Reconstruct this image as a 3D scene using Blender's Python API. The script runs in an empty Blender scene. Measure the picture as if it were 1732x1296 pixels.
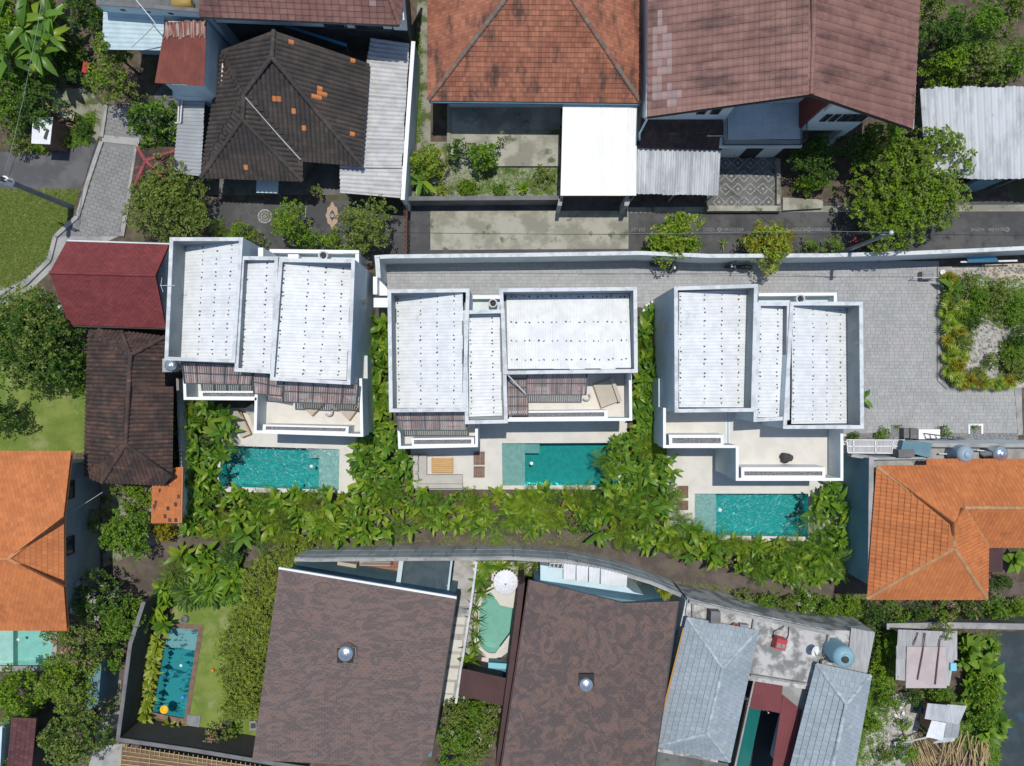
import bpy, math, random
from mathutils import Vector, Matrix, Euler
from mathutils.geometry import tessellate_polygon
SC = bpy.context.scene
COL = SC.collection
rnd = random.Random(11)
rad = math.radians

# ------------------------------------------------------------------ camera, sky, sun
F, H, CX, CY = 1200.0, 46.0, 866.0, 648.0          # the drone hangs 46 m above the middle villa
cam = bpy.data.cameras.new('camera'); camo = bpy.data.objects.new('camera', cam); COL.objects.link(camo)
camo.location = (0, 0, H); camo.rotation_euler = (0, 0, 0)
cam.sensor_width = 36.0; cam.lens = F / 1732.0 * 36.0; cam.clip_end = 1000.0; cam.clip_start = 0.5
SC.camera = camo
SUN_EL, SUN_AZ = 78.0, 6.0                         # azimuth east of north (+Y)
w = bpy.data.worlds.new('World'); SC.world = w; w.use_nodes = True
nt = w.node_tree
sky = nt.nodes.new('ShaderNodeTexSky'); sky.sky_type = 'NISHITA'; sky.sun_disc = False
sky.sun_elevation = rad(SUN_EL); sky.sun_rotation = rad(SUN_AZ); sky.air_density = 1.0; sky.dust_density = 0.4; sky.ozone_density = 0.1
nt.links.new(sky.outputs[0], nt.nodes['Background'].inputs[0]); nt.nodes['Background'].inputs[1].default_value = 0.12
sl = bpy.data.lights.new('sun', 'SUN'); sl.energy = 3.4; sl.angle = rad(0.5); sl.color = (1.0, 0.955, 0.88)
so = bpy.data.objects.new('sun', sl); COL.objects.link(so); so.location = (0, 0, 60)
ce = math.cos(rad(SUN_EL))
sd = Vector((ce*math.sin(rad(SUN_AZ)), ce*math.cos(rad(SUN_AZ)), math.sin(rad(SUN_EL))))
so.rotation_euler = sd.to_track_quat('Z', 'Y').to_euler()
SC.view_settings.view_transform = 'Standard'; SC.view_settings.look = 'None'
SC.view_settings.gamma = 1.0; SC.view_settings.exposure = 0.0
SC.cycles.max_bounces = 8; SC.cycles.transparent_max_bounces = 12
try: SC.cycles.use_denoising = True
except Exception: pass

# ------------------------------------------------------------------ placing helpers
def P(x, y, z=0.0):
    s = (H - z) / F
    return Vector(((x - CX)*s, (CY - y)*s, z))
def PX(pts, z=None):
    return [P(p[0], p[1], p[2] if len(p) > 2 else z) for p in pts]
def planar(pts):
    """points (x, y, z) fix a plane; points (x, y) are found on it"""
    k = [P(*p) for p in pts if len(p) == 3][:3]
    n = (k[1]-k[0]).cross(k[2]-k[0])
    if n.z < 0: n = -n
    n.normalize(); out = []
    c = Vector((0, 0, H))
    for p in pts:
        d = Vector(((p[0]-CX)/F, (CY-p[1])/F, -1.0))
        out.append(c + d * ((k[0]-c).dot(n) / d.dot(n)))
    return out, n
def V2(v): return (v.x, v.y)
def area2(p): return 0.5*sum(p[i][0]*p[(i+1) % len(p)][1]-p[(i+1) % len(p)][0]*p[i][1] for i in range(len(p)))
def inside(pt, poly):
    x, y = pt; c = False; j = len(poly)-1
    for i in range(len(poly)):
        xi, yi = poly[i][0], poly[i][1]; xj, yj = poly[j][0], poly[j][1]
        if (yi > y) != (yj > y) and x < (xj-xi)*(y-yi)/(yj-yi)+xi: c = not c
        j = i
    return c

# ------------------------------------------------------------------ objects
WM = {}
def props(o, label=None, cat=None, group=None, kind=None):
    if label: o['label'] = label
    if cat: o['category'] = cat
    if group: o['group'] = group
    if kind: o['kind'] = kind
    return o
def thing(name, label, cat, loc=(0, 0, 0), group=None):
    o = bpy.data.objects.new(name, None); COL.objects.link(o)
    o.empty_display_size = 0.2
    o.location = loc; WM[o] = Matrix.Translation(Vector(loc))
    return props(o, label, cat, group)
def inst(name, me, mtx, parent=None):
    o = bpy.data.objects.new(name, me); COL.objects.link(o)
    o.matrix_basis = mtx; WM[o] = mtx.copy()
    if parent:
        o.parent = parent; o.matrix_parent_inverse = WM[parent].inverted()
    return o

class MB:
    def __init__(s): s.v = []; s.f = []; s.m = []; s.sm = []
    def add(s, verts, faces, mi=0, smooth=False):
        b = len(s.v); s.v.extend([Vector(a) for a in verts])
        for f in faces: s.f.append([b+i for i in f]); s.m.append(mi); s.sm.append(smooth)
    def face(s, pts, mi=0): s.add(pts, [list(range(len(pts)))], mi)
    def solid(s, top, bot, mi=0, side=None):
        """closed solid between two matching loops"""
        n = len(top); side = mi if side is None else side
        if area2([V2(p) for p in top]) < 0: top = top[::-1]; bot = bot[::-1]
        t = tessellate_polygon([top]) if n > 4 else None
        s.add(top, [list(range(n))] if n <= 4 else [orient(top, f) for f in t], mi)
        s.add(bot, [list(range(n))[::-1]] if n <= 4 else [orient(bot, f)[::-1] for f in t], mi)
        s.add(list(top)+list(bot), [(i, n+i, n+(i+1) % n, (i+1) % n) for i in range(n)], side)
    def prism(s, px, z1, z0, mi=0, side=None):
        t = PX(px, z1); s.solid(t, [Vector((p.x, p.y, z0)) for p in t], mi, side)
    def wprism(s, xy, z1, z0, mi=0, side=None):
        s.solid([Vector((p[0], p[1], z1)) for p in xy], [Vector((p[0], p[1], z0)) for p in xy], mi, side)
    def slab(s, pts, t, n=None, mi=0):
        n = n or Vector((0, 0, 1)); s.solid(pts, [p - n*t for p in pts], mi)
    def box(s, c, d, rz=0.0, mi=0, rot=None):
        R = rot or Matrix.Rotation(rz, 3, 'Z'); c = Vector(c); d = Vector(d)/2
        vs = [c + R @ Vector((x*d.x, y*d.y, z*d.z)) for z in (-1, 1) for x, y in ((-1, -1), (1, -1), (1, 1), (-1, 1))]
        s.add(vs, [(3, 2, 1, 0), (4, 5, 6, 7), (0, 1, 5, 4), (1, 2, 6, 5), (2, 3, 7, 6), (3, 0, 4, 7)], mi)
    def beam(s, a, b, wd, ht, mi=0):
        a = Vector(a); b = Vector(b); d = b-a; L = d.length; d.normalize()
        up = Vector((0, 0, 1)); x = d.cross(up)
        if x.length < 1e-4: x = Vector((1, 0, 0))
        x.normalize(); y = x.cross(d); R = Matrix((x, d, y)).transposed()
        s.box((a+b)/2, (wd, L, ht), rot=R, mi=mi)
    def tube(s, path, r, n=8, mi=0, cap=True):
        path = [Vector(p) for p in path]; k = len(path); rr = r if isinstance(r, (list, tuple)) else [r]*k
        vs = []
        for i, p in enumerate(path):
            d = (path[min(i+1, k-1)]-path[max(i-1, 0)]).normalized()
            x = d.cross(Vector((0.31, 0.17, 0.93)))
            if x.length < 1e-3: x = d.cross(Vector((1, 0, 0)))
            x.normalize(); y = d.cross(x)
            for j in range(n):
                a = 2*math.pi*j/n; vs.append(p + (x*math.cos(a)+y*math.sin(a))*rr[i])
        fs = [(i*n+j, i*n+(j+1) % n, (i+1)*n+(j+1) % n, (i+1)*n+j) for i in range(k-1) for j in range(n)]
        s.add(vs, fs, mi, True)
        if cap: s.add(vs[:n], [list(range(n))[::-1]], mi); s.add(vs[-n:], [list(range(n))], mi)
    def lathe(s, prof, c, n=20, mi=0, mtx=None):
        c = Vector(c); vs = []
        for r, z in prof:
            for j in range(n):
                a = 2*math.pi*j/n; q = Vector((r*math.cos(a), r*math.sin(a), z))
                vs.append(c + ((mtx @ q) if mtx else q))
        k = len(prof)
        s.add(vs, [(i*n+j, i*n+(j+1) % n, (i+1)*n+(j+1) % n, (i+1)*n+j) for i in range(k-1) for j in range(n)], mi, True)
        s.add(vs[-n:], [list(range(n))], mi); s.add(vs[:n], [list(range(n))[::-1]], mi)
    def mesh(s, name, mats, center=True):
        me = bpy.data.meshes.new(name); c = Vector((0, 0, 0))
        if center and s.v:
            lo = Vector((min(p.x for p in s.v), min(p.y for p in s.v), min(p.z for p in s.v)))
            hi = Vector((max(p.x for p in s.v), max(p.y for p in s.v), max(p.z for p in s.v)))
            c = (lo+hi)/2; c.z = lo.z
        me.from_pydata([tuple(p-c) for p in s.v], [], s.f)
        for m in (mats if isinstance(mats, (list, tuple)) else [mats]): me.materials.append(m)
        me.polygons.foreach_set('material_index', s.m); me.polygons.foreach_set('use_smooth', s.sm)
        me.update(); return me, c
    def build(s, name, mats, parent=None, **kw):
        me, c = s.mesh(name, mats)
        return props(inst(name, me, Matrix.Translation(c), parent), **kw)
def orient(pts, f):
    a, b, c = (Vector(pts[i]) for i in f)
    return list(f) if (b-a).cross(c-a).z > 0 else [f[0], f[2], f[1]]

# ------------------------------------------------------------------ materials
def M(name, c1, c2=None, scale=1.0, ramp=(0.4, 0.62), c3=None, scale3=0.35, ramp3=(0.5, 0.62), rv=0.0, rough=0.8,
      metal=0.0, bump=0.0, bscale=30.0, spec=0.3, stretch=(1, 1, 1), stretch3=(1, 1, 1), rv2=None, detail=7.0, distort=0.0):
    m = bpy.data.materials.new(name); m.use_nodes = True; t = m.node_tree; N = t.nodes; L = t.links
    b = N['Principled BSDF']; b.inputs['Roughness'].default_value = rough; b.inputs['Metallic'].default_value = metal
    b.inputs['Specular IOR Level'].default_value = spec
    g = N.new('ShaderNodeNewGeometry')
    def noise(sc, st, det):
        v = N.new('ShaderNodeVectorMath'); v.operation = 'MULTIPLY'; v.inputs[1].default_value = st
        L.new(g.outputs['Position'], v.inputs[0])
        n = N.new('ShaderNodeTexNoise'); n.inputs['Scale'].default_value = sc; n.inputs['Detail'].default_value = det
        n.inputs['Roughness'].default_value = 0.62; n.inputs['Distortion'].default_value = distort
        L.new(v.outputs[0], n.inputs['Vector']); return n.outputs['Fac']
    def ramped(s, r):
        k = N.new('ShaderNodeMapRange'); k.interpolation_type = 'SMOOTHSTEP'
        k.inputs['From Min'].default_value = r[0]; k.inputs['From Max'].default_value = r[1]; L.new(s, k.inputs['Value'])
        return k.outputs[0]
    def mix(fac, a, bb):
        x = N.new('ShaderNodeMix'); x.data_type = 'RGBA'
        if hasattr(fac, 'links'): L.new(fac, x.inputs[0])
        else: x.inputs[0].default_value = fac
        for s, i in ((a, 6), (bb, 7)):
            if hasattr(s, 'links'): L.new(s, x.inputs[i])
            else: x.inputs[i].default_value = (*s, 1)
        return x.outputs[2]
    col = None
    if c2: col = mix(ramped(noise(scale, stretch, detail), ramp), c1, c2)
    if c3: col = mix(ramped(noise(scale3, stretch3, detail), ramp3), col or c1, c3)
    if rv or rv2:
        oi = N.new('ShaderNodeObjectInfo'); ad = N.new('ShaderNodeMath'); ad.operation = 'ADD'
        L.new(oi.outputs['Random'], ad.inputs[0]); L.new(g.outputs['Random Per Island'], ad.inputs[1])
        fr = N.new('ShaderNodeMath'); fr.operation = 'FRACT'; L.new(ad.outputs[0], fr.inputs[0])
        if rv2:
            col = mix(ramped(fr.outputs[0], rv2[1]), col or c1, rv2[0])
        if rv:
            mr = N.new('ShaderNodeMapRange'); mr.inputs['To Min'].default_value = 1-rv; mr.inputs['To Max'].default_value = 1+rv
            L.new(fr.outputs[0], mr.inputs['Value'])
            hv = N.new('ShaderNodeHueSaturation'); L.new(mr.outputs[0], hv.inputs['Value'])
            if col: L.new(col, hv.inputs['Color'])
            else: hv.inputs['Color'].default_value = (*c1, 1)
            col = hv.outputs[0]
    if col: L.new(col, b.inputs['Base Color'])
    else: b.inputs['Base Color'].default_value = (*c1, 1)
    if bump:
        bn = N.new('ShaderNodeBump'); bn.inputs['Strength'].default_value = bump; bn.inputs['Distance'].default_value = 0.03
        L.new(noise(bscale, (1, 1, 1), 5.0), bn.inputs['Height']); L.new(bn.outputs[0], b.inputs['Normal'])
    return m

def LEAF(name, c1, c2, c3=None, trans=0.45, rough=0.45, amt3=(0.72, 0.8)):
    """leaves: each leaf takes its own tone between c1 and c2, some take c3; light passes through the blade"""
    m = M(name, c1, c1, rv2=(c2, (0.0, 1.0)), rough=rough, spec=0.35)
    t = m.node_tree; N = t.nodes; L = t.links; b = N['Principled BSDF']; out = N['Material Output']
    src = b.inputs['Base Color'].links[0].from_socket
    if c3:
        g = N.new('ShaderNodeNewGeometry'); oi = N.new('ShaderNodeObjectInfo')
        a = N.new('ShaderNodeMath'); a.operation = 'MULTIPLY_ADD'; a.inputs[1].default_value = 7.31
        L.new(g.outputs['Random Per Island'], a.inputs[0]); L.new(oi.outputs['Random'], a.inputs[2])
        a2 = N.new('ShaderNodeMath'); a2.operation = 'MULTIPLY'; a2.inputs[1].default_value = 3.17; L.new(a.outputs[0], a2.inputs[0])
        fr = N.new('ShaderNodeMath'); fr.operation = 'FRACT'; L.new(a2.outputs[0], fr.inputs[0])
        k = N.new('ShaderNodeMapRange'); k.inputs['From Min'].default_value = amt3[0]; k.inputs['From Max'].default_value = amt3[1]
        L.new(fr.outputs[0], k.inputs['Value'])
        x = N.new('ShaderNodeMix'); x.data_type = 'RGBA'; L.new(k.outputs[0], x.inputs[0]); L.new(src, x.inputs[6]); x.inputs[7].default_value = (*c3, 1)
        src = x.outputs[2]; L.new(src, b.inputs['Base Color'])
    tr = N.new('ShaderNodeBsdfTranslucent'); L.new(src, tr.inputs['Color'])
    ms = N.new('ShaderNodeMixShader'); ms.inputs[0].default_value = trans
    L.new(b.outputs[0], ms.inputs[1]); L.new(tr.outputs[0], ms.inputs[2]); L.new(ms.outputs[0], out.inputs['Surface'])
    return m

def WATER(name, absorb, dens, ripple=0.5, scale=3.0, rough=0.06):
    """clear body of water: rippled reflecting surface, colour by absorption along the depth"""
    m = bpy.data.materials.new(name); m.use_nodes = True; t = m.node_tree; N = t.nodes; L = t.links
    N.remove(N['Principled BSDF']); out = N['Material Output']
    g = N.new('ShaderNodeNewGeometry')
    no = N.new('ShaderNodeTexNoise'); no.inputs['Scale'].default_value = scale; no.inputs['Detail'].default_value = 3.0
    no.inputs['Distortion'].default_value = 1.4; L.new(g.outputs['Position'], no.inputs['Vector'])
    bp = N.new('ShaderNodeBump'); bp.inputs['Strength'].default_value = ripple; bp.inputs['Distance'].default_value = 0.06
    L.new(no.outputs['Fac'], bp.inputs['Height'])
    tr = N.new('ShaderNodeBsdfTransparent')
    gl = N.new('ShaderNodeBsdfGlossy'); gl.inputs['Roughness'].default_value = rough; L.new(bp.outputs[0], gl.inputs['Normal'])
    fr = N.new('ShaderNodeFresnel'); fr.inputs['IOR'].default_value = 1.333; L.new(bp.outputs[0], fr.inputs['Normal'])
    ms = N.new('ShaderNodeMixShader'); L.new(fr.outputs[0], ms.inputs[0]); L.new(tr.outputs[0], ms.inputs[1]); L.new(gl.outputs[0], ms.inputs[2])
    L.new(ms.outputs[0], out.inputs['Surface'])
    va = N.new('ShaderNodeVolumeAbsorption'); va.inputs['Color'].default_value = (*absorb, 1); va.inputs['Density'].default_value = dens
    L.new(va.outputs[0], out.inputs['Volume']); return m
def GLASS(name, tint=(0.75, 0.85, 0.88), refl=0.12):
    m = bpy.data.materials.new(name); m.use_nodes = True; t = m.node_tree; N = t.nodes; L = t.links
    N.remove(N['Principled BSDF'])
    tr = N.new('ShaderNodeBsdfTransparent'); tr.inputs[0].default_value = (*tint, 1)
    gl = N.new('ShaderNodeBsdfGlossy'); gl.inputs['Roughness'].default_value = 0.05
    ms = N.new('ShaderNodeMixShader'); ms.inputs[0].default_value = refl
    L.new(tr.outputs[0], ms.inputs[1]); L.new(gl.outputs[0], ms.inputs[2]); L.new(ms.outputs[0], N['Material Output'].inputs['Surface'])
    return m

# ground
m_soil = M('soil', (0.075, 0.055, 0.042), (0.13, 0.10, 0.075), 1.5, c3=(0.07, 0.085, 0.03), scale3=0.5, ramp3=(0.52, 0.66), bump=0.5, bscale=9)
m_dirt = M('dirt_path', (0.085, 0.066, 0.058), (0.13, 0.105, 0.088), 0.9, c3=(0.10, 0.11, 0.05), scale3=0.8, ramp3=(0.56, 0.66), bump=0.5, bscale=12)
m_asph = M('asphalt', (0.062, 0.063, 0.066), (0.095, 0.095, 0.096), 0.5, c3=(0.045, 0.046, 0.048), scale3=1.4, ramp3=(0.5, 0.7), bump=0.3, bscale=40)
m_asph2 = M('old_asphalt', (0.085, 0.085, 0.09), (0.125, 0.125, 0.128), 0.7, c3=(0.24, 0.24, 0.23), scale3=0.5, ramp3=(0.63, 0.7), bump=0.3, bscale=40)
m_conc = M('concrete', (0.36, 0.36, 0.35), (0.25, 0.25, 0.245), 0.8, c3=(0.16, 0.165, 0.13), scale3=1.7, ramp3=(0.58, 0.72), bump=0.2, bscale=30)
m_concold = M('stained_concrete', (0.36, 0.35, 0.29), (0.23, 0.225, 0.18), 0.55, (0.42, 0.58), c3=(0.10, 0.115, 0.065), scale3=1.0, ramp3=(0.55, 0.68), bump=0.3, bscale=25)
m_mossc = M('mossy_concrete', (0.27, 0.265, 0.21), (0.17, 0.17, 0.12), 0.9, c3=(0.075, 0.10, 0.03), scale3=0.9, ramp3=(0.5, 0.6), bump=0.3, bscale=25)
m_concdk_shade = M('dark_concrete_and_shade', (0.10, 0.105, 0.105), (0.15, 0.155, 0.15), 0.7, c3=(0.07, 0.085, 0.05), scale3=1.0, ramp3=(0.55, 0.7), bump=0.3, bscale=25)
m_roofconc = M('weathered_roof_concrete', (0.46, 0.46, 0.45), (0.20, 0.20, 0.198), 1.1, (0.43, 0.58), c3=(0.62, 0.62, 0.60), scale3=0.6, ramp3=(0.55, 0.7), bump=0.2)
m_ochre = M('ochre_stained_concrete', (0.42, 0.41, 0.40), (0.30, 0.29, 0.27), 1.2, c3=(0.28, 0.17, 0.07), scale3=0.7, ramp3=(0.58, 0.7))
m_block = M('alley_block', (0.245, 0.245, 0.243), (0.21, 0.21, 0.21), 1.0, rv=0.05, c3=(0.29, 0.29, 0.28), scale3=0.4, ramp3=(0.55, 0.7))
m_joint = M('joint_sand', (0.205, 0.205, 0.20))
m_paver = M('grey_stone_paver', (0.35, 0.355, 0.355), (0.315, 0.32, 0.32), 0.6, rv=0.075, c3=(0.36, 0.345, 0.345), scale3=0.5, ramp3=(0.5, 0.7), rough=0.85)
m_pjoint = M('paver_joint', (0.31, 0.315, 0.315))
m_grass = M('grass_soil', (0.07, 0.115, 0.02), (0.15, 0.20, 0.04), 1.2, c3=(0.14, 0.12, 0.055), scale3=0.7, ramp3=(0.6, 0.72), bump=0.6, bscale=14)
m_lawn = M('lawn', (0.125, 0.185, 0.03), (0.19, 0.24, 0.052), 0.7, c3=(0.25, 0.27, 0.11), scale3=0.45, ramp3=(0.52, 0.66), bump=0.6, bscale=26)
m_terr = M('cream_terrace_tile', (0.62, 0.595, 0.545), (0.56, 0.54, 0.495), 0.9, rough=0.55, rv=0.03)
m_dkyard = M('dark_teal_concrete', (0.032, 0.045, 0.052), (0.05, 0.066, 0.072), 0.5, c3=(0.03, 0.075, 0.09), scale3=0.45, ramp3=(0.56, 0.68), rough=0.5)
m_gravel = M('dark_gravel', (0.12, 0.124, 0.13), (0.27, 0.27, 0.275), 16, (0.42, 0.58), bump=1.0, bscale=18)
m_rubble = M('rubble', (0.42, 0.40, 0.36), (0.22, 0.21, 0.19), 3.0, c3=(0.58, 0.57, 0.55), scale3=6.0, ramp3=(0.56, 0.64), bump=0.9, bscale=10)
m_sandy = M('sandy_fill', (0.50, 0.43, 0.33), (0.36, 0.31, 0.24), 1.5, bump=0.6, bscale=10)
# walls
m_white = M('white_paint', (0.61, 0.675, 0.69), (0.54, 0.60, 0.62), 0.7, rough=0.7, c3=(0.40, 0.44, 0.45), scale3=1.8, ramp3=(0.58, 0.80), stretch3=(1, 1, 0.15))
m_whiteclean = M('clean_white_paint', (0.80, 0.81, 0.82), (0.75, 0.76, 0.77), 1.0, rough=0.6)
m_coping = M('weathered_white_coping', (0.60, 0.63, 0.65), (0.46, 0.49, 0.51), 1.8, (0.45, 0.6), c3=(0.30, 0.32, 0.33), scale3=3.5, ramp3=(0.62, 0.74), rough=0.75)
m_render = M('grey_cement_render', (0.25, 0.285, 0.295), (0.205, 0.235, 0.245), 0.8, c3=(0.34, 0.35, 0.36), scale3=2.0, ramp3=(0.6, 0.75), stretch3=(1, 1, 0.2))
m_ltblue = M('pale_blue_paint', (0.53, 0.68, 0.73), (0.47, 0.61, 0.66), 0.8, rough=0.7)
m_greywall = M('stained_grey_wall', (0.40, 0.43, 0.45), (0.30, 0.33, 0.345), 1.2, stretch=(1, 1, 0.3), c3=(0.17, 0.19, 0.19), scale3=2.2, ramp3=(0.58, 0.72), stretch3=(1.4, 1.4, 0.15))
m_tealwall = M('teal_grey_render', (0.135, 0.25, 0.30), (0.11, 0.21, 0.26), 0.6)
m_charcoal = M('charcoal_wall', (0.052, 0.052, 0.052), (0.065, 0.064, 0.062), 0.6)
m_charcop = M('grey_coping', (0.17, 0.17, 0.17), (0.13, 0.13, 0.13), 1.2)
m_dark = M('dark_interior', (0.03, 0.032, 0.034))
m_glassdk = M('dark_window_glass', (0.02, 0.035, 0.045), rough=0.08, spec=0.6)
m_frame = M('dark_window_frame', (0.06, 0.055, 0.05))
m_redwall = M('red_brown_wall', (0.18, 0.045, 0.035))
# roofs
m_darktile = M('blackened_clay_tile', (0.048, 0.043, 0.041), (0.075, 0.062, 0.054), 0.8, rv=0.12, c3=(0.13, 0.075, 0.05), scale3=1.6, ramp3=(0.6, 0.74), rough=0.85)
m_dktile2 = M('dark_streaked_clay_tile', (0.055, 0.042, 0.038), (0.10, 0.062, 0.05), 1.0, rv=0.16, c3=(0.19, 0.095, 0.07), scale3=1.4, ramp3=(0.57, 0.72), stretch3=(0.5, 2.2, 1), rough=0.85)
m_dkdeck = M('dark_roof_deck', (0.035, 0.032, 0.03))
m_newtile = M('bright_orange_clay_tile', (0.52, 0.19, 0.065), rv=0.1)
m_clay = M('aged_clay_tile', (0.34, 0.14, 0.085), (0.27, 0.105, 0.065), 0.6, rv=0.2, c3=(0.10, 0.056, 0.042), scale3=0.7, ramp3=(0.49, 0.68), stretch3=(1.8, 0.6, 1), rough=0.85)
m_claydk = M('mossy_clay_ridge', (0.26, 0.12, 0.085), (0.15, 0.15, 0.13), 2.0, rv=0.2)
m_brownm = M('brown_roof_tile', (0.235, 0.125, 0.105), (0.185, 0.095, 0.08), 0.5, rv=0.1, c3=(0.095, 0.052, 0.045), scale3=0.4, ramp3=(0.48, 0.72), stretch3=(1, 2.5, 1), rough=0.6)
m_brownpale = M('faded_brown_roof_tile', (0.28, 0.195, 0.185), rv=0.10, rough=0.6)
m_orange = M('orange_roof_tile', (0.50, 0.172, 0.058), (0.44, 0.148, 0.05), 0.5, rv=0.10, c3=(0.36, 0.125, 0.05), scale3=0.9, ramp3=(0.55, 0.75), rough=0.75)
m_orangecap = M('orange_ridge_cap', (0.50, 0.22, 0.10), rv=0.12)
m_tancap = M('tan_ridge_cap', (0.43, 0.235, 0.115), rv=0.14)
m_odeck = M('orange_roof_deck', (0.20, 0.075, 0.035))
m_shing = M('brown_shingle', (0.168, 0.128, 0.120), (0.180, 0.122, 0.104), 1.2, (0.38, 0.62), rv=0.04, c3=(0.122, 0.097, 0.092), scale3=1.0, ramp3=(0.43, 0.57), stretch=(1.5, 0.8, 1), stretch3=(0.8, 1.9, 1), rough=0.92, detail=2.0, distort=2.2)
m_shing2 = M('mottled_brown_shingle', (0.138, 0.102, 0.094), (0.166, 0.110, 0.092), 1.9, (0.36, 0.64), rv=0.05, c3=(0.100, 0.079, 0.076), scale3=1.5, ramp3=(0.41, 0.59), stretch=(1.5, 0.75, 1), rough=0.92, detail=2.0, distort=1.2)
m_shdeck = M('shingle_felt', (0.085, 0.062, 0.057))
m_redsh = M('dark_red_shingle', (0.185, 0.042, 0.044), (0.155, 0.035, 0.037), 1.2, rv=0.12, rough=0.85)
m_reddeck = M('dark_red_felt', (0.13, 0.03, 0.032))
m_greyt = M('blue_grey_roof_tile', (0.30, 0.35, 0.39), (0.26, 0.31, 0.345), 0.6, rv=0.08, c3=(0.36, 0.41, 0.44), scale3=1.2, ramp3=(0.55, 0.75), rough=0.7)
m_greydeck = M('grey_roof_deck', (0.13, 0.155, 0.175))
m_greycap = M('grey_ridge_mortar', (0.27, 0.32, 0.35), (0.42, 0.47, 0.50), 2.5, rv=0.1)
m_zinc = M('galvanised_sheet', (0.37, 0.39, 0.40), (0.31, 0.33, 0.34), 1.0, rough=0.5, metal=0.15, rv=0.05)
m_zincold = M('weathered_zinc_sheet', (0.50, 0.53, 0.55), (0.36, 0.385, 0.40), 1.1, (0.42, 0.62), rough=0.6, c3=(0.22, 0.24, 0.25), scale3=0.8, ramp3=(0.6, 0.72), stretch=(1.5, 0.35, 1), rv=0.05)
m_asb = M('pale_fibre_cement_sheet', (0.52, 0.52, 0.515), (0.43, 0.43, 0.425), 1.5, rv=0.05)
m_whitesheet = M('white_steel_sheet', (0.72, 0.745, 0.76), (0.64, 0.665, 0.68), 1.6, rough=0.5, rv=0.025, c3=(0.44, 0.45, 0.44), scale3=1.1, ramp3=(0.60, 0.78), stretch3=(1.6, 1.0, 1), detail=9.0)
m_canopy = M('bright_white_sheet', (0.80, 0.80, 0.79), (0.74, 0.74, 0.73), 1.2, stretch=(3, 0.5, 1), rough=0.5, rv=0.03)
m_tealsheet = M('pale_teal_sheet', (0.50, 0.62, 0.65), (0.42, 0.54, 0.58), 1.2, rough=0.6, rv=0.04)
m_rust = M('rusty_red_sheet', (0.19, 0.055, 0.04), (0.15, 0.042, 0.032), 1.2, rough=0.75, rv=0.06, c3=(0.26, 0.12, 0.08), scale3=1.5, ramp3=(0.62, 0.75), stretch3=(3, 0.3, 1))
m_rustpale = M('worn_bare_zinc', (0.19, 0.055, 0.04), (0.34, 0.29, 0.25), 2.0, (0.46, 0.60), stretch=(5, 0.25, 1), rough=0.7)
m_maroon = M('maroon_steel_sheet', (0.185, 0.052, 0.056), (0.16, 0.045, 0.05), 1.0, rough=0.6, rv=0.04)
m_maroondk = M('dark_maroon_sheet', (0.085, 0.045, 0.045), (0.07, 0.038, 0.038), 1.0, rough=0.7)
m_slate = M('dark_teal_ribbed_sheet', (0.05, 0.08, 0.095), (0.07, 0.10, 0.115), 2.0, rough=0.55)
m_poly = M('cloudy_plastic_sheet', (0.42, 0.42, 0.42), (0.34, 0.34, 0.345), 2.0, (0.4, 0.6), stretch=(4, 0.5, 1), rough=0.4, rv=0.12)
m_tarp = M('dusty_pink_tarp', (0.47, 0.41, 0.41), (0.42, 0.365, 0.365), 1.3)
m_bluetarp = M('blue_corrugated_sheet', (0.07, 0.26, 0.40), rough=0.5)
# metal, wood, misc
m_steel = M('dark_green_steel', (0.045, 0.07, 0.075), rough=0.5)
m_slat = M('brown_timber_slat', (0.40, 0.235, 0.215), (0.50, 0.325, 0.295), 2.0, rv=0.28, rough=0.7)
m_teak = M('teak', (0.55, 0.33, 0.13), (0.48, 0.27, 0.10), 3.0, stretch=(0.4, 6, 1), rough=0.55)
m_deckw = M('brown_deck_board', (0.22, 0.14, 0.105), (0.17, 0.105, 0.08), 2.0, rv=0.15)
m_cush = M('beige_cushion', (0.47, 0.43, 0.36), (0.43, 0.39, 0.33), 2.0, rough=0.9)
m_greycush = M('grey_sofa_fabric', (0.46, 0.44, 0.40), (0.42, 0.40, 0.365), 2.0, rough=0.9)
m_bean = M('charcoal_beanbag_fabric', (0.05, 0.05, 0.052), (0.07, 0.07, 0.072), 3.0, rough=0.95)
m_inox = M('stainless_tank_steel', (0.60, 0.66, 0.70), (0.52, 0.58, 0.62), 1.5, rough=0.28, metal=0.85)
m_tankgrey = M('blue_grey_tank_plastic', (0.30, 0.38, 0.45), (0.26, 0.34, 0.41), 2.0, rough=0.45)
m_tankblue = M('pale_blue_tank_plastic', (0.23, 0.40, 0.47), (0.20, 0.36, 0.43), 1.5, rough=0.5)
m_gal = M('galvanised_pole', (0.24, 0.27, 0.29), (0.18, 0.21, 0.23), 2.0, rough=0.5, metal=0.4)
m_cable = M('black_cable', (0.02, 0.02, 0.02), rough=0.6)
m_wcable = M('pale_pipe', (0.62, 0.63, 0.63), rough=0.5)
m_trunk = M('bark', (0.14, 0.115, 0.085), (0.09, 0.075, 0.055), 5.0, bump=0.5)
m_rusti = M('rusty_iron', (0.17, 0.07, 0.045), (0.11, 0.05, 0.035), 6.0, rough=0.8)
m_redcap = M('red_ridge_tile', (0.33, 0.085, 0.09), (0.26, 0.065, 0.07), 2.0, rv=0.15)
m_bamboo = M('dry_bamboo', (0.50, 0.38, 0.20), (0.40, 0.29, 0.15), 3.0, rv=0.22, rough=0.6)
m_thatch = M('woven_bamboo_mat', (0.21, 0.135, 0.085), (0.15, 0.095, 0.06), 5.0, rv=0.2)
m_orangeb = M('orange_plastic', (0.75, 0.20, 0.03), rough=0.4)
m_yellow = M('yellow_vinyl', (0.80, 0.50, 0.03), rough=0.35)
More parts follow.
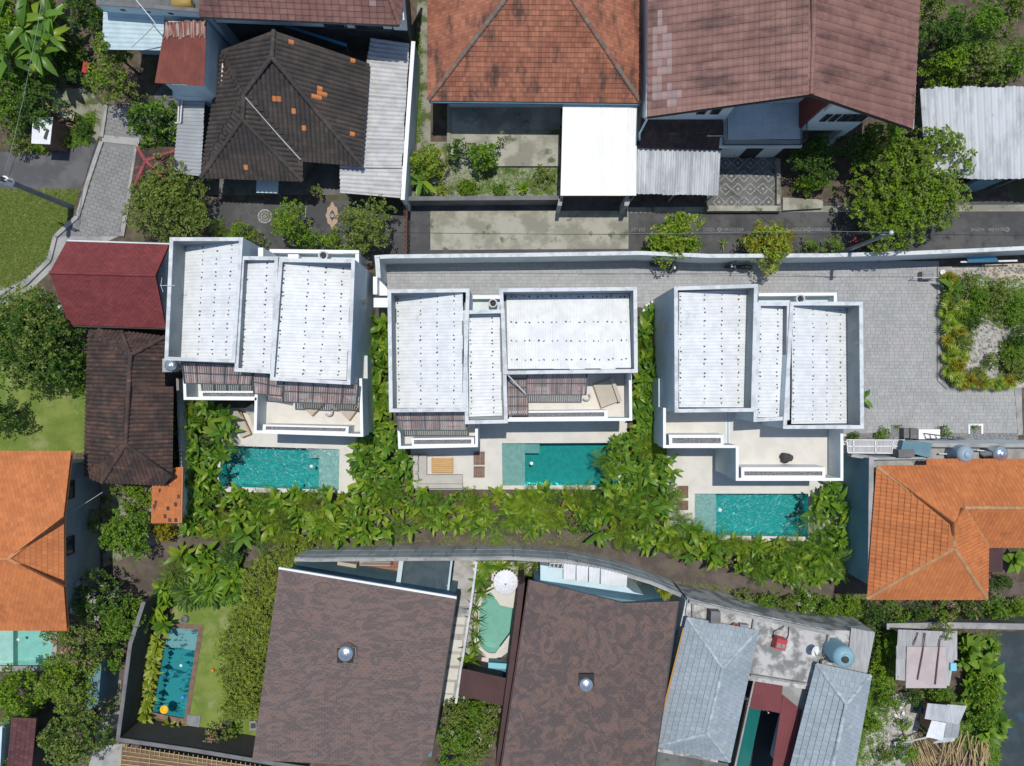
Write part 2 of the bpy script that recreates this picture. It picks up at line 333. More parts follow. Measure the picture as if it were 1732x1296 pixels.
m_bluep = M('blue_plastic', (0.06, 0.25, 0.55), rough=0.4)
m_cyanp = M('turquoise_plastic', (0.06, 0.42, 0.55), rough=0.4)
m_redp = M('red_plastic', (0.45, 0.05, 0.05), rough=0.5)
m_black = M('black_metal', (0.02, 0.02, 0.022), rough=0.5)
m_lampw = M('white_plastic', (0.80, 0.80, 0.78), rough=0.4)
m_umb = M('white_canvas', (0.80, 0.81, 0.84), (0.74, 0.75, 0.78), 4.0, rough=0.9)
m_mark = M('worn_road_paint', (0.26, 0.26, 0.26), (0.11, 0.11, 0.11), 9.0, (0.48, 0.6))
m_mosw = M('white_pebble_mosaic', (0.36, 0.355, 0.33), (0.18, 0.178, 0.17), 12.0, (0.45, 0.58))
m_mosp = M('pink_pebble_mosaic', (0.46, 0.32, 0.24), (0.33, 0.24, 0.18), 12.0, (0.45, 0.6))
m_brickt = M('terracotta_floor_tile', (0.30, 0.135, 0.085), (0.24, 0.105, 0.065), 1.4, rv=0.12)
m_stone = M('grey_stone', (0.26, 0.27, 0.28), (0.2, 0.21, 0.215), 2.0, rv=0.1)
m_sky = M('pale_blue_cover', (0.22, 0.56, 0.68), rough=0.5)
# pools
m_ptile = M('green_stone_pool_tile', (0.24, 0.36, 0.335), (0.19, 0.30, 0.28), 3.0, rv=0.07)
m_ptile_l = M('pale_green_stone_ledge', (0.30, 0.37, 0.35), (0.24, 0.31, 0.29), 3.0, rv=0.08)
m_ptile_d = M('dark_blue_pool_tile', (0.24, 0.34, 0.35), (0.07, 0.12, 0.14), 1.4, (0.55, 0.58), stretch=(1, 2.2, 1), rv=0.06, detail=3.0)
m_ptile_k = M('mint_pool_plaster', (0.40, 0.49, 0.42), (0.36, 0.45, 0.385), 2.0)
m_pmint = M('light_mint_pool_tile', (0.46, 0.60, 0.56), (0.40, 0.53, 0.50), 2.0, rv=0.06)
m_w_calm = WATER('calm_pool_water', (0.06, 0.88, 0.885), 1.15, 0.16, 2.2)
m_w_glit = WATER('rippled_pool_water', (0.06, 0.89, 0.905), 1.1, 1.0, 3.6, 0.17)
m_w_pale = WATER('pale_pool_water', (0.50, 0.91, 0.88), 0.75, 0.12, 1.5)
m_w_deep = WATER('deep_pool_water', (0.10, 0.85, 0.89), 1.0, 0.14, 2.0)
m_glass = GLASS('canopy_glass', (0.93, 0.97, 0.98), 0.03)
m_tealglass = GLASS('green_tinted_glass', (0.10, 0.50, 0.45), 0.10)
# leaves
L_wild = LEAF('wild_grass_blade', (0.119, 0.205, 0.025), (0.259, 0.353, 0.056), (0.367, 0.376, 0.125))
L_lime = LEAF('lime_leaf', (0.148, 0.267, 0.016), (0.340, 0.494, 0.041), (0.080, 0.173, 0.016))
L_green = LEAF('green_leaf', (0.063, 0.160, 0.016), (0.216, 0.374, 0.039), (0.272, 0.414, 0.049))
L_dark = LEAF('dark_green_leaf', (0.035, 0.093, 0.019), (0.108, 0.213, 0.036), (0.171, 0.267, 0.041))
L_olive = LEAF('olive_leaf', (0.096, 0.154, 0.027), (0.261, 0.353, 0.069), (0.340, 0.400, 0.110))
L_yellow = LEAF('yellow_green_leaf', (0.193, 0.267, 0.016), (0.396, 0.480, 0.055), (0.476, 0.560, 0.138))
L_gold = LEAF('golden_leaf', (0.27, 0.21, 0.012), (0.44, 0.38, 0.03), (0.17, 0.20, 0.02))
L_bed = LEAF('glossy_bed_leaf', (0.068, 0.166, 0.014), (0.193, 0.353, 0.030), (0.307, 0.440, 0.041), rough=0.36)
L_bed2 = LEAF('yellowish_bed_leaf', (0.159, 0.267, 0.019), (0.318, 0.440, 0.039), (0.340, 0.320, 0.041), rough=0.38, amt3=(0.9, 0.94))
L_banana = LEAF('banana_leaf', (0.091, 0.213, 0.027), (0.181, 0.347, 0.049), (0.284, 0.400, 0.041), rough=0.36)
L_flowerw = LEAF('white_blossom', (0.55, 0.53, 0.50), (0.70, 0.66, 0.62))
L_flowerp = LEAF('pink_blossom', (0.50, 0.24, 0.24), (0.62, 0.40, 0.36))
L_red = LEAF('red_leaf', (0.34, 0.03, 0.07), (0.50, 0.07, 0.15))
L_purple = LEAF('purple_leaf', (0.09, 0.02, 0.05), (0.18, 0.04, 0.08))

# ------------------------------------------------------------------ builders
def sheet(name, px, z, mat, holes=(), world=False, kind='structure'):
    o = [Vector((p[0], p[1], z)) for p in px] if world else [Vector((q.x, q.y, z)) for q in PX(px, 0)]
    loops = [o] + [[Vector((q.x, q.y, z)) for q in PX(h, 0)] for h in holes]
    flat = [p for l in loops for p in l]
    mb = MB(); mb.add(flat, [orient(flat, t) for t in tessellate_polygon(loops)])
    return mb.build(name, mat, kind=kind)

def clip_poly(sub, poly):
    """convex clip, both lists of 2D tuples, poly counter-clockwise"""
    out = sub
    for i in range(len(poly)):
        a = poly[i]; b = poly[(i+1) % len(poly)]; inp = out; out = []
        if not inp: return []
        def sd(p): return (b[0]-a[0])*(p[1]-a[1])-(b[1]-a[1])*(p[0]-a[0])
        for j in range(len(inp)):
            p = inp[j]; q = inp[(j+1) % len(inp)]; sp = sd(p); sq = sd(q)
            if sp >= 0: out.append(p)
            if (sp >= 0) != (sq >= 0):
                t = sp/(sp-sq); out.append((p[0]+(q[0]-p[0])*t, p[1]+(q[1]-p[1])*t))
    return out

class Tiles:
    """tile courses on roof slopes: single tiles as objects up to the limit, the rest joined"""
    def __init__(s, root, mat, deck, tw, th, style='flat', name='roof_tile', thick=0.022, limit=300, stagger=True, extra=(), amp=0.06):
        s.root = root; s.mat = mat; s.deck = deck; s.tw = tw; s.th = th; s.style = style; s.name = name
        s.t = thick; s.limit = limit; s.stagger = stagger; s.cand = []; s.rest = MB(); s.extra = extra; s.amp = amp
        me, s.c = s.tile_mb().mesh(name, mat, center=False); s.me = me
    def z_at(s, y): return 0.006 + s.t + (1-y/(s.th*1.12))*s.t*1.1
    def tile_mb(s):
        mb = MB(); w2 = s.tw/2*0.965; L = s.th*1.12; k = 5 if s.style == 'wave' else 1
        top = []; bot = []
        for j in (0, 1):
            y = j*L
            for i in range(k+1):
                x = -w2+2*w2*i/k
                dz = s.amp*math.sin(math.pi*i/k) if s.style == 'wave' else 0.0
                top.append((x, y, s.z_at(y)+dz))
        n = k+1
        mb.add(top, [(i, i+1, n+i+1, n+i) for i in range(k)], 0, s.style == 'wave')
        fr = top[:n]; lo = [(p[0], p[1], 0.0) for p in fr]
        mb.add(fr+lo, [(n+i, n+i+1, i+1, i) for i in range(k)])
        for e in (0, k):
            a, b = top[e], top[n+e]; q = [a, b, (b[0], b[1], 0), (a[0], a[1], 0)]
            mb.add(q, [(0, 1, 2, 3) if e == 0 else (3, 2, 1, 0)])
        return mb
    def face(s, pts, e0, e1, off=0.0, along=None):
        pts, n = planar(pts) if not isinstance(pts[0], Vector) else (pts, None)
        if n is None:
            n = (pts[1]-pts[0]).cross(pts[2]-pts[0]); n.normalize()
            if n.z < 0: n = -n
        u = (along or (pts[e1]-pts[e0])).normalized(); u = (u-n*u.dot(n)).normalized(); v = n.cross(u)
        if v.z < 0: u = -u; v = -v
        d = MB(); d.slab([p - n*0.01 for p in pts], 0.10, n); deck = d.build('roof_slope', s.deck, s.root)
        o = pts[e0]; q = [((p-o).dot(u), (p-o).dot(v)) for p in pts]
        if area2(q) < 0: q = q[::-1]
        q = [(a, b-off) for a, b in q]; o = o + v*off
        u0 = min(a for a, b in q); u1 = max(a for a, b in q); v0 = min(b for a, b in q); v1 = max(b for a, b in q)
        Rm = Matrix((u, v, n)).transposed().to_4x4()
        L = s.th*1.12
        for r in range(int((v1-v0)/s.th)+1):
            y = v0 + r*s.th
            sh = (r % 2)*0.5*s.tw if s.stagger else 0.0
            for k in range(int((u1-u0)/s.tw)+3):
                x = u0 - s.tw + k*s.tw + sh + s.tw/2
                rect = [(x-s.tw/2, y), (x+s.tw/2, y), (x+s.tw/2, y+s.th), (x-s.tw/2, y+s.th)]
                c = clip_poly(rect, q)
                if len(c) < 3: continue
                ar = abs(area2(c))/(s.tw*s.th)
                if ar > 0.985:
                    jz = (rnd.random()-0.5)*0.02
                    m = Matrix.Translation(o+u*x+v*y) @ Rm @ Matrix.Rotation(jz, 4, 'Z') @ Matrix.Rotation((rnd.random()-0.5)*0.03, 4, 'Y')
                    ctr = o+u*x+v*y
                    sc = n.dot((Vector((0, 0, H))-ctr).normalized())/(Vector((0, 0, H))-ctr).length**2
                    px = (CX+ctr.x*F/(H-ctr.z), CY-ctr.y*F/(H-ctr.z))
                    vis = -5 < px[0] < 1737 and -5 < px[1] < 1301
                    s.cand.append((-sc if vis else 1.0, len(s.cand), m, deck))
                elif ar > 0.03:
                    tp = [o+u*a+v*b+n*s.z_at(max(0, b-y)) for a, b in c]
                    s.rest.add(tp+[o+u*a+v*b for a, b in c], [list(range(len(c)))]+[(i, len(c)+i, len(c)+(i+1) % len(c), (i+1) % len(c)) for i in range(len(c))])
        return deck
    def finish(s, spots=(), patches=()):
        pk = {}
        pxs = [(CX+(c[2].translation.x)*F/(H-c[2].translation.z), CY-(c[2].translation.y)*F/(H-c[2].translation.z)) for c in s.cand]
        for x, y, mm in spots:
            k = min(range(len(pxs)), key=lambda i: (pxs[i][0]-x)**2+(pxs[i][1]-y)**2); pk[k] = mm
        for poly, frac, mm in patches:
            for k, q in enumerate(pxs):
                if k not in pk and inside(q, poly) and rnd.random() < frac: pk[k] = mm
        s.cand = [((-9.0 if c[1] in pk else c[0]),)+c[1:]+(pk.get(c[1]),) for c in s.cand]
        s.cand.sort(key=lambda c: c[:2])
        ex = list(s.extra)
        for k, (a, b, m, deck, pm_) in enumerate(s.cand):
            if k < s.limit and a < 0:
                o = inst(s.name, s.me, m, deck)
                if pm_: o.material_slots[0].link = 'OBJECT'; o.material_slots[0].material = pm_
                for frac, mm in ex:
                    if rnd.random() < frac:
                        o.material_slots[0].link = 'OBJECT'; o.material_slots[0].material = mm
            else:
                vs = [m @ v.co for v in s.me.vertices]
                s.rest.add(vs, [list(p.vertices) for p in s.me.polygons])
        if s.rest.v: s.rest.build(s.name, s.mat, s.root, kind='stuff')

CAPM = {}
def caps(root, a, b, mat, r=0.13, L=0.36, lift=0.05):
    """ridge cap pieces from a to b (points in space)"""
    key = (mat.name, r, L)
    if key not in CAPM:
        mb = MB(); n = 6; vs = []
        for y, k in ((0, 1.12), (L*1.1, 0.95)):
            for i in range(n+1):
                t = math.pi*i/n; vs.append((math.cos(t)*r*k, y, math.sin(t)*r*0.75*k))
        mb.add(vs, [(i, i+1, n+1+i+1, n+1+i) for i in range(n)], 0, True)
        mb.add(vs[:n+1], [list(range(n+1))[::-1]])
        CAPM[key] = mb.mesh('ridge_cap', mat, center=False)[0]
    me = CAPM[key]; d = b-a; D = d.length; d.normalize()
    x = d.cross(Vector((0, 0, 1))).normalized(); z = x.cross(d); Rm = Matrix((x, d, z)).transposed().to_4x4()
    k = max(1, int(D/L))
    for i in range(k):
        m = Matrix.Translation(a + d*(i*D/k) + Vector((0, 0, lift))) @ Rm @ Matrix.Rotation((rnd.random()-.5)*0.08, 4, 'Z')
        inst('ridge_cap', me, m, root)

def corr(root, quad, ribs, pitch, amp, mat, name='roof_sheet', sheets=None, shape='sin', seg=4, lift=0.0, along=6, jag=0.0):
    """ribbed sheets on a quad of points A,B,C,D; ribs run A->B direction when ribs=='ab', else A->D"""
    A, B, C, D = [Vector(p) for p in quad]
    if ribs == 'ab': A, B, C, D = A, D, C, B      # now ribs run A->D
    def S(s, t): return (A*(1-s)+B*s)*(1-t)+(D*(1-s)+C*s)*t
    W = ((B-A).length+(C-D).length)/2; nr = max(2, int(round(W/pitch)))
    n = (B-A).cross(D-A).normalized()
    if n.z < 0: n = -n
    sheets = sheets or max(1, int(round(W/0.85)))
    cols = nr*seg; outs = []
    for q in range(sheets):
        c0 = cols*q//sheets; c1 = cols*(q+1)//sheets
        mb = MB(); vs = []; j0 = jag*(rnd.random()-.5); j1 = jag*(rnd.random()-.5)
        for j in range(along+1):
            t = j/along
            if j == 0: t += j0
            if j == along: t += j1
            for i in range(c0, c1+1):
                ph = (i % seg)/seg
                if shape == 'sin': h = amp*math.sin(2*math.pi*ph)
                else: h = amp if ph < 0.26 else 0.0
                s_ = i/cols
                vs.append(S(s_, t)+n*(h+lift+(0.004 if q % 2 else 0.0)))
        k = c1-c0+1
        fs = [(j*k+i, j*k+i+1, (j+1)*k+i+1, (j+1)*k+i) for j in range(along) for i in range(k-1)]
        mb.add(vs, [f if (vs[f[1]]-vs[f[0]]).cross(vs[f[2]]-vs[f[0]]).dot(n) > 0 else f[::-1] for f in fs], 0, shape == 'sin')
        outs.append(mb.build(name, mat, root))
    return S, n

def body(root, px, z1, z0, mat, inset=0.0, name='wall', world=False):
    t = px if world else [V2(p) for p in PX(px, z1)]
    if inset:
        t2 = []
        a = area2(t); s = 1 if a > 0 else -1
        k = len(t)
        for i in range(k):
            p0, p1, p2 = Vector(t[i-1]), Vector(t[i]), Vector(t[(i+1) % k])
            d0 = (p1-p0).normalized(); d1 = (p2-p1).normalized()
            n0 = Vector((-d0.y, d0.x))*s; n1 = Vector((-d1.y, d1.x))*s
            b = (n0+n1); b = b/max(0.3, b.length_squared)*2
            t2.append(tuple(p1+b*inset))
        t = t2
    mb = MB(); mb.wprism(t, z1, z0); return mb.build(name, mat, root), t

def wall_run(root, pts, z1, z0, th, mat, name='wall', px=True, cope=None, ch=0.06, cw=0.04):
    """wall along a line of points given at their top"""
    p = [Vector((q.x, q.y, 0)) for q in PX(pts, z1)] if px else [Vector((a[0], a[1], 0)) for a in pts]
    def offs(d):
        out = []
        for i in range(len(p)):
            a = (p[i]-p[i-1]).normalized() if i > 0 else None
            b = (p[i+1]-p[i]).normalized() if i < len(p)-1 else None
            t = (a or b) if not (a and b) else (a+b).normalized()
            n = Vector((-t.y, t.x, 0)); k = 1.0/max(0.35, n.dot(Vector((-(b or a).y, (b or a).x, 0))))
            out.append(p[i]+n*d*k)
        return out
    l = offs(th/2); r = offs(-th/2); lp = l + r[::-1]
    mb = MB(); mb.wprism([V2(q) for q in lp], z1-(ch if cope else 0), z0); o = mb.build(name, mat, root)
    if cope:
        lp = offs(th/2+cw) + offs(-th/2-cw)[::-1]
        mb = MB(); mb.wprism([V2(q) for q in lp], z1, z1-ch); mb.build('coping', cope, root)
    return o

def window(root, c, wd, ht, d, rz=0.0, name='window', frame=None, glass=None):
    """c centre on the wall face; d = 'S','N','E','W' outward"""
    out = {'S': (0, -1), 'N': (0, 1), 'E': (1, 0), 'W': (-1, 0)}[d]
    o = Vector((out[0], out[1], 0)); t = Vector((-out[1], out[0], 0)); c = Vector(c)
    fm = MB(); f = 0.07
    for sx in (-1, 1): fm.beam(c+o*0.03+t*sx*(wd/2-f/2)-Vector((0, 0, ht/2)), c+o*0.03+t*sx*(wd/2-f/2)+Vector((0, 0, ht/2)), f, 0.08)
    for sz in (-1, 1): fm.beam(c+o*0.03-t*wd/2+Vector((0, 0, sz*(ht/2-f/2))), c+o*0.03+t*wd/2+Vector((0, 0, sz*(ht/2-f/2))), 0.08, f)
    fr = fm.build(name, frame or m_frame, root)
    g = MB(); g.box(c+o*0.012, (abs(t.x)*(wd-0.1)+abs(o.x)*0.02, abs(t.y)*(wd-0.1)+abs(o.y)*0.02, ht-0.1)); g.build('pane', glass or m_glassdk, fr)
    return fr

# ---- leaves and plants
def leaf_mesh(name, mat, wd=0.26, droop=0.35, fold=0.25, segs=6, shape='paddle', seed=0):
    R = random.Random(seed); mb = MB(); vs = []
    for i in range(segs+1):
        t = i/segs
        if shape == 'paddle': ww = wd*(max(0.0, math.sin(math.pi*min(1, 0.05+0.95*t)))**0.62)*0.5
        elif shape == 'strap': ww = wd*0.5*(1-t**2.2)*min(1, 0.5+t*4)
        else: ww = wd*0.5*math.sin(math.pi*t**0.9)
        if i == segs: ww = 0.004
        if i == 0: ww = 0.02
        x = t*(1-0.12*droop*t); z = 0.10*t-droop*t*t*0.75
        wob = (R.random()-.5)*0.03
        vs += [(x, -ww, z+ww*fold+wob), (x, 0, z), (x, ww, z+ww*fold-wob)]
    fs = []
    for i in range(segs):
        a = i*3; fs += [(a, a+3, a+4, a+1), (a+1, a+4, a+5, a+2)]
    mb.add(vs, fs, 0, True); return mb.mesh(name, mat, center=False)[0]
def frond_mesh(name, mat, n=15, ll=0.42, droop=0.5, wd=0.045, seed=0):
    R = random.Random(seed); mb = MB(); pts = []
    for i in range(n+1):
        t = i/n; pts.append(Vector((t*(1-0.15*t), 0, 0.22*t-droop*t*t)))
    vs = []
    for p in pts: vs += [p+Vector((0, 0.008, 0)), p-Vector((0, 0.008, 0))]
    mb.add(vs, [(2*i, 2*i+1, 2*i+3, 2*i+2) for i in range(n)])
    for i in range(2, n+1):
        t = i/n; l = ll*math.sin(math.pi*(0.15+0.8*t))**0.8
        for sgn in (-1, 1):
            a = pts[i]; d = Vector((0.45+0.5*t, sgn*(0.9-0.35*t), -0.25-0.2*R.random())).normalized()*l
            s_ = Vector((wd, 0, 0)); mid = a+d*0.5+Vector((0, 0, 0.04))
            mb.add([a, mid-s_*0.5, a+d, mid+s_*0.5], [(0, 1, 2, 3)])
    return mb.mesh(name, mat, center=False)[0]
def fan_mesh(name, mat, n=13, seed=0):
    R = random.Random(seed); mb = MB()
    for i in range(n):
        a = -2.0+4.0*i/(n-1); l = 0.62*(0.75+0.25*math.cos(a)); d = Vector((math.cos(a), math.sin(a), 0.0)); s_ = Vector((-d.y, d.x, 0))*0.055
        o = Vector((0.38, 0, 0.05)); e = o+d*l+Vector((0, 0, -0.18-0.08*R.random())); md = o+d*l*0.55
        mb.add([o, md-s_, e, md+s_], [(0, 1, 2, 3)])
    mb.add([(0, 0.01, 0), (0, -0.01, 0), (0.38, -0.01, 0.05), (0.38, 0.01, 0.05)], [(0, 1, 2, 3)])
    return mb.mesh(name, mat, center=False)[0]
LM = {}
def lm(kind, mat):
    k = (kind, mat.name)
    if k not in LM:
        if kind == 'paddle': LM[k] = [leaf_mesh('leaf', mat, 0.27+0.04*i, 0.25+0.22*i, 0.3, 7, 'paddle', i) for i in range(3)]
        elif kind == 'banana': LM[k] = [leaf_mesh('leaf', mat, 0.24+0.03*i, 0.35+0.2*i, 0.45, 8, 'paddle', 9+i) for i in range(3)]
        elif kind == 'oval': LM[k] = [leaf_mesh('leaf', mat, 0.44+0.06*i, 0.30+0.2*i, 0.3, 5, 'oval', 20+i) for i in range(3)]
        elif kind == 'strap': LM[k] = [leaf_mesh('leaf', mat, 0.085+0.02*i, 0.5+0.25*i, 0.4, 6, 'strap', 30+i) for i in range(3)]
        elif kind == 'frond': LM[k] = [frond_mesh('frond', mat, 15, 0.40, 0.35+0.25*i, 0.05, 40+i) for i in range(3)]
        elif kind == 'fan': LM[k] = [fan_mesh('frond', mat, 13, 50+i) for i in range(2)]
    return LM[k]
def plant(name, x, y, kind, mat, n, L, label, cat='plant', group=None, el=(25, 75), z0=0.0, h0=0.15, stem=None, mat2=None, px=True, zc=None, spread=0.0):
    """leaves of their own round a short stem; x, y are where its leaf mass shows (height zc)"""
    zc = L*0.6 if zc is None else zc
    p = P(x, y, z0+zc) if px else Vector((x, y, 0)); loc = Vector((p.x, p.y, z0))
    t = thing(name, label, cat, loc, group)
    st = MB(); sh = stem if stem else max(0.12, h0)
    st.tube([loc, loc+Vector((0.02, 0.01, sh*0.6)), loc+Vector((0, 0.02, sh+0.05))], [0.035+0.02*sh, 0.03+0.015*sh, 0.03], 6); st.build('stem', m_trunk if stem else mat, t)
    a0 = rnd.random()*6.3
    for i in range(n):
        off = Vector((rnd.uniform(-1, 1), rnd.uniform(-1, 1), 0))*spread
        az = a0+i*2.399+rnd.uniform(-.25, .25); e = rad(el[0]+(el[1]-el[0])*((i+0.5)/n)**0.9+rnd.uniform(-6, 6))
        s_ = L*rnd.uniform(0.72, 1.12)*(0.75+0.35*(1-abs(2*(i/n)-0.8)))
        mm = mat2 if (mat2 and rnd.random() < 0.3) else mat
        me = rnd.choice(lm(kind, mm))
        m = Matrix.Translation(loc+off+Vector((0, 0, sh*rnd.uniform(0.6, 1.0)))) @ Matrix.Rotation(az, 4, 'Z') @ Matrix.Rotation(-e, 4, 'Y') @ Matrix.Rotation(rnd.uniform(-.3, .3), 4, 'X') @ Matrix.Diagonal((s_, s_, s_, 1))
        inst('frond' if kind in ('frond', 'fan') else 'leaf', me, m, t)
    return t
def scatter(poly, d, z=1.0, seed=1, tries=4000, jit=0.0):
    R = random.Random(seed); xs = [p[0] for p in poly]; ys = [p[1] for p in poly]; out = []
    dp = d*F/(H-z)
    for _ in range(tries):
        q = (R.uniform(min(xs), max(xs)), R.uniform(min(ys), max(ys)))
        if inside(q, poly) and all((q[0]-o[0])**2+(q[1]-o[1])**2 > dp*dp for o in out): out.append(q)
    return out

def rosette(mb, c, n, R, r, k, aspect=0.34, up=0.0, fold=0.2):
    """k leaf blades round the axis n at point c"""
    x = n.orthogonal().normalized(); y = n.cross(x); a0 = R.random()*6.28
    for i in range(k):
        a = a0+6.283*i/k+R.uniform(-.4, .4); tilt = R.uniform(0.0, 0.75)+up
        d = (x*math.cos(a)+y*math.sin(a))*math.cos(tilt)+n*math.sin(tilt); s_ = d.cross(n)
        if s_.length < 1e-3: continue
        s_.normalize(); l = r*R.uniform(0.7, 1.25); b = c+d*l*0.12; md = c+d*l*0.55+n*l*0.08; e = c+d*l-n*l*R.uniform(0.05, 0.3)
        wv = s_*l*aspect*0.5
        mb.add([b, md-wv+n*l*fold*0.25, e, md+wv+n*l*fold*0.25], [(0, 1, 2), (0, 2, 3)])
def crown_mesh(mat, lobes, dens, leaf, k, seed, aspect=0.36, inner=0.25, mats2=None, frac2=0.0, zmin=-0.35):
    R = random.Random(seed); mb = MB()
    tot = sum(l[3]*l[4]+l[3]*l[5] for l in lobes)
    for (cx, cy, cz, rx, ry, rz) in lobes:
        N = int(dens*(rx*ry+rx*rz)*0.5*4)
        for _ in range(N):
            z = R.uniform(zmin, 1.0); a = R.random()*6.2832; q = math.sqrt(1-z*z)
            d = Vector((q*math.cos(a), q*math.sin(a), z)); f = R.uniform(0.86, 1.08) if R.random() > inner else R.uniform(0.35, 0.85)
            f *= 1.0+0.13*math.sin(3.1*a+seed)+0.09*math.sin(7.3*a+2*seed+4*z)
            p = Vector((cx+d.x*rx*f, cy+d.y*ry*f, cz+d.z*rz*f))
            nn = Vector((d.x/rx, d.y/ry, d.z/rz)).normalized(); nn = (nn+Vector((R.uniform(-.5, .5), R.uniform(-.5, .5), R.uniform(0.3, 1.1)))).normalized()
            st = len(mb.f); rosette(mb, p, nn, R, leaf, k, aspect)
            if mats2 and R.random() < frac2:
                for i in range(st, len(mb.f)): mb.m[i] = 1
    return mb, ([mat, mats2] if mats2 else mat)
def lobes_for(r, h, n, seed, flat=0.62, sx=1.0, sy=1.0, low=0.42):
    R = random.Random(seed); out = [(0, 0, h*0.66, r*0.60*sx, r*0.60*sy, r*flat*0.75)]
    n = int(n*1.5)+1
    for i in range(n):
        a = 6.283*i/n+R.uniform(-.4, .4); q = r*R.uniform(0.48, 0.84); lr = r*R.uniform(0.20, 0.38)
        out.append((q*math.cos(a)*sx, q*math.sin(a)*sy, h*(low+0.32*R.random())+0.1*r, lr*(0.5+0.5*sx), lr*(0.5+0.5*sy), lr*flat*1.2))
    for i in range(max(3, int(n*0.7))):
        a = R.random()*6.283; q = r*R.uniform(0.08, 0.5); lr = r*R.uniform(0.20, 0.34)
        out.append((q*math.cos(a)*sx, q*math.sin(a)*sy, h-lr*flat*R.uniform(0.6, 1.5), lr, lr, lr*flat*1.15))
    return out
TREEN = [0]
def tree(x, y, rpx, h, mat, label, name='leafy_tree', cat='tree', group=None, leaf=0.215, k=6, dens=13.5, n=7, sx=1.0, sy=1.0, flat=0.62, z0=0.0,
         trunk=True, mat2=None, frac2=0.0, aspect=0.48, rot=0.0, inner=0.22, low=0.42):
    TREEN[0] += 1; sd_ = TREEN[0]*7+3
    zc = h*0.72; p = P(x, y, z0+zc); loc = Vector((p.x, p.y, z0)); r = rpx*(H-z0-zc)/F
    t = thing(name, label, cat, loc, group)
    lb = lobes_for(r, h, n, sd_, flat, sx, sy, low)
    mb, mats = crown_mesh(mat, lb, dens/(leaf/0.26)**1.6, leaf, k, sd_, aspect, inner, mat2, frac2)
    if rot:
        Rz = Matrix.Rotation(rad(rot), 3, 'Z'); mb.v = [Rz @ v for v in mb.v]
    me, c = mb.mesh('crown', mats); inst('crown', me, Matrix.Translation(loc+c), t)
    tm = MB(); tr = max(0.03, r*0.055)
    if trunk:
        tm.tube([loc, loc+Vector((0.05*r, -0.03*r, h*0.28)), loc+Vector((-0.02*r, 0.04*r, h*0.55))], [tr*1.5, tr*1.1, tr*0.8], 8)
        for l in lb[1:5]:
            e = Vector((l[0], l[1], l[2]))*0.9
            if rot: e = Matrix.Rotation(rad(rot), 3, 'Z') @ e
            tm.tube([loc+Vector((0, 0, h*0.3)), loc+Vector((e.x*0.45, e.y*0.45, h*0.45)), loc+e], [tr*0.8, tr*0.55, tr*0.2], 6)
        tm.build('trunk', m_trunk, t)
    else:
        for i in range(3):
            a = i*2.1; tm.tube([loc+Vector((0.05*math.cos(a), 0.05*math.sin(a), 0)), loc+Vector((0.4*r*math.cos(a), 0.4*r*math.sin(a), h*0.5))], [0.03, 0.015], 5)
        tm.build('stem', m_trunk, t)
    return t
def bush(x, y, rpx, h, mat, label, **kw):
    kw.setdefault('name', 'garden_shrub'); kw.setdefault('cat', 'shrub'); kw.setdefault('low', 0.25); kw.setdefault('leaf', 0.175)
    return tree(x, y, rpx, h, mat, label, trunk=False, **kw)
def tufts(name, polys, n, h, mat, seed, blades=5, wd=0.03):
    R = random.Random(seed); mb = MB()
    for poly in polys:
        xs = [p[0] for p in poly]; ys = [p[1] for p in poly]; c = 0; tr = 0
        while c < n and tr < n*6:
            tr += 1
            q = (R.uniform(min(xs), max(xs)), R.uniform(min(ys), max(ys)))
            if not inside(q, poly): continue
            c += 1; b = P(q[0], q[1], 0); hh = h*R.uniform(0.5, 1.3)
            for i in range(blades):
                a = R.random()*6.283; d = Vector((math.cos(a), math.sin(a), 0)); s_ = Vector((-d.y, d.x, 0))*wd*R.uniform(.6, 1.2)
                o = b+d*0.03; e = b+d*hh*R.uniform(0.6, 1.2)+Vector((0, 0, hh*R.uniform(0.2, 0.5)))
                mb.add([o-s_, o+s_, e], [(0, 1, 2)])
    return mb.build(name, mat, kind='stuff')

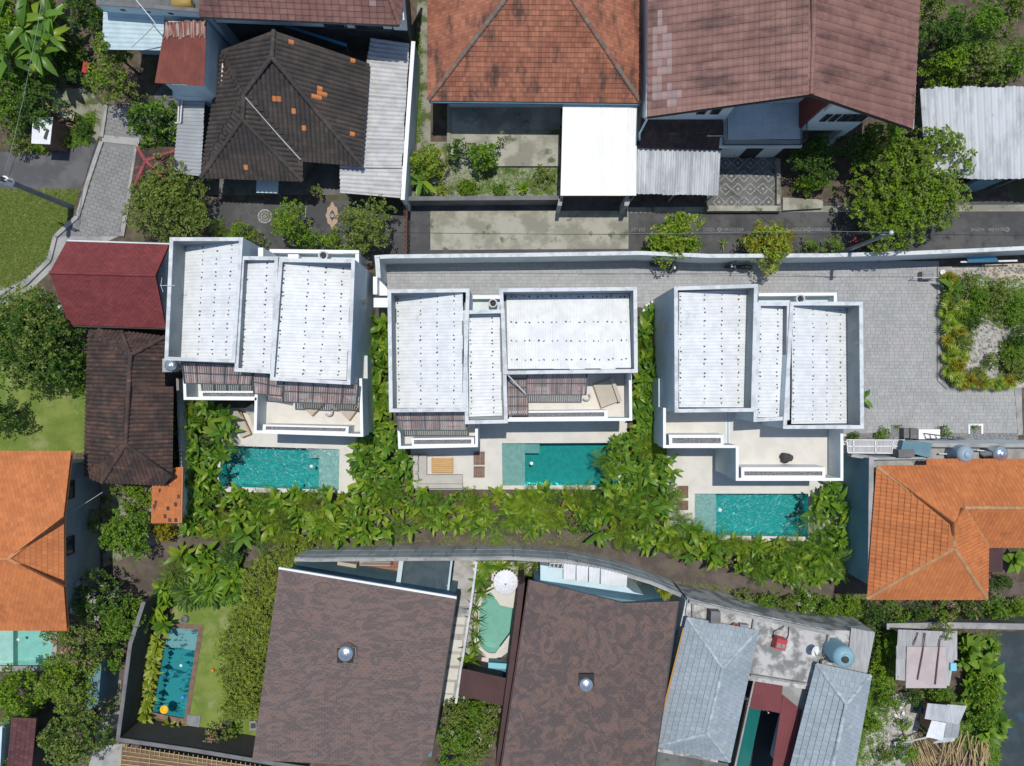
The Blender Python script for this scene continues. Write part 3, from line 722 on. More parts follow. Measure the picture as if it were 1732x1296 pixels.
def pool(name, label, quad, zw, depth, tile, water, ledge=None, ltile=None, ldepth=0.35, group=None, rim=None, rimw=0.12, rimz=0.06, step=None):
    """a basin below the ground: floor, walls, water sheet, shallow ledge"""
    w_ = [V2(p) for p in PX(quad, 0)]
    c = (sum(p[0] for p in w_)/len(w_), sum(p[1] for p in w_)/len(w_))
    t = thing(name, label, 'pool', (c[0], c[1], -depth), group)
    if area2(w_) < 0: w_ = w_[::-1]
    fl = MB(); pts = [Vector((p[0], p[1], -depth)) for p in w_]
    fl.add(pts, [list(range(len(pts)))] if len(pts) <= 4 else [orient(pts, f) for f in tessellate_polygon([pts])]); fl.build('pool_floor', tile, t)
    wl = MB(); k = len(w_)
    for i in range(k):
        a = w_[i]; b = w_[(i+1) % k]
        wl.add([(a[0], a[1], rimz), (b[0], b[1], rimz), (b[0], b[1], -depth), (a[0], a[1], -depth)], [(0, 1, 2, 3)])
    wl.build('pool_wall', tile, t)
    if ledge:
        lb = MB(); lb.wprism([V2(p) for p in PX(ledge, 0)], -ldepth, -depth)
        lb.build('shallow_ledge', ltile or tile, t)
    if step:
        lb = MB(); lb.wprism([V2(p) for p in PX(step, 0)], -ldepth*1.5, -depth); lb.build('pool_step', ltile or tile, t)
    wi = [tuple(Vector(p)+(Vector(c)-Vector(p)).normalized()*0.004) for p in w_]
    wt = MB(); wt.wprism(wi, zw, -depth+0.004); wt.build('water', water, t)
    if rim:
        o = []
        for i in range(k):
            p0, p1, p2 = Vector(w_[i-1]), Vector(w_[i]), Vector(w_[(i+1) % k]); d0 = (p1-p0).normalized(); d1 = (p2-p1).normalized()
            n_ = Vector((d0.y, -d0.x))+Vector((d1.y, -d1.x)); n_ = n_/max(0.4, n_.length_squared)*2; o.append(tuple(p1+n_*rimw))
        r_ = MB()
        for i in range(k):
            j = (i+1) % k
            r_.wprism([w_[i], o[i], o[j], w_[j]] , rimz+0.004*(i % 2), -0.1)
        r_.build('pool_rim', rim, t)
    return t

# ------------------------------------------------------------------ ground, roads, paths
POOL1 = [(374, 753.5), (574.5, 760), (573, 829), (372, 823)]
POOL2 = [(849, 750), (1044, 749), (1045, 821), (850, 821)]
POOL3 = [(1175, 835), (1367, 835), (1366, 908), (1174, 905)]
POOLL = [(-60, 1040), (89, 1040), (87, 1126), (-60, 1126)]
POOL5 = [(284, 1062), (336, 1064.5), (312, 1216), (258, 1205)]
POOLK = [(828.7, 999.8), (816, 1013), (811, 1034), (810, 1055), (809, 1076), (812, 1092), (822.5, 1103), (835, 1106), (849.6, 1101), (860, 1088),
         (864, 1071.7), (868, 1046.7), (870.4, 1025.8), (860, 1024.8), (847.5, 1021.7), (839, 1014), (834, 1005)]
def chaikin(p):
    return [q for i in range(len(p)) for a, b in ((p[i], p[(i+1) % len(p)]),) for q in ((a[0]*.75+b[0]*.25, a[1]*.75+b[1]*.25), (a[0]*.25+b[0]*.75, a[1]*.25+b[1]*.75))]
POOLK = chaikin(chaikin(POOLK))
holes = [POOL1, POOL2, POOL3, POOLL, POOL5, POOLK]
big = [Vector((x, y, 0)) for x, y in ((-260, -260), (260, -260), (260, 260), (-260, 260))]
loops = [big]+[[Vector((q.x, q.y, 0)) for q in PX(h, 0)] for h in holes]
flat = [p for l in loops for p in l]
gmb = MB(); gmb.add(flat, [orient(flat, t) for t in tessellate_polygon(loops)]); gmb.build('ground', m_soil, kind='structure')

sheet('road', [(352, 338), (700, 340), (1732, 340), (1900, 340), (1900, 428), (655, 430), (655, 445), (430, 445), (352, 440)], 0.004, m_asph)
sheet('concrete_apron', [(728, 357), (1063, 357), (1063, 421), (728, 423)], 0.012, m_concold)
sheet('gutter_strip', [(1063, 351), (1900, 345), (1900, 357), (1063, 360)], 0.010, m_concold)
sheet('side_street', [(-80, 262), (62, 254), (170, 240), (172, 262), (150, 285), (136, 322), (-80, 323)], 0.006, m_asph2)
sheet('yard_ground', [(70, 150), (150, 150), (178, 185), (172, 235), (60, 255), (70, 190)], 0.004, m_mossc)
sheet('footpath', [(-40, 508), (0, 482), (45, 455), (80, 425), (92, 398), (205, 398), (110, 440), (90, 455), (50, 492), (10, 518), (-40, 545)], 0.008, m_conc)
sheet('lane_verge', [(705, -40), (732, -40), (728, 240), (758, 240), (758, 290), (705, 290)], 0.004, m_mossc)
sheet('dirt_path', [(120, 990), (240, 925), (330, 880), (480, 880), (900, 870), (1060, 890), (1140, 930), (1250, 965), (1440, 985), (1470, 985), (1900, 985), (1900, 1045), (1470, 1045), (1290, 1040), (1160, 1020),
                    (1000, 960), (860, 945), (520, 945), (400, 950), (240, 1010), (200, 1300), (120, 1300)], 0.004, m_dirt)
sheet('wild_grass_bank', [(-80, 322), (134, 322), (128, 345), (116, 370), (90, 398), (80, 435), (42, 472), (-80, 548)], 0.005, m_grass)
sheet('garden_lawn', [(-80, 600), (160, 600), (150, 766), (-80, 766)], 0.006, m_lawn)
sheet('pool_lawn', [(300, 1010), (470, 1010), (455, 1250), (330, 1250), (300, 1232), (318, 1215), (340, 1062), (284, 1056)], 0.006, m_lawn)
sheet('rubble_ground', [(1588, 452), (1900, 440), (1900, 656), (1602, 656), (1586, 640)], 0.006, m_rubble)
sheet('sandy_ground', [(1660, 448), (1900, 440), (1900, 485), (1700, 480), (1665, 466)], 0.012, m_sandy)
sheet('waste_ground', [(1470, 1060), (1900, 1060), (1900, 1400), (1440, 1400)], 0.004, m_soil)
sheet('rubble_patch', [(1480, 1180), (1540, 1170), (1560, 1215), (1530, 1296), (1450, 1296)], 0.010, m_rubble)
sheet('dark_yard', [(1685, 1068), (1900, 1068), (1900, 1400), (1690, 1400)], 0.012, m_dkyard)  # yard surface in a near-black, blotchy teal colour
sheet('concrete_yard', [(160, 1262), (212, 1258), (206, 1330), (140, 1330)], 0.012, m_conc)
sheet('gravel_lane', [(165, 1150), (205, 1150), (200, 1262), (160, 1262)], 0.008, m_mossc)
sheet('garden_ground', [(170, 815), (310, 815), (310, 900), (175, 960)], 0.010, m_mossc)
sheet('narrow_yard', [(765, 945), (812, 945), (785, 1190), (745, 1190)], 0.008, m_ochre)
sheet('patio', [(757, 175), (950, 175), (948, 334), (690, 336), (740, 285), (757, 285)], 0.008, m_mossc)
sheet('dark_courtyard', [(370, 40), (700, 40), (700, 330), (300, 330), (260, 160)], 0.005, m_concdk_shade)

# villa courtyard: grey stone pavers laid in courses
yard = sheet('courtyard', [(640, 440), (1588, 442), (1588, 452), (1586, 640), (1602, 656), (1722, 656), (1727, 736), (1430, 742), (1100, 742), (1085, 520), (640, 520)], 0.006, m_pjoint)
yp = [V2(p) for p in PX([(644, 444), (1584, 444), (1582, 640), (1600, 660), (1720, 660), (1724, 730), (1440, 738), (1100, 738), (1085, 520), (644, 518)], 0)]
pm = MB(); pm.add([(-.5, -.5, .0), (.5, -.5, .0), (.5, .5, .0), (-.5, .5, .0), (-.49, -.485, 1), (.49, -.485, 1), (.49, .485, 1), (-.49, .485, 1)],
                  [(4, 5, 6, 7), (0, 1, 5, 4), (1, 2, 6, 5), (2, 3, 7, 6), (3, 0, 4, 7)])
pme = pm.mesh('paver', m_paver, center=False)[0]
cand = []; y = min(p[1] for p in yp); R1 = random.Random(5)
while y < max(p[1] for p in yp):
    hh = 0.22; x = min(p[0] for p in yp)-R1.random()*0.4
    while x < max(p[0] for p in yp):
        ww = R1.choice((0.22, 0.33, 0.33, 0.44)); c = (x+ww/2, y+hh/2)
        if all(inside(q, yp) for q in ((x+.05, y+.05), (x+ww-.05, y+.05), (x+ww-.05, y+hh-.05), (x+.05, y+hh-.05))):
            cp = (CX+c[0]*F/H, CY-c[1]*F/H)
            hid = (650 < cp[0] < 1078 and cp[1] > 512) or (1112 < cp[0] < 1462 and cp[1] > 516)
            if not hid: cand.append((c[0]**2+c[1]**2, c, ww, hh))
        x += ww
    y += hh
cand.sort(); rest = MB()
for k, (d, c, ww, hh) in enumerate(cand):
    m = Matrix.Translation((c[0], c[1], 0.006)) @ Matrix.Rotation(R1.uniform(-.012, .012), 4, 'X') @ Matrix.Diagonal((ww-.007, hh-.007, 0.02+0.008*R1.random(), 1))
    if k < 300: inst('paver', pme, m, yard)
    else: rest.add([m @ v.co for v in pme.vertices], [list(p.vertices) for p in pme.polygons])
rest.build('paver', m_paver, yard, kind='stuff')
# the paver path edge in pale stone by the plot
kb = MB(); kb.prism([(1716, 656), (1728, 656), (1730, 736), (1722, 736)], 0.05, 0.0); kb.prism([(1586, 452), (1590, 452), (1590, 640), (1606, 655), (1602, 659), (1586, 643)], 0.10, 0.0)
kb.build('kerb', m_conc, kind='structure')

# alley of concrete blocks with kerbs
alley = sheet('paved_alley', [(180, 180), (262, 180), (240, 240), (222, 330), (200, 400), (96, 400), (130, 372), (150, 310), (172, 240)], 0.010, m_joint)
ap = [V2(p) for p in PX([(186, 180), (262, 180), (232, 240), (216, 330), (200, 398), (100, 398), (138, 366), (156, 310), (178, 240)], 0)]
bm_ = pm.mesh('paving_block', m_block, center=False)[0]
al = []; dv = Vector((0.30, 1.0, 0)).normalized(); du = Vector((dv.y, -dv.x, 0)); o0 = P(160, 300)
rm = Matrix((du, dv, Vector((0, 0, 1)))).transposed().to_4x4()
for r in range(-24, 24):
    for k in range(-12, 12):
        c = o0 + du*(k*0.46+(r % 2)*0.23) + dv*r*0.235
        if inside((c.x, c.y), ap) and not (P(0, 250).y < c.y < P(0, 227).y): al.append(c)
al.sort(key=lambda c: c.x**2+c.y**2); rest = MB()
for k, c in enumerate(al):
    m = Matrix.Translation((c.x, c.y, 0.010)) @ rm @ Matrix.Diagonal((0.44, 0.215, 0.022+0.01*rnd.random(), 1))
    if k < 300: inst('paving_block', bm_, m, alley)
    else: rest.add([m @ v.co for v in bm_.vertices], [list(p.vertices) for p in bm_.polygons])
if rest.v: rest.build('paving_block', m_block, alley, kind='stuff')
kb = MB()
for a, b in (((234, 234), (224, 300)), ((224, 300), (207, 400)), ((180, 178), (172, 232)), ((172, 240), (150, 305)), ((150, 305), (132, 366)), ((132, 366), (94, 400)), ((94, 400), (84, 440)), ((84, 440), (44, 480)), ((44, 480), (-20, 515))):
    kb.beam(P(*a, 0.07), P(*b, 0.07), 0.26, 0.15)
kb.prism([(174, 228), (232, 234), (230, 246), (172, 240)], 0.05, 0.0)
kb.build('kerb', m_conc, kind='structure')

# painted signs and pebble mosaics on the road
RR = random.Random(3); mk = MB()
def glyphs(x0, x1, y, hgt):
    x = x0
    while x < x1:
        wd = RR.uniform(2.2, 3.6); s = RR.randint(0, 3)
        segs = [[((0, 0), (0, 1)), ((0, 1), (1, .6)), ((1, .6), (0, .4))], [((0, 0), (1, 1)), ((1, 0), (0, 1))], [((0, 0), (0, 1)), ((0, .5), (1, .5)), ((1, .5), (1, 0)), ((0, 1), (1, 1))], [((0, 1), (1, 1)), ((1, 1), (0, 0)), ((0, 0), (1, 0))]][s]
        for a, b in segs:
            mk.beam(P(x+a[0]*wd, y-a[1]*hgt, 0.010), P(x+b[0]*wd, y-b[1]*hgt, 0.010), 0.03, 0.004)
        x += wd+1.3
for a, b in ((1068, 1090), (1189, 1209), (1225, 1258), (1340, 1362), (1374, 1402), (1642, 1662), (1672, 1702)): glyphs(a, b, 391, 5.0)
for cx in (1217, 1368, 1704):
    c = P(cx, 388.5, 0.012)
    for i in range(8):
        a = i*math.pi/4; d = Vector((math.cos(a), math.sin(a), 0)); mk.beam(c+d*0.07, c+d*0.16, 0.05, 0.004)
    for i in range(12):
        a = i*math.pi/6; b = (i+1)*math.pi/6
        mk.beam(c+Vector((math.cos(a), math.sin(a), 0))*0.095, c+Vector((math.cos(b), math.sin(b), 0))*0.095, 0.025, 0.005)
mk.build('road_marking', m_mark, kind='structure')
ms = MB(); c = P(448, 366, 0.010)
for r0, r1 in ((0.34, 0.47), (0.20, 0.28), (0.03, 0.13)):
    for i in range(28):
        a = i*2*math.pi/28; b = (i+0.86)*2*math.pi/28
        ms.solid([c+Vector((math.cos(t)*r, math.sin(t)*r, 0.008)) for t, r in ((a, r0), (b, r0), (b, r1), (a, r1))], [c+Vector((math.cos(t)*r, math.sin(t)*r, -0.004)) for t, r in ((a, r0), (b, r0), (b, r1), (a, r1))])
ms.build('round_mosaic', m_mosw, kind='structure')
ms = MB(); c = P(562, 364.5, 0.012); ol = []; il = []
for i in range(40):
    t = 2*math.pi*i/40; q = abs(math.cos(t))**1.3; r = 0.40*(1+0.10*math.cos(8*t)); rx = r; ry = r*1.55+0.22*(abs(math.sin(t))**9)
    ol.append(Vector((math.cos(t)*rx, math.sin(t)*ry, 0))); il.append(Vector((math.cos(t)*rx*0.42, math.sin(t)*ry*0.42, 0)))
for i in range(40):
    j = (i+1) % 40; ms.solid([c+il[i], c+il[j], c+ol[j], c+ol[i]], [c+v-Vector((0, 0, 0.006)) for v in (il[i], il[j], ol[j], ol[i])])
ms.build('diamond_mosaic', m_mosp, kind='structure')
ms = MB(); ms.lathe([(0.13, -0.006), (0.13, 0.004)], c, 12); ms.build('mosaic_centre', m_mosw, kind='structure')
ms = MB(); ms.beam(P(518.5, 340, 0.01), P(516, 372, 0.01), 0.05, 0.01); ms.build('road_line', m_mosw, kind='structure')

# grass
tufts('wild_grass', [[(-20, 322), (134, 322), (116, 370), (90, 398), (80, 435), (42, 470), (-20, 500)]], 6500, 0.22, L_wild, 1, 5, 0.03)
tufts('verge_grass', [[(740, 905), (1000, 905), (1000, 922), (740, 922)], [(1090, 975), (1230, 990), (1290, 1035), (1180, 1012), (1090, 985)], [(430, 908), (560, 918), (740, 912), (560, 930)]], 420, 0.16, L_olive, 2, 4, 0.025)
tufts('short_lawn_grass', [[(0, 650), (148, 640), (146, 764), (0, 764)], [(338, 1035), (400, 1030), (410, 1235), (322, 1235)]], 3200, 0.05, L_green, 3, 4, 0.012)
tufts('yard_weeds', [[(120, 200), (165, 190), (150, 245), (105, 250)], [(60, 230), (110, 252), (60, 256)], [(1480, 1140), (1510, 1140), (1490, 1296), (1440, 1296)], [(1640, 470), (1732, 470), (1732, 545), (1660, 540)], [(1560, 1030), (1732, 1025), (1732, 1045), (1560, 1045)]], 420, 0.28, L_green, 4, 5, 0.03)
tufts('plot_weeds', [[(1594, 460), (1660, 490), (1660, 540), (1640, 600), (1625, 650), (1600, 650)], [(1650, 490), (1732, 490), (1732, 560), (1650, 545)], [(1690, 580), (1732, 570), (1732, 645), (1690, 640)]], 700, 0.26, L_olive, 15, 5, 0.035)
tufts('thicket_weeds', [[(1480, 1070), (1520, 1070), (1510, 1170), (1470, 1210), (1450, 1290), (1440, 1290)], [(1540, 1170), (1640, 1170), (1680, 1240), (1560, 1240)], [(1600, 1240), (1690, 1230), (1690, 1290), (1670, 1290)], [(1620, 1070), (1690, 1070), (1690, 1240), (1640, 1240)]], 520, 0.28, L_green, 16, 5, 0.04)
tufts('mossy_weeds', [[(1465, 1005), (1300, 1010), (1300, 1030), (1465, 1030)], [(700, 60), (712, 60), (712, 240), (700, 240)], [(760, 280), (945, 285), (945, 330), (700, 332)], [(835, 270), (945, 275), (945, 330), (770, 330)]], 480, 0.18, L_green, 5, 4, 0.03)
# stones of the rubble
rs = MB(); R2 = random.Random(8)
for poly, n in (([(1650, 580), (1700, 585), (1720, 640), (1630, 640)], 190), ([(1650, 450), (1732, 448), (1732, 480), (1650, 475)], 190), ([(1660, 530), (1732, 535), (1715, 580), (1660, 580)], 120), ([(1505, 1180), (1540, 1180), (1535, 1230), (1505, 1290), (1480, 1290)], 160)):
    xs = [p[0] for p in poly]; ys = [p[1] for p in poly]
    for i in range(n):
        q = (R2.uniform(min(xs), max(xs)), R2.uniform(min(ys), max(ys)))
        if not inside(q, poly): continue
        c = P(*q); s_ = R2.uniform(0.03, 0.12); rs.box(c+Vector((0, 0, s_*0.3)), (s_*R2.uniform(.8, 1.8), s_*R2.uniform(.8, 1.6), s_), rot=Euler((R2.random(), R2.random(), R2.random()*3)).to_matrix())
rs.build('rubble_stones', m_rubble, kind='stuff')

# ------------------------------------------------------------------ the three white villas
ZT = 6.5
def quadpx(q): return [P(*p) for p in q]
def box_volume(root, outer, panel, ribs, pitch=0.2, z=ZT, screws=(), zfloor=None, th=0.17):
    """one flat-topped volume: outer wall, lined parapet, sunken white ribbed roof; panel px corners (x,y,z) order NW,NE,SE,SW"""
    o = [V2(p) for p in PX(outer, z)]
    if area2(o) < 0: o = o[::-1]
    zf = min(p[2] for p in panel)-0.12
    mb = MB(); k = len(o)
    inn = []
    for i in range(k):
        p0, p1, p2 = Vector(o[i-1]), Vector(o[i]), Vector(o[(i+1) % k]); d0 = (p1-p0).normalized(); d1 = (p2-p1).normalized()
        n_ = Vector((-d0.y, d0.x))+Vector((-d1.y, d1.x)); n_ = n_/max(.4, n_.length_squared)*2; inn.append(tuple(p1+n_*th))
    for i in range(k):
        j = (i+1) % k; a, b, c, d = o[i], o[j], inn[j], inn[i]
        mb.add([(*a, 0), (*b, 0), (*b, z-0.05), (*a, z-0.05)], [(0, 1, 2, 3)], 0)
        mb.add([(*d, zf), (*d, z-0.05), (*c, z-0.05), (*c, zf)], [(0, 1, 2, 3)], 1)
    mb.add([(*p, zf) for p in inn], [list(range(k))], 1)
    mb.add([(*p, 0) for p in o], [list(range(k))[::-1]], 0)
    w_ = mb.build('wall', [m_white, m_render], root)
    cp = MB(); e = 0.025
    for i in range(k):
        j = (i+1) % k
        def ex(p, q, s): v = Vector(p)-Vector(q); return tuple(Vector(p)+v.normalized()*s)
        a, b, c, d = ex(o[i], inn[i], e), ex(o[j], inn[j], e), ex(inn[j], o[j], e), ex(inn[i], o[i], e)
        cp.add([(*a, z-0.05), (*b, z-0.05), (*c, z-0.05), (*d, z-0.05), (*a, z), (*b, z), (*c, z), (*d, z)], [(4, 5, 6, 7), (0, 1, 5, 4), (2, 3, 7, 6)])
    cp.build('coping', m_coping, root)
    Q = quadpx(panel)
    S, n = corr(root, [Q[0], Q[1], Q[2], Q[3]], ribs, pitch, 0.02, m_whitesheet, shape='trap', seg=4, jag=0.02, along=2, lift=0.03)
    g = MB(); g.slab([q-Vector((0, 0, 0.06)) for q in Q], 0.05); g.build('roof_frame', m_render, root)
    if screws:
        su, sv, pair = screws; sm = MB()
        for i in range(su):
            for j in range(sv):
                for e in ((0,) if not pair else (0, 1)):
                    a = (i+0.12 if i == 0 else i+0.5)/su; bb = (j+0.32+0.34*e)/sv
                    p = S(bb, a)          # S runs across the ribs first, then along them
                    p = p+Vector((rnd.uniform(-.03, .03), rnd.uniform(-.03, .03), 0.055)); r = rnd.uniform(0.035, 0.06)
                    sm.lathe([(r, -0.02), (r*0.9, 0.01), (r*0.4, 0.02)], p, 6)
                    if rnd.random() < 0.3: sm.box(p+Vector((rnd.uniform(-.06, .06), rnd.uniform(-.05, .05), -0.01)), (0.09, 0.04, 0.008), rz=rnd.random()*3)
        sm.build('roof_screws', m_frame, root, kind='stuff')
    return w_

def pergola(root, quad, n, z, cross=1, posts=True):
    """quad px NW,NE,SE,SW; slats run north-south"""
    A, B, C, D = [P(p[0], p[1], z) for p in quad]; fr = MB()
    up = Vector((0, 0, 0.06))
    for a, b in ((A, B), (D, C), (A, D), (B, C)): fr.beam(a+up, b+up, 0.06, 0.10)
    for i in range(1, cross+1):
        t = i/(cross+1); fr.beam(A.lerp(D, t)+up, B.lerp(C, t)+up, 0.045, 0.08)
    k = max(2, int((B-A).length/0.8))
    for i in range(1, k): fr.beam(A.lerp(B, i/k)+up, D.lerp(C, i/k)+up, 0.04, 0.08)
    p = fr.build('pergola', m_steel, root)
    me = None
    for i in range(n):
        t = (i+0.5)/n; a = A.lerp(B, t)-Vector((0, 0, 0.03)); b = D.lerp(C, t)-Vector((0, 0, 0.03)); mid = (a+b)/2; d = b-a
        if me is None:
            sm = MB(); sm.box((0, 0, 0), ((B-A).length/n*0.70, d.length*0.985, 0.03)); me = sm.mesh('slat', m_slat, center=False)[0]
        inst('slat', me, Matrix.Translation(mid) @ Matrix.Rotation(math.atan2(d.y, d.x)+math.pi/2, 4, 'Z'), p)
    g = MB(); g.slab([q+Vector((0, 0, 0.135)) for q in (A, B, C, D)], 0.012); g.build('glass_panel', m_glass, p)
    return p

def balcony(root, outer, zp, zf, open_edges=(), th=0.15):
    """solid storey below, cream floor at zf, parapet round the outer px polygon at zp"""
    o = [V2(p) for p in PX(outer, zp)]
    if area2(o) < 0: o = o[::-1]; rev = True
    mb = MB(); mb.wprism(o, zf-0.02, 0.0); mb.build('wall', m_white, root)
    k = len(o); inn = []
    for i in range(k):
        p0, p1, p2 = Vector(o[i-1]), Vector(o[i]), Vector(o[(i+1) % k]); d0 = (p1-p0).normalized(); d1 = (p2-p1).normalized()
        n_ = Vector((-d0.y, d0.x))+Vector((-d1.y, d1.x)); n_ = n_/max(.4, n_.length_squared)*2; inn.append(tuple(p1+n_*th))
    fl = MB(); fl.wprism(inn, zf+0.02, zf-0.015); fl.build('balcony_floor', m_terr, root)
    return o, inn
def parapets(root, runs, zp, zf, th=0.15):
    for r in runs: wall_run(root, [(a, b) for a, b in r], zp, zf-0.02, th, m_white, 'parapet', cope=m_whiteclean, ch=0.03, cw=0.008)
def planter(root, px, grav, z, zf, zg):
    o = [V2(p) for p in PX(px, z)]; g = [V2(p) for p in PX(grav, z)]; mb = MB()
    if area2(o) < 0: o = o[::-1]
    if area2(g) < 0: g = g[::-1]
    a = min(range(4), key=lambda i: (Vector(g[i])-Vector(o[0])).length); g = g[a:]+g[:a]
    for i in range(4):
        j = (i+1) % 4; mb.wprism([o[i], o[j], g[j], g[i]], z+0.002*(i % 2), zf+0.02)
    p = mb.build('planter_box', m_whiteclean, root)
    gm = MB(); n = 34
    for i in range(n):
        for j in range(5):
            s_, t_ = rnd.uniform(0.01, 0.99), rnd.uniform(0.08, 0.92)
            q = (Vector(g[0])*(1-s_)+Vector(g[1])*s_)*(1-t_)+(Vector(g[3])*(1-s_)+Vector(g[2])*s_)*t_
            k_ = rnd.uniform(0.04, 0.10); gm.box((q.x, q.y, zg), (k_*1.2, k_, k_*0.8), rz=rnd.random()*3)
    gm.wprism(g, zg, zf+0.03); gm.build('gravel', m_gravel, p)
    return p
def ring(root, x, y, z, r=0.30):
    mb = MB(); mb.lathe([(r, 0), (r, 0.35), (r*0.97, 0.4), (r*0.72, 0.4), (r*0.68, 0.33), (r*0.68, 0.05)], P(x, y, z), 24); o = mb.build('round_vent', m_coping, root)
    d = MB(); d.lathe([(r*0.6, 0.0), (r*0.55, 0.12), (0.05, 0.2)], P(x, y, z)+Vector((0, 0, 0.02)), 14); d.build('vent_cap', m_frame, o)
def wall_lamp(root, x, y, z, rz=0.5):
    mb = MB(); c = P(x, y, z)
    for sx in (-1, 1): mb.box(c+Vector((sx*0.10, 0, 0)), (0.035, 0.30, 0.05), rz=rz)
    for sy in (-1, 1): mb.box(c+Vector((0, sy*0.15, 0)), (0.22, 0.035, 0.05), rz=rz)
    mb.box(c-Vector((0, 0, 0.02)), (0.14, 0.18, 0.03), rz=rz); mb.build('floodlight', m_black, root)

GV = 'flat roofed white pool villas'
# --- villa 1
v1 = thing('pool_villa', 'white villa at left with three stepped flat roofs beside dark red roof', 'villa', P(450, 560), GV)
box_volume(v1, [(287.4, 402), (410.5, 402), (397, 613), (278.5, 609)], [(309, 414, 4.8), (405.5, 407, 6.15), (394.5, 607.5, 6.15), (301.5, 606, 4.8)], 'ab', screws=(4, 9, True))
box_volume(v1, [(407.5, 434), (470, 434.5), (463, 632), (396.8, 628)], [(416, 440, 5.7), (465, 440, 5.9), (458, 626.5, 5.9), (407.5, 625.5, 5.7)], 'ab', z=6.35, screws=(2, 9, True))
box_volume(v1, [(472.5, 437.5), (600, 439), (592, 650.5), (457, 643)], [(479, 443, 6.1), (594.5, 447, 5.3), (586.5, 643, 5.3), (466, 639, 6.1)], 'ab', z=6.45, screws=(4, 9, True))
pergola(v1, [(308.5, 612), (430, 620), (424.5, 651), (313, 648.5)], 30, 5.3)
pergola(v1, [(428, 626), (481, 641), (477, 669.5), (430, 666)], 13, 5.2)
pergola(v1, [(480, 643), (606, 649), (602.5, 684.5), (480, 680)], 32, 5.3)
balcony(v1, [(311, 600), (436, 600), (434, 675.5), (314, 674.5)], 4.5, 2.9)
parapets(v1, [[(311, 620), (313, 674), (434, 675)]], 4.5, 2.9)
planter(v1, [(336, 661.5), (436, 661.5), (434, 674), (336, 673)], [(343, 664.5), (432, 665), (431, 671), (343, 670.5)], 4.48, 2.9, 4.3)
balcony(v1, [(434.5, 600), (612, 600), (612.5, 736.5), (431, 731)], 4.5, 2.9)
parapets(v1, [[(434, 645), (431.5, 730.5), (612, 736.5), (610, 640)]], 4.5, 2.9)
planter(v1, [(445, 718), (590, 721.5), (589, 734), (444, 729.5)], [(450, 721.3), (585, 724.5), (584, 730), (449, 727)], 4.48, 2.9, 4.3)
b, _ = body(v1, [(455, 424), (604, 426), (603, 445), (455, 445)], 2.7, 0, m_white, name='service_wall')
wall_run(v1, [(456, 424.5), (604, 426.5), (604, 446)], 3.3, 2.65, 0.2, m_white, 'parapet', cope=m_whiteclean, ch=0.04, cw=0.01)
ring(v1, 549, 434, 3.2)
s_ = MB(); s_.prism([(487, 430), (505, 430), (505, 440), (487, 440)], 3.35, 2.7); s_.prism([(436.5, 419), (445, 419), (445, 434), (436.5, 434)], 5.3, 2.7); s_.build('chimney_block', m_whiteclean, v1)
wall_lamp(v1, 615, 512, 4.6)
wp = MB(); wp.tube([P(271, 483, 6.6), P(296, 483, 6.6)], 0.015, 5); wp.tube([P(274, 470, 6.6), P(272, 483, 6.6), P(276, 494, 6.6)], 0.012, 5); wp.build('antenna', m_wcable, v1)
# --- villa 2
v2 = thing('pool_villa', 'white villa in the middle with a wide right roof box', 'villa', P(866, 620), GV)
box_volume(v2, [(655.7, 490), (794, 488.6), (787, 696), (658.6, 697)], [(670, 499, 4.85), (783, 494, 6.15), (782.5, 690, 6.15), (671.5, 690, 4.85)], 'ab', screws=(4, 9, True))
box_volume(v2, [(784, 525.7), (853, 524), (858.5, 715.6), (787, 717)], [(793, 531.5, 5.55), (845, 531.5, 5.55), (849, 703, 5.45), (794, 705, 5.45)], 'ab', z=6.35, screws=(2, 9, True))
box_volume(v2, [(845, 488.6), (1077, 485.7), (1078.4, 630), (852.8, 633)], [(856.5, 498, 5.0), (1064, 498, 5.0), (1068, 623.5, 5.5), (859, 625.5, 5.5)], 'ad', z=6.45, screws=(4, 9, True))
pergola(v2, [(670, 694), (790, 694), (790, 728), (674, 728)], 31, 5.2)
pergola(v2, [(892, 629), (993, 629), (991, 668), (891, 668)], 27, 5.2)
pergola(v2, [(859, 640), (893, 640), (893, 702), (859, 702)], 9, 4.95, cross=3)
balcony(v2, [(673, 690), (806, 690), (806, 754.5), (676, 757.5)], 4.5, 2.9)
parapets(v2, [[(673.5, 700), (676, 757), (806, 754), (806, 724)]], 4.5, 2.9)
planter(v2, [(696, 741.5), (802, 740), (802, 753.5), (697, 755)], [(700, 744.5), (797, 743.5), (797, 750.5), (700, 751.5)], 4.48, 2.9, 4.3)
balcony(v2, [(858.5, 600), (1067, 600), (1067.5, 710), (858.5, 711)], 4.5, 2.9)
parapets(v2, [[(1066, 628), (1067, 709.5), (859, 711)]], 4.5, 2.9)
planter(v2, [(860, 695.5), (1027, 694), (1028, 707.5), (861, 709)], [(866, 699), (1022, 697.5), (1022, 704.5), (866, 706)], 4.48, 2.9, 4.3)
body(v2, [(797, 500), (848, 500), (848, 528), (797, 528)], 2.6, 0, m_white, name='service_wall')
wall_run(v2, [(795, 502.5), (848, 502.5)], 3.2, 2.55, 0.2, m_white, 'parapet', cope=m_whiteclean, ch=0.04, cw=0.01)
ring(v2, 834, 514, 3.0, 0.27)
wp = MB(); wp.tube([P(858.5, 634, 6.2), P(892.5, 670, 5.1)], 0.045, 6); wp.build('drain_pipe', m_wcable, v2)
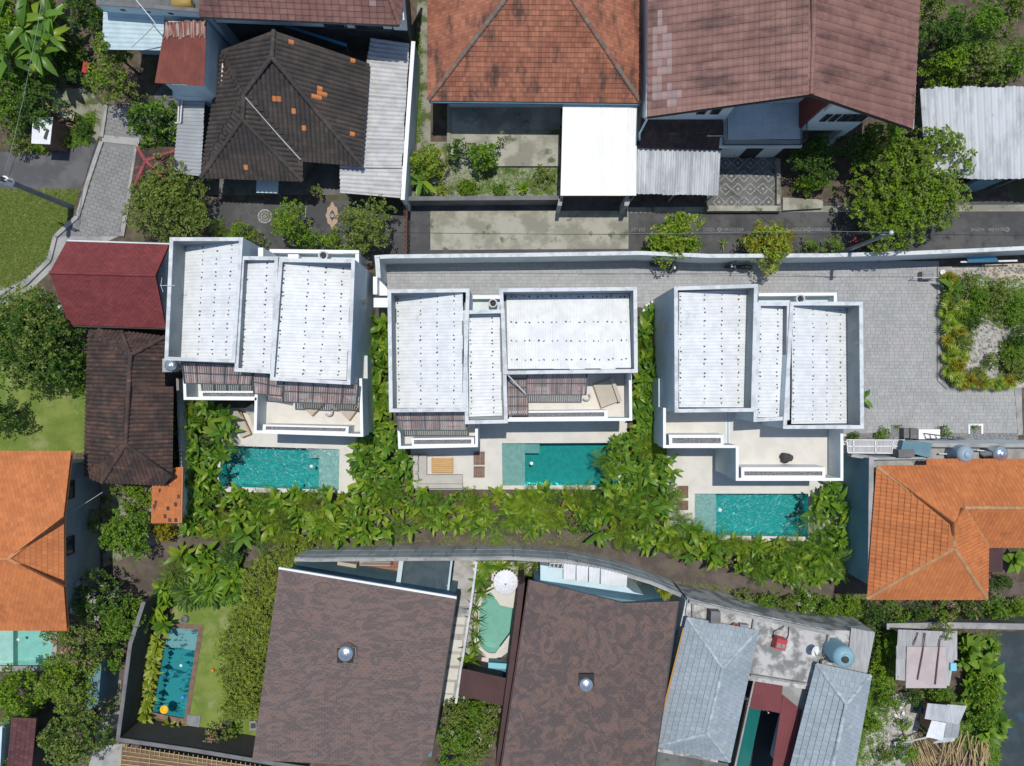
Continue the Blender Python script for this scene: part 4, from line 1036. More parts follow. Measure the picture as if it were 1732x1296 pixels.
# --- villa 3
v3 = thing('pool_villa', 'white villa at right beside the grey courtyard, deep right roof box', 'villa', P(1270, 600), GV)
box_volume(v3, [(1140.8, 485.5), (1281.4, 481), (1276, 696), (1141.8, 697.5)], [(1147, 494, 6.1), (1264, 491, 5.2), (1262, 689, 5.2), (1147, 689, 6.1)], 'ab', screws=(4, 9, True))
box_volume(v3, [(1281.5, 511.7), (1337, 511.7), (1335, 710), (1275, 713.5)], [(1283.5, 518, 5.9), (1325.5, 518, 5.7), (1323.5, 705.5, 5.7), (1280.5, 706, 5.9)], 'ab', z=6.35, screws=(2, 9, True))
box_volume(v3, [(1337.2, 511), (1459, 511), (1461, 725), (1325, 725)], [(1339.5, 517, 6.1), (1431.5, 520, 4.85), (1432.5, 716, 4.85), (1338, 717, 6.1)], 'ab', z=6.45, screws=(4, 9, True))
balcony(v3, [(1123.5, 640), (1245, 640), (1245, 756), (1123.5, 756)], 4.5, 2.9)
parapets(v3, [[(1124, 690), (1124, 755.5), (1246, 755.5)]], 4.5, 2.9)
planter(v3, [(1131, 735.5), (1224, 735.5), (1224, 754.5), (1132, 754.5)], [(1137, 741), (1219, 741), (1219, 750), (1137, 750)], 4.48, 2.9, 4.3)
balcony(v3, [(1246.5, 640), (1424.5, 640), (1424.5, 812), (1246.5, 812)], 4.55, 2.9)
parapets(v3, [[(1247, 754), (1247, 811), (1424, 811), (1424, 700)]], 4.55, 2.9)
planter(v3, [(1253.6, 790.5), (1396, 790.5), (1396, 808.5), (1253.6, 808.5)], [(1259, 797.5), (1391, 797.5), (1391, 804.5), (1259, 804.5)], 4.5, 2.9, 4.3)
body(v3, [(1283, 499), (1414, 496), (1414, 520), (1283, 520)], 2.4, 0, m_white, name='service_wall')
wall_run(v3, [(1283, 498.5), (1413, 497.5), (1413, 515)], 3.2, 2.35, 0.16, m_white, 'parapet', cope=m_whiteclean, ch=0.04, cw=0.01)
ring(v3, 1350, 507, 3.0, 0.28)
wall_lamp(v3, 1122, 552, 4.8, -0.4)

# ------------------------------------------------------------------ terraces and pools
sheet('terrace', [(368, 690), (618, 690), (618, 835), (368, 832)], 0.03, m_terr, [POOL1])
sheet('terrace', [(695, 690), (1062, 690), (1055, 828), (695, 828)], 0.03, m_terr, [POOL2])
sheet('terrace', [(1128, 735), (1432, 735), (1432, 916), (1128, 912)], 0.03, m_terr, [POOL3])
GP = 'villa swimming pools'
pool('swimming_pool', 'rippled turquoise pool below the left villa with ledge at its right end', POOL1, -0.06, 1.35, m_ptile, m_w_glit, [(537, 758.8), (574.5, 760), (573, 829), (537, 828)], m_ptile_l, 0.30, GP, rimz=0.028, step=[(519, 758.2), (537, 758.8), (537, 776), (519, 776)])
pool('swimming_pool', 'calm green pool below the middle villa with ledge at its left end', POOL2, -0.06, 1.35, m_ptile, m_w_calm, [(849, 750), (888, 750), (888, 821), (850, 821)], m_ptile_l, 0.30, GP, rimz=0.028, step=[(888, 750), (913, 750), (913, 768), (888, 768)])
pool('swimming_pool', 'rippled green pool below the right villa with ledge at its left end', POOL3, -0.06, 1.35, m_ptile, m_w_glit, [(1175, 835), (1213, 835), (1213, 905.8), (1174, 905)], m_ptile_l, 0.30, GP, rimz=0.028)
pool('swimming_pool', 'pale mint pool under the left orange roof', POOLL, -0.05, 0.9, m_pmint, m_w_pale, [(-60, 1040), (14, 1040), (14, 1126), (-60, 1126)], m_pmint, 0.45, None, rim=m_conc, rimw=0.35, rimz=0.05)
pool('swimming_pool', 'narrow slanted blue pool beside yellowish plants and lawn', POOL5, -0.06, 1.2, m_ptile_d, m_w_deep, [(284, 1062), (336, 1064.5), (329, 1104), (277, 1098)], m_ptile_d, 0.35, None, rim=m_deckw, rimw=0.30, rimz=0.03)
pool('swimming_pool', 'kidney shaped mint pool beside the white parasol', POOLK, -0.05, 1.0, m_ptile_k, m_w_pale, None, None, 0.3, None, rim=m_terr, rimw=0.32, rimz=0.03)
sheet('pool_terrace', [(836, 1108), (872, 1060), (880, 990), (905, 950), (800, 950), (800, 965), (832, 968), (830, 1000), (846, 1024), (874, 1030), (872, 1080), (848, 1112), (815, 1112), (812, 1140), (860, 1140)], 0.012, m_terr)

# ------------------------------------------------------------------ neighbouring houses
def edge_board(root, pts, mat, wd=0.10, ht=0.16, dz=-0.08, name='gutter'):
    mb = MB()
    for a, b in zip(pts[:-1], pts[1:]): mb.beam(a+Vector((0, 0, dz)), b+Vector((0, 0, dz)), wd, ht)
    return mb.build(name, mat, root)

# --- blue house, top left
t = thing('blue_house', 'pale blue house with white roof sheets, lamps along its parapet', 'house', P(265, 20))
o = [V2(p) for p in PX([(166, -90), (346, -90), (346, 17), (166, 4)], 5.9)]
mb = MB(); mb.wprism(o, 5.25, 0); mb.build('wall', m_ltblue, t); mb = MB(); mb.prism([(168, -90), (345, -90), (345, 15), (168, 2)], 5.29, 5.2); mb.build('roof_deck', m_concdk_shade, t)
wall_run(t, [(166, -60), (166, 5), (346, 18), (346, -60)], 5.9, 5.2, 0.18, m_ltblue, 'parapet', cope=m_charcop, ch=0.05, cw=0.02)
for x in (208, 250, 289):
    mb = MB(); c = P(x, 8+(x-166)*0.072, 5.45)+Vector((0, -0.17, 0)); mb.box(c, (0.30, 0.10, 0.20), rz=-0.1); mb.build('floodlight', m_black, t)
corr(t, quadpx([(174, 20, 4.75), (277, 28, 4.75), (275, 85.5, 4.35), (172, 84, 4.35)]), 'ab', 0.24, 0.022, m_tealsheet, shape='trap', along=2, jag=0.02)
mb = MB(); mb.prism([(178, 24), (274, 31), (273, 40), (177, 36)], 4.2, 0); mb.build('lower_wall', m_ltblue, t)
t2 = thing('blue_annex', 'pale blue annex under a rusty red ribbed roof', 'house', P(320, 100))
mb = MB(); mb.prism([(285, 36), (350, 36), (346.5, 146), (279, 142)], 5.0, 0); mb.build('wall', m_ltblue, t2)
corr(t2, quadpx([(280, 38, 5.25), (350, 36, 5.25), (346, 145, 5.05), (262, 140.5, 5.05)]), 'ad', 0.27, 0.022, m_rust, shape='trap', along=2, jag=0.015)
q = quadpx([(281, 39, 5.29), (349.5, 37, 5.29), (348.5, 62, 5.24), (277, 63, 5.24)])
corr(t2, q, 'ad', 0.27, 0.024, m_rustpale, name='worn_roof_strip', shape='trap', along=2, sheets=26, jag=0.35)
mb = MB(); mb.prism([(292, 152), (369, 152.5), (367, 166), (292, 164)], 3.35, 2.5); mb.build('ledge', m_white, t2)
for x in (318, 346):
    mb = MB(); mb.box(P(x, 164.5, 3.0)+Vector((0, -0.05, 0)), (0.28, 0.10, 0.2)); mb.build('floodlight', m_black, t2)
mb = MB(); mb.tube([P(303, 167, 2.8), P(301, 207, 2.8)], 0.05, 6); mb.tube([P(308, 167, 2.9), P(305, 207, 2.9)], 0.05, 6); mb.tube([P(296, 208, 2.75), P(307, 208, 2.75)], 0.05, 6); mb.build('drain_pipe', m_wcable, t2)
t = thing('water_tank', 'yellowish horizontal tank on the blue house roof', 'tank', P(305, 8, 5.25))
mb = MB(); mb.tube([P(292, 8, 5.65), P(294, 8, 5.65), P(323, 6, 5.65), P(325.5, 6, 5.65)], [0.2, 0.3, 0.3, 0.2], 14); mb.build('drum', M('ochre_tank', (0.33, 0.22, 0.06), rough=0.5), t)
mb = MB(); mb.box(P(299, 8, 5.3), (0.1, 0.4, 0.12)); mb.box(P(319, 7, 5.3), (0.1, 0.4, 0.12)); mb.build('cradle', m_conc, t)
# --- brown tiled house at the top
t = thing('brown_roof_house', 'white house at top edge with faded brown tile roof', 'house', P(520, 0))
body(t, [(352, -120), (672, -120), (684, 34), (352, 20)], 5.7, 4.5, m_white); body(t, [(352, -110), (670, -110), (682, 30), (352, 16)], 4.5, 0, m_concdk_shade, name='lower_wall')  # lower wall coloured dark to stand for the deep shade below the eave
T = Tiles(t, m_brownm, m_dkdeck, 0.42, 0.30, 'wave', stagger=False, thick=0.03, extra=((0.03, m_brownpale),))
T.face([(337, 28, 6.0), (675, 42, 6.0), (640, -60, 7.6), (585, -160), (340, -160)], 0, 1)
T.face([(675, 42, 6.0), (695, -120, 6.0), (640, -60, 7.5)], 0, 1)
T.finish(); caps(t, P(675, 42, 6.05), P(640, -60, 7.65), m_brownm); edge_board(t, [P(337, 28, 5.95), P(675, 42, 5.95)], m_charcop)
for x, wd in ((566, 1.3), (632, 2.2)):
    yy = P(0, 40, 5.7).y-0.005; c = P(x, 46, 4.95); fy = (P(352, 20, 5.7).lerp(P(684, 34, 5.7), (c.x-P(352, 20, 5.7).x)/(P(684, 34, 5.7).x-P(352, 20, 5.7).x))).y
    window(t, (c.x, fy, 4.9), wd, 0.8, 'S')
# --- dark tiled house
t = thing('dark_tiled_house', 'low house with blackened hipped tile roof and a few bright new tiles', 'house', P(480, 190))
body(t, [(392, 100), (465, 75), (600, 125), (590, 262), (520, 262), (500, 288), (358, 284)], 2.9, 0, m_concdk_shade, 0.3)
T = Tiles(t, m_darktile, m_dkdeck, 0.27, 0.30, 'wave', stagger=False, thick=0.012, amp=0.085)
T.face([(340, 300, 3.1), (375, 85, 3.3), (413, 160, 4.85)], 0, 1)
T.face([(375, 85, 3.3), (463, 52, 6.0), (460, 97, 6.0), (413, 160)], 0, 3, along=P(375, 85, 3.3)-P(340, 300, 3.1))
T.face([(340, 300, 3.1), (413, 160, 4.85), (410, 203, 4.75)], 0, 1)
T.face([(612, 281, 3.2), (512, 273, 3.2), (413, 160, 4.85), (460, 97)], 0, 1)
T.face([(625, 108, 3.2), (612, 281, 3.2), (460, 97, 6.0), (463, 52)], 0, 1)
T.face([(340, 301, 3.05), (512, 307, 3.05), (410, 203, 4.75)], 0, 1)
T.face([(512, 307, 3.05), (512, 270, 3.25), (413, 160, 4.85), (410, 203)], 0, 1)
T.finish(spots=[(x, y, m_newtile) for x, y in ((492, 76), (597, 103), (540, 160), (546, 152), (536, 165), (552, 160), (545, 167), (465, 169), (475, 169), (515, 224), (599, 226), (414, 289), (500, 190))])
for a, b in (((460, 97, 6.0), (463, 52, 6.0)), ((612, 281, 3.2), (460, 97, 6.0)), ((413, 160, 4.85), (460, 97, 6.0)), ((340, 301, 3.05), (410, 203, 4.75)), ((512, 307, 3.05), (410, 203, 4.75)), ((410, 203, 4.75), (413, 160, 4.85))):
    caps(t, P(*a), P(*b), m_darktile)
mb = MB(); mb.beam(P(415, 165, 4.95), P(470, 228, 4.2), 0.045, 0.03); mb.beam(P(468, 226, 4.25), P(508, 270, 3.5), 0.07, 0.03); mb.build('valley_gutter', m_zinc, t)
mb = MB(); mb.tube([P(377, 108, 3.6), P(374, 160, 3.5), P(369, 216, 3.5)], 0.06, 6); mb.build('drain_pipe', m_wcable, t)
# its side roofs
t = thing('lean_to_roof', 'long pale corrugated lean-to roof east of the blackened tiled house', 'roof', P(640, 200))
corr(t, quadpx([(627, 64, 3.0), (693, 74, 3.0), (680, 284, 2.75), (594, 283, 2.75)]), 'ab', 0.26, 0.065, m_asb, along=2, jag=0.03)
corr(t, quadpx([(575, 279, 2.65), (681, 281, 2.65), (677, 335, 2.5), (574, 326, 2.5)]), 'ab', 0.26, 0.065, m_asb, along=2, jag=0.02)
mb = MB()
for x, y in ((682, 320), (678, 330), (690, 90), (585, 322), (684, 200)): p = P(x, y, 2.4); mb.tube([(p.x-.15, p.y, 0), (p.x-.15, p.y, 2.45)], 0.06, 6)
mb.build('post', m_conc, t)
t = thing('boundary_wall', 'narrow whitewashed wall along the pale lean-to roof', 'wall', P(690, 200))
wall_run(t, [(699, 70), (690, 200), (681, 338)], 2.9, 0, 0.16, m_white, cope=m_whiteclean)
t = thing('lean_to_roof', 'grey corrugated strip roof west of the blackened tiled house', 'roof', P(320, 230))
corr(t, quadpx([(303, 165, 2.7), (347, 166, 2.8), (339, 298, 2.8), (293, 293, 2.6)]), 'ab', 0.22, 0.045, m_zinc, along=2, jag=0.03)
mb = MB(); mb.prism([(306, 172), (345, 172), (338, 290), (299, 288)], 2.45, 0); mb.build('wall', m_concdk_shade, t)
t = thing('tiled_pavilion', 'small dark pavilion roof with red ridge tiles by the paved alley', 'pavilion', P(258, 285))
T = Tiles(t, m_dktile2, m_dkdeck, 0.25, 0.22, 'flat', limit=200)
c = (247, 273, 3.1)
T.face([(233, 250, 2.4), (222, 318, 2.3), c], 0, 1); T.face([(222, 318, 2.3), (300, 322, 2.3), c], 0, 1); T.face([(300, 322, 2.3), (298, 250, 2.4), c], 0, 1); T.face([(298, 250, 2.4), (233, 250, 2.4), c], 0, 1)
T.finish()
for e in ((233, 250, 2.4), (295, 256, 2.45), (228, 316, 2.3), (300, 322, 2.3)): caps(t, P(*e), P(*c), m_redcap, 0.10, 0.3)
mb = MB()
for x, y in ((238, 256), (228, 310), (292, 314), (290, 256)): p = P(x, y, 2.3); mb.tube([(p.x, p.y, 0), (p.x, p.y, 2.35)], 0.06, 6)
mb.build('post', m_deckw, t)
# dark gap furniture
t = thing('gutter_pipe', 'slanting blue gutter over the dark courtyard below the top brown roof', 'pipe', P(535, 62))
mb = MB(); mb.beam(P(480, 43, 3.3), P(586, 77, 3.3), 0.16, 0.10); mb.build('trough', m_bluetarp, t); mb = MB()
for x, y in ((482, 44), (584, 76)): p = P(x, y, 3.3); mb.tube([(p.x, p.y, 0), (p.x, p.y, 3.26)], 0.04, 6)
mb.build('post', m_gal, t)
t = thing('garden_cover', 'pale teal sheet under the front eave of the blackened tiled house', 'canopy', P(452, 316))
mb = MB(); mb.prism([(434, 305), (471, 306), (470, 327), (433, 326)], 1.6, 1.54); mb.build('cover', m_tealsheet, t); mb = MB()
for x, y in ((437, 308), (468, 308), (467, 325), (436, 324)): p = P(x, y, 1.5); mb.tube([(p.x, p.y, 0), (p.x, p.y, 1.55)], 0.03, 6)
mb.build('leg', m_gal, t)

# --- aged clay hip roof, top centre
t = thing('clay_roof_house', 'house with large aged orange-brown clay hip roof, mossy streaks', 'house', P(900, 80))
body(t, [(752, -200), (1056, -200), (1056, 148), (752, 148)], 3.3, 0, m_white)
T = Tiles(t, m_clay, m_dkdeck, 0.21, 0.27, 'flat', stagger=False, thick=0.032)
apx = (916, -80, 7.4)
T.face([(724, 170, 3.6), (1084, 174, 3.6), apx], 0, 1)
T.face([(724, -150, 3.6), (724, 170, 3.6), apx, (916, -150)], 0, 1)
T.face([(1084, 174, 3.6), (1083, -150, 3.6), (916, -150), apx], 0, 1)
T.finish(); caps(t, P(724, 170, 3.62), P(*apx), m_claydk, 0.13, 0.33); caps(t, P(1084, 174, 3.62), P(*apx), m_claydk, 0.13, 0.33)
edge_board(t, [P(726, 172, 3.55), P(1083, 176, 3.55)], m_tealwall)
t = thing('patio_slab', 'raised pale concrete patio south of the aged clay roof', 'patio', P(850, 240))
mb = MB(); mb.prism([(760, 176), (948, 176), (946, 281), (835, 281), (760, 260)], 0.22, 0); mb.build('slab', m_concold, t)
mb = MB(); mb.prism([(853, 220), (948, 220), (948, 226), (853, 226)], 0.30, 0.2); mb.prism([(756, 178), (762, 178), (762, 262), (756, 262)], 0.34, 0); mb.build('kerb_edge', m_mossc, t)
t = thing('garden_wall', 'dark mossy garden wall along the concrete slab below the clay roof', 'wall', P(820, 345))
wall_run(t, [(690, 336), (945, 334.5)], 1.5, 0, 0.18, m_concdk_shade, cope=m_charcop)
# --- white canopy
t = thing('white_canopy', 'dazzling white sheet canopy beside the aged clay roof', 'canopy', P(1010, 255))
corr(t, quadpx([(952, 176, 3.25), (1061, 177, 3.25), (1060, 331, 3.0), (948, 331, 3.0)]), 'ad', 0.16, 0.010, m_canopy, along=2, sheets=5)
corr(t, quadpx([(1061, 177, 3.27), (1078, 177, 3.2), (1076, 331, 2.95), (1060, 331, 3.02)]), 'ad', 0.16, 0.012, m_canopy, along=2, sheets=1)
mb = MB(); mb.beam(P(952, 330, 2.85), P(1062, 330, 2.85), 0.10, 0.22); mb.build('fascia', m_clay, t)
mb = MB()
for x, y in ((951, 329), (1063, 329), (1068, 182), (956, 182)): p = P(x, y, 2.9); mb.box((p.x, p.y, 1.47), (0.16, 0.16, 2.9))
mb.build('post', m_conc, t)
mb = MB(); mb.prism([(945, 336), (952, 336), (950, 348), (943, 348)], 2.2, 0); mb.build('gate_pillar', m_conc, t); mb = MB(); mb.prism([(1057, 336), (1068, 336), (1063, 348), (1056, 348)], 2.2, 0); mb.build('gate_pillar', m_conc, t)
# --- carport roofs
t = thing('carport', 'grey corrugated carport roof with dark tiled upper strip', 'carport', P(1145, 270))
corr(t, quadpx([(1078, 246, 2.75), (1219, 250, 2.75), (1215, 331, 2.5), (1075, 328, 2.5)]), 'ad', 0.30, 0.09, m_zincold, along=2, jag=0.02)
T = Tiles(t, m_dktile2, m_dkdeck, 0.22, 0.25, 'flat', limit=150); T.face([(1080, 251, 2.85), (1221, 254, 2.85), (1223, 203, 3.6), (1084, 200)], 0, 1); T.finish()
mb = MB()
for x, y in ((1079, 322), (1211, 325), (1145, 324)): p = P(x, y, 2.4); mb.tube([(p.x, p.y, 0), (p.x, p.y, 2.5)], 0.06, 8)
mb.build('post', m_conc, t)
t = thing('drain_pipe', 'pale pipe bending from the big brown roof down to the carport', 'pipe', P(1090, 210))
mb = MB(); mb.tube([P(1096, 199, 5.7), P(1082, 226, 3.7), P(1082, 238, 3.0), P(1082, 240, 0.0)], 0.06, 8); mb.build('tube', m_tealsheet, t)
# --- big brown gabled house
t = thing('brown_gable_house', 'tall white house with wide brown gabled roof and balcony', 'house', P(1330, 120))
T = Tiles(t, m_brownm, m_dkdeck, 0.46, 0.27, 'wave', stagger=False, thick=0.03)
T.face([(1097, -160, 6.1), (1095, 198, 6.1), (1372, 160, 8.5), (1372, -160)], 0, 1)
T.face([(1543, 218, 6.0), (1562, -160, 6.0), (1372, -160), (1372, 160, 8.5)], 0, 1)
T.finish(patches=[([(1104, 50), (1134, 48), (1134, 172), (1100, 176)], 0.75, m_brownpale), ([(1128, 160), (1152, 158), (1152, 185), (1128, 187)], 0.8, m_brownpale), ([(1104, 0), (1116, 0), (1114, 50), (1104, 50)], 0.6, m_brownpale)]); caps(t, P(1372, 160, 8.5), P(1382, -120, 8.5), m_brownm, 0.12, 0.36)
edge_board(t, [P(1544, 218, 5.95), P(1556, -60, 5.95)], m_zincold, 0.14, 0.14); edge_board(t, [P(1094, 198, 6.05), P(1101, -60, 6.05)], m_zincold, 0.12, 0.14)
edge_board(t, [P(1095, 199, 6.02), P(1372, 161, 8.42), P(1543, 219, 5.92)], m_frame, 0.04, 0.16, name='barge_board')
x0, x1, x2, x3 = 7.9, 12.7, 17.45, 20.6
mb = MB()
mb.wprism([(x0, 24.6), (x0, 15.75), (x1, 15.75), (x1, 24.6)], 6.0, 0); mb.wprism([(x1, 24.6), (x1, 16.9), (x2, 16.9), (x2, 24.6)], 7.2, 3.2)
mb.wprism([(x2, 24.6), (x2, 15.35), (x3, 15.35), (x3, 24.6)], 6.35, 2.9); mb.wprism([(x1, 24.6), (x1, 14.6), (16.9, 14.6), (16.9, 24.6)], 2.9, 0.0)
mb.wprism([(16.9, 24.6), (16.9, 16.8), (x3, 16.8), (x3, 24.6)], 2.9, 0.0); mb.wprism([(x3-.45, 15.8), (x3-.45, 15.36), (x3-.02, 15.36), (x3-.02, 15.8)], 2.9, 0.0)
# gable triangles under the roof
mb.solid([Vector((x2, 15.35, 7.6)), Vector((x2, 15.15, 7.6)), Vector((x3, 15.15, 6.45)), Vector((x3, 15.35, 6.45))], [Vector((x2, 15.35, 6.3)), Vector((x2, 15.15, 6.3)), Vector((x3, 15.15, 6.3)), Vector((x3, 15.35, 6.3))])
mb.build('wall', m_white, t)
mb = MB(); mb.solid([Vector((15.8, 15.4, 8.1)), Vector((17.44, 15.4, 7.55)), Vector((17.44, 16.9, 7.55)), Vector((15.8, 16.9, 8.1))], [Vector((15.8, 15.4, 8.0)), Vector((17.44, 15.4, 7.45)), Vector((17.44, 16.9, 7.45)), Vector((15.8, 16.9, 8.0))])
mb.wprism([(17.3, 15.4), (17.44, 15.4), (17.44, 16.88), (17.3, 16.88)], 7.4, 3.2); mb.build('side_wall', m_redwall, t)
mb = MB(); mb.wprism([(x1-.15, 14.25), (17.5, 14.25), (17.5, 16.9), (x1-.15, 16.9)], 3.2, 2.93); b_ = mb.build('balcony', m_white, t)
fl = MB()
for i in range(8):
    for j in range(4): fl.box((x1+0.15+0.57*i+0.28, 14.5+0.58*j+0.29, 3.207), (0.555, 0.565, 0.014))
fl.build('floor_tile', m_white, b_, kind='stuff')
ra = MB()
for z in (3.3, 4.15): ra.beam((x1, 14.35, z), (17.4, 14.35, z), 0.04, 0.04); ra.beam((x1, 14.35, z), (x1, 15.6, z), 0.04, 0.04); ra.beam((17.4, 14.35, z), (17.4, 15.6, z), 0.04, 0.04)
for i in range(40): x = x1+(17.4-x1)*i/39; ra.beam((x, 14.35, 3.2), (x, 14.35, 4.15), 0.025, 0.025)
for i in range(9):
    for x in (x1, 17.4): ra.beam((x, 14.4+1.2*i/8, 3.2), (x, 14.4+1.2*i/8, 4.15), 0.025, 0.025)
ra.build('railing', m_frame, b_)
for x, wd in ((18.15, 0.35), (18.65, 0.35), (19.25, 0.55), (19.85, 0.55), (20.3, 0.3)): window(t, (x, 15.349, 5.0), wd, 1.0, 'S')
window(t, (11.0, 15.749, 5.0), 0.5, 0.9, 'S'); window(t, (11.8, 15.749, 5.0), 0.5, 0.9, 'S')
mb = MB(); mb.box((15.15, 14.59, 1.1), (1.05, 0.04, 2.1)); mb.build('doorway', m_dark, t)
mb = MB(); mb.tube([P(1196, 230, 3.6), P(1226, 230, 3.6)], 0.03, 6); mb.build('bracket', m_wcable, t)
# front yard with diamond tiles
t = thing('tiled_yard', 'shaded front yard with pale diamond pattern under the balcony', 'yard', P(1258, 310))
mb = MB(); mb.prism([(1196, 268), (1322, 268), (1322, 350), (1196, 350)], 0.10, 0); mb.build('slab', m_concdk_shade, t)
for r in range(4):
    for k in range(6):
        c = P(1206+k*21+(10 if r % 2 else 0), 276+r*22, 0.1)
        if c.x > P(1318, 0).x: continue
        mb = MB()
        for i in range(4):
            a = i*math.pi/2; b = a+math.pi/2
            mb.beam(c+Vector((math.cos(a)*.38, math.sin(a)*.38, 0.006)), c+Vector((math.cos(b)*.38, math.sin(b)*.38, 0.006)), 0.055, 0.012)
        mb.lathe([(0.10, 0), (0.10, 0.012)], c, 4); mb.build('diamond_inlay', m_mosw, t)
mb = MB(); mb.prism([(1196, 348), (1322, 348), (1322, 357), (1196, 357)], 0.5, 0); mb.prism([(1314, 268), (1320, 268), (1320, 346), (1314, 346)], 0.45, 0.0); mb.prism([(1324, 334), (1392, 338), (1392, 352), (1324, 356)], 0.3, 0); mb.build('low_wall', m_concold, t)
# --- weathered zinc roof, right
t = thing('zinc_roof_shed', 'long shed under weathered pale zinc sheets at right edge', 'shed', P(1650, 225))
corr(t, quadpx([(1556, 149, 3.3), (1820, 144, 3.3), (1820, 304, 2.95), (1566, 302, 2.95)]), 'ad', 0.42, 0.09, m_zincold, along=3, jag=0.02)
mb = MB(); mb.prism([(1572, 160), (1820, 160), (1820, 262), (1572, 262)], 2.75, 0); mb.build('wall', m_concdk_shade, t)
mb = MB(); mb.prism([(1655, 300), (1699, 300), (1697, 305), (1657, 305)], 2.6, 0.0); mb.build('shutter', m_tealwall, t)
mb = MB()
for x in (1600, 1704, 1725): p = P(x, 300, 2.8); mb.tube([(p.x, p.y, 0), (p.x, p.y, 2.9)], 0.05, 6)
mb.build('post', m_gal, t)

# --- boundary walls of the villa court
t = thing('boundary_wall', 'long white court wall between the road and the villas', 'wall', P(1190, 440))
wall_run(t, [(640, 435), (655, 434), (900, 431), (1085, 428), (1200, 433), (1400, 432), (1530, 428.5), (1640, 424), (1900, 412)], 2.3, 0, 0.16, m_white, cope=m_coping)
t = thing('villa_gate', 'white gate walls between the left villa and the court', 'gate', P(645, 480))
wall_run(t, [(637, 432), (639, 452), (640, 470)], 2.6, 0, 0.2, m_white, 'gate_wall', cope=m_coping)
mb = MB(); mb.prism([(631, 468), (638, 468), (638, 498), (631, 498)], 2.9, 0); mb.build('gate_pillar', m_whiteclean, t); mb = MB(); mb.prism([(638, 470), (655, 488), (655, 500), (638, 500)], 2.1, 0.0); mb.build('gate_panel', m_whiteclean, t)
mb = MB(); mb.prism([(632, 504), (657, 504), (657, 520), (632, 520)], 2.8, 2.5); mb.build('lintel', m_whiteclean, t)
mb = MB(); mb.prism([(640, 521), (655, 521), (655, 535), (640, 535)], 1.0, 0); mb.build('step_block', m_stone, t)
t = thing('bed_kerb', 'thin white curved kerb wall round the plants west of right villa', 'wall', P(1096, 530))
wall_run(t, [(1108, 508), (1092, 518), (1084, 540), (1083, 560)], 0.55, 0, 0.13, m_whiteclean)

# --- red shingle house and dark long roof at left
t = thing('red_roof_house', 'building with plain dark red gabled shingle roof', 'house', P(185, 480))
body(t, [(126, 418), (280, 424), (276, 540), (136, 536)], 3.3, 0, m_white)
T = Tiles(t, m_redsh, m_reddeck, 0.30, 0.16, 'flat', thick=0.008)
T.face([(113, 408.5, 3.9), (286, 414, 3.9), (263, 466, 5.0), (84, 461)], 0, 1); T.face([(117, 549.5, 3.5), (281, 555, 3.5), (263, 466, 5.0), (84, 461)], 0, 1); T.finish()
caps(t, P(84, 461, 5.0), P(263, 466, 5.0), m_redsh, 0.09, 0.5, 0.01)
edge_board(t, [P(113, 407.5, 3.9), P(286, 413, 3.9)], m_white, 0.12, 0.14); edge_board(t, [P(117, 551, 3.45), P(281, 556, 3.45)], m_frame, 0.1, 0.12)
mb = MB(); mb.prism([(96, 511), (112, 511), (110, 527), (94, 527)], 2.9, 2.75); mb.build('window_canopy', m_white, t)
t = thing('long_dark_house', 'long house with streaked near-black hipped tile roof', 'house', P(222, 690))
body(t, [(160, 565), (268, 568), (272, 800), (160, 800)], 2.9, 0, m_concdk_shade)
T = Tiles(t, m_dktile2, m_dkdeck, 0.25, 0.27, 'wave', stagger=False, thick=0.012, amp=0.08)
T.face([(150, 558, 3.1), (143, 805, 3.1), (213, 752, 4.7), (221, 601)], 0, 1)
T.face([(293, 654, 3.1), (291, 806, 3.1), (213, 752, 4.7), (219, 654)], 0, 1)
T.face([(278, 566, 3.3), (278, 654, 3.3), (219, 654, 4.7), (221, 601)], 0, 1)
T.face([(206, 561, 3.3), (279, 570, 3.3), (221, 601, 4.7)], 0, 1)
T.face([(172, 816, 3.1), (277, 820, 3.1), (291, 806), (213, 752, 4.7)], 0, 1)
T.face([(150, 558, 3.2), (207, 561, 3.3), (221, 601, 4.7)], 0, 1)
T.face([(143, 805, 3.1), (172, 816, 3.1), (213, 752, 4.7)], 0, 1)
T.finish()
for a, b in (((213, 752, 4.7), (221, 601, 4.7)), ((206, 561, 3.3), (221, 601, 4.7)), ((279, 570, 3.3), (221, 601, 4.7)), ((172, 816, 3.1), (213, 752, 4.7)), ((291, 806, 3.1), (213, 752, 4.7))): caps(t, P(*a), P(*b), m_dktile2, 0.12, 0.34)
t = thing('boundary_wall', 'plain grey wall between the near-black long roof and pool plants', 'wall', P(305, 740))
wall_run(t, [(300, 640), (302, 700), (306, 800)], 2.0, 0, 0.15, m_conc)
t = thing('small_orange_roof', 'small bright orange lean-to roof below the near-black roof', 'roof', P(282, 838))
T = Tiles(t, m_orange, m_odeck, 0.20, 0.24, 'flat', extra=((0.12, m_dktile2),)); T.face([(256, 885, 2.5), (305, 885, 2.7), (307, 790, 2.7), (284, 792)], 0, 1); T.finish()
T2 = Tiles(t, m_orange, m_odeck, 0.20, 0.24, 'flat', limit=60, extra=((0.3, m_dktile2),)); T2.face([(256, 884, 2.48), (285, 884, 2.6), (284, 800, 2.6), (258, 820)], 0, 1); T2.finish()
mb = MB(); mb.prism([(262, 826), (300, 800), (300, 878), (262, 878)], 2.3, 0); mb.build('wall', m_white, t)
edge_board(t, [P(306, 885, 2.72), P(308, 790, 2.72)], m_orangecap, 0.1, 0.12)
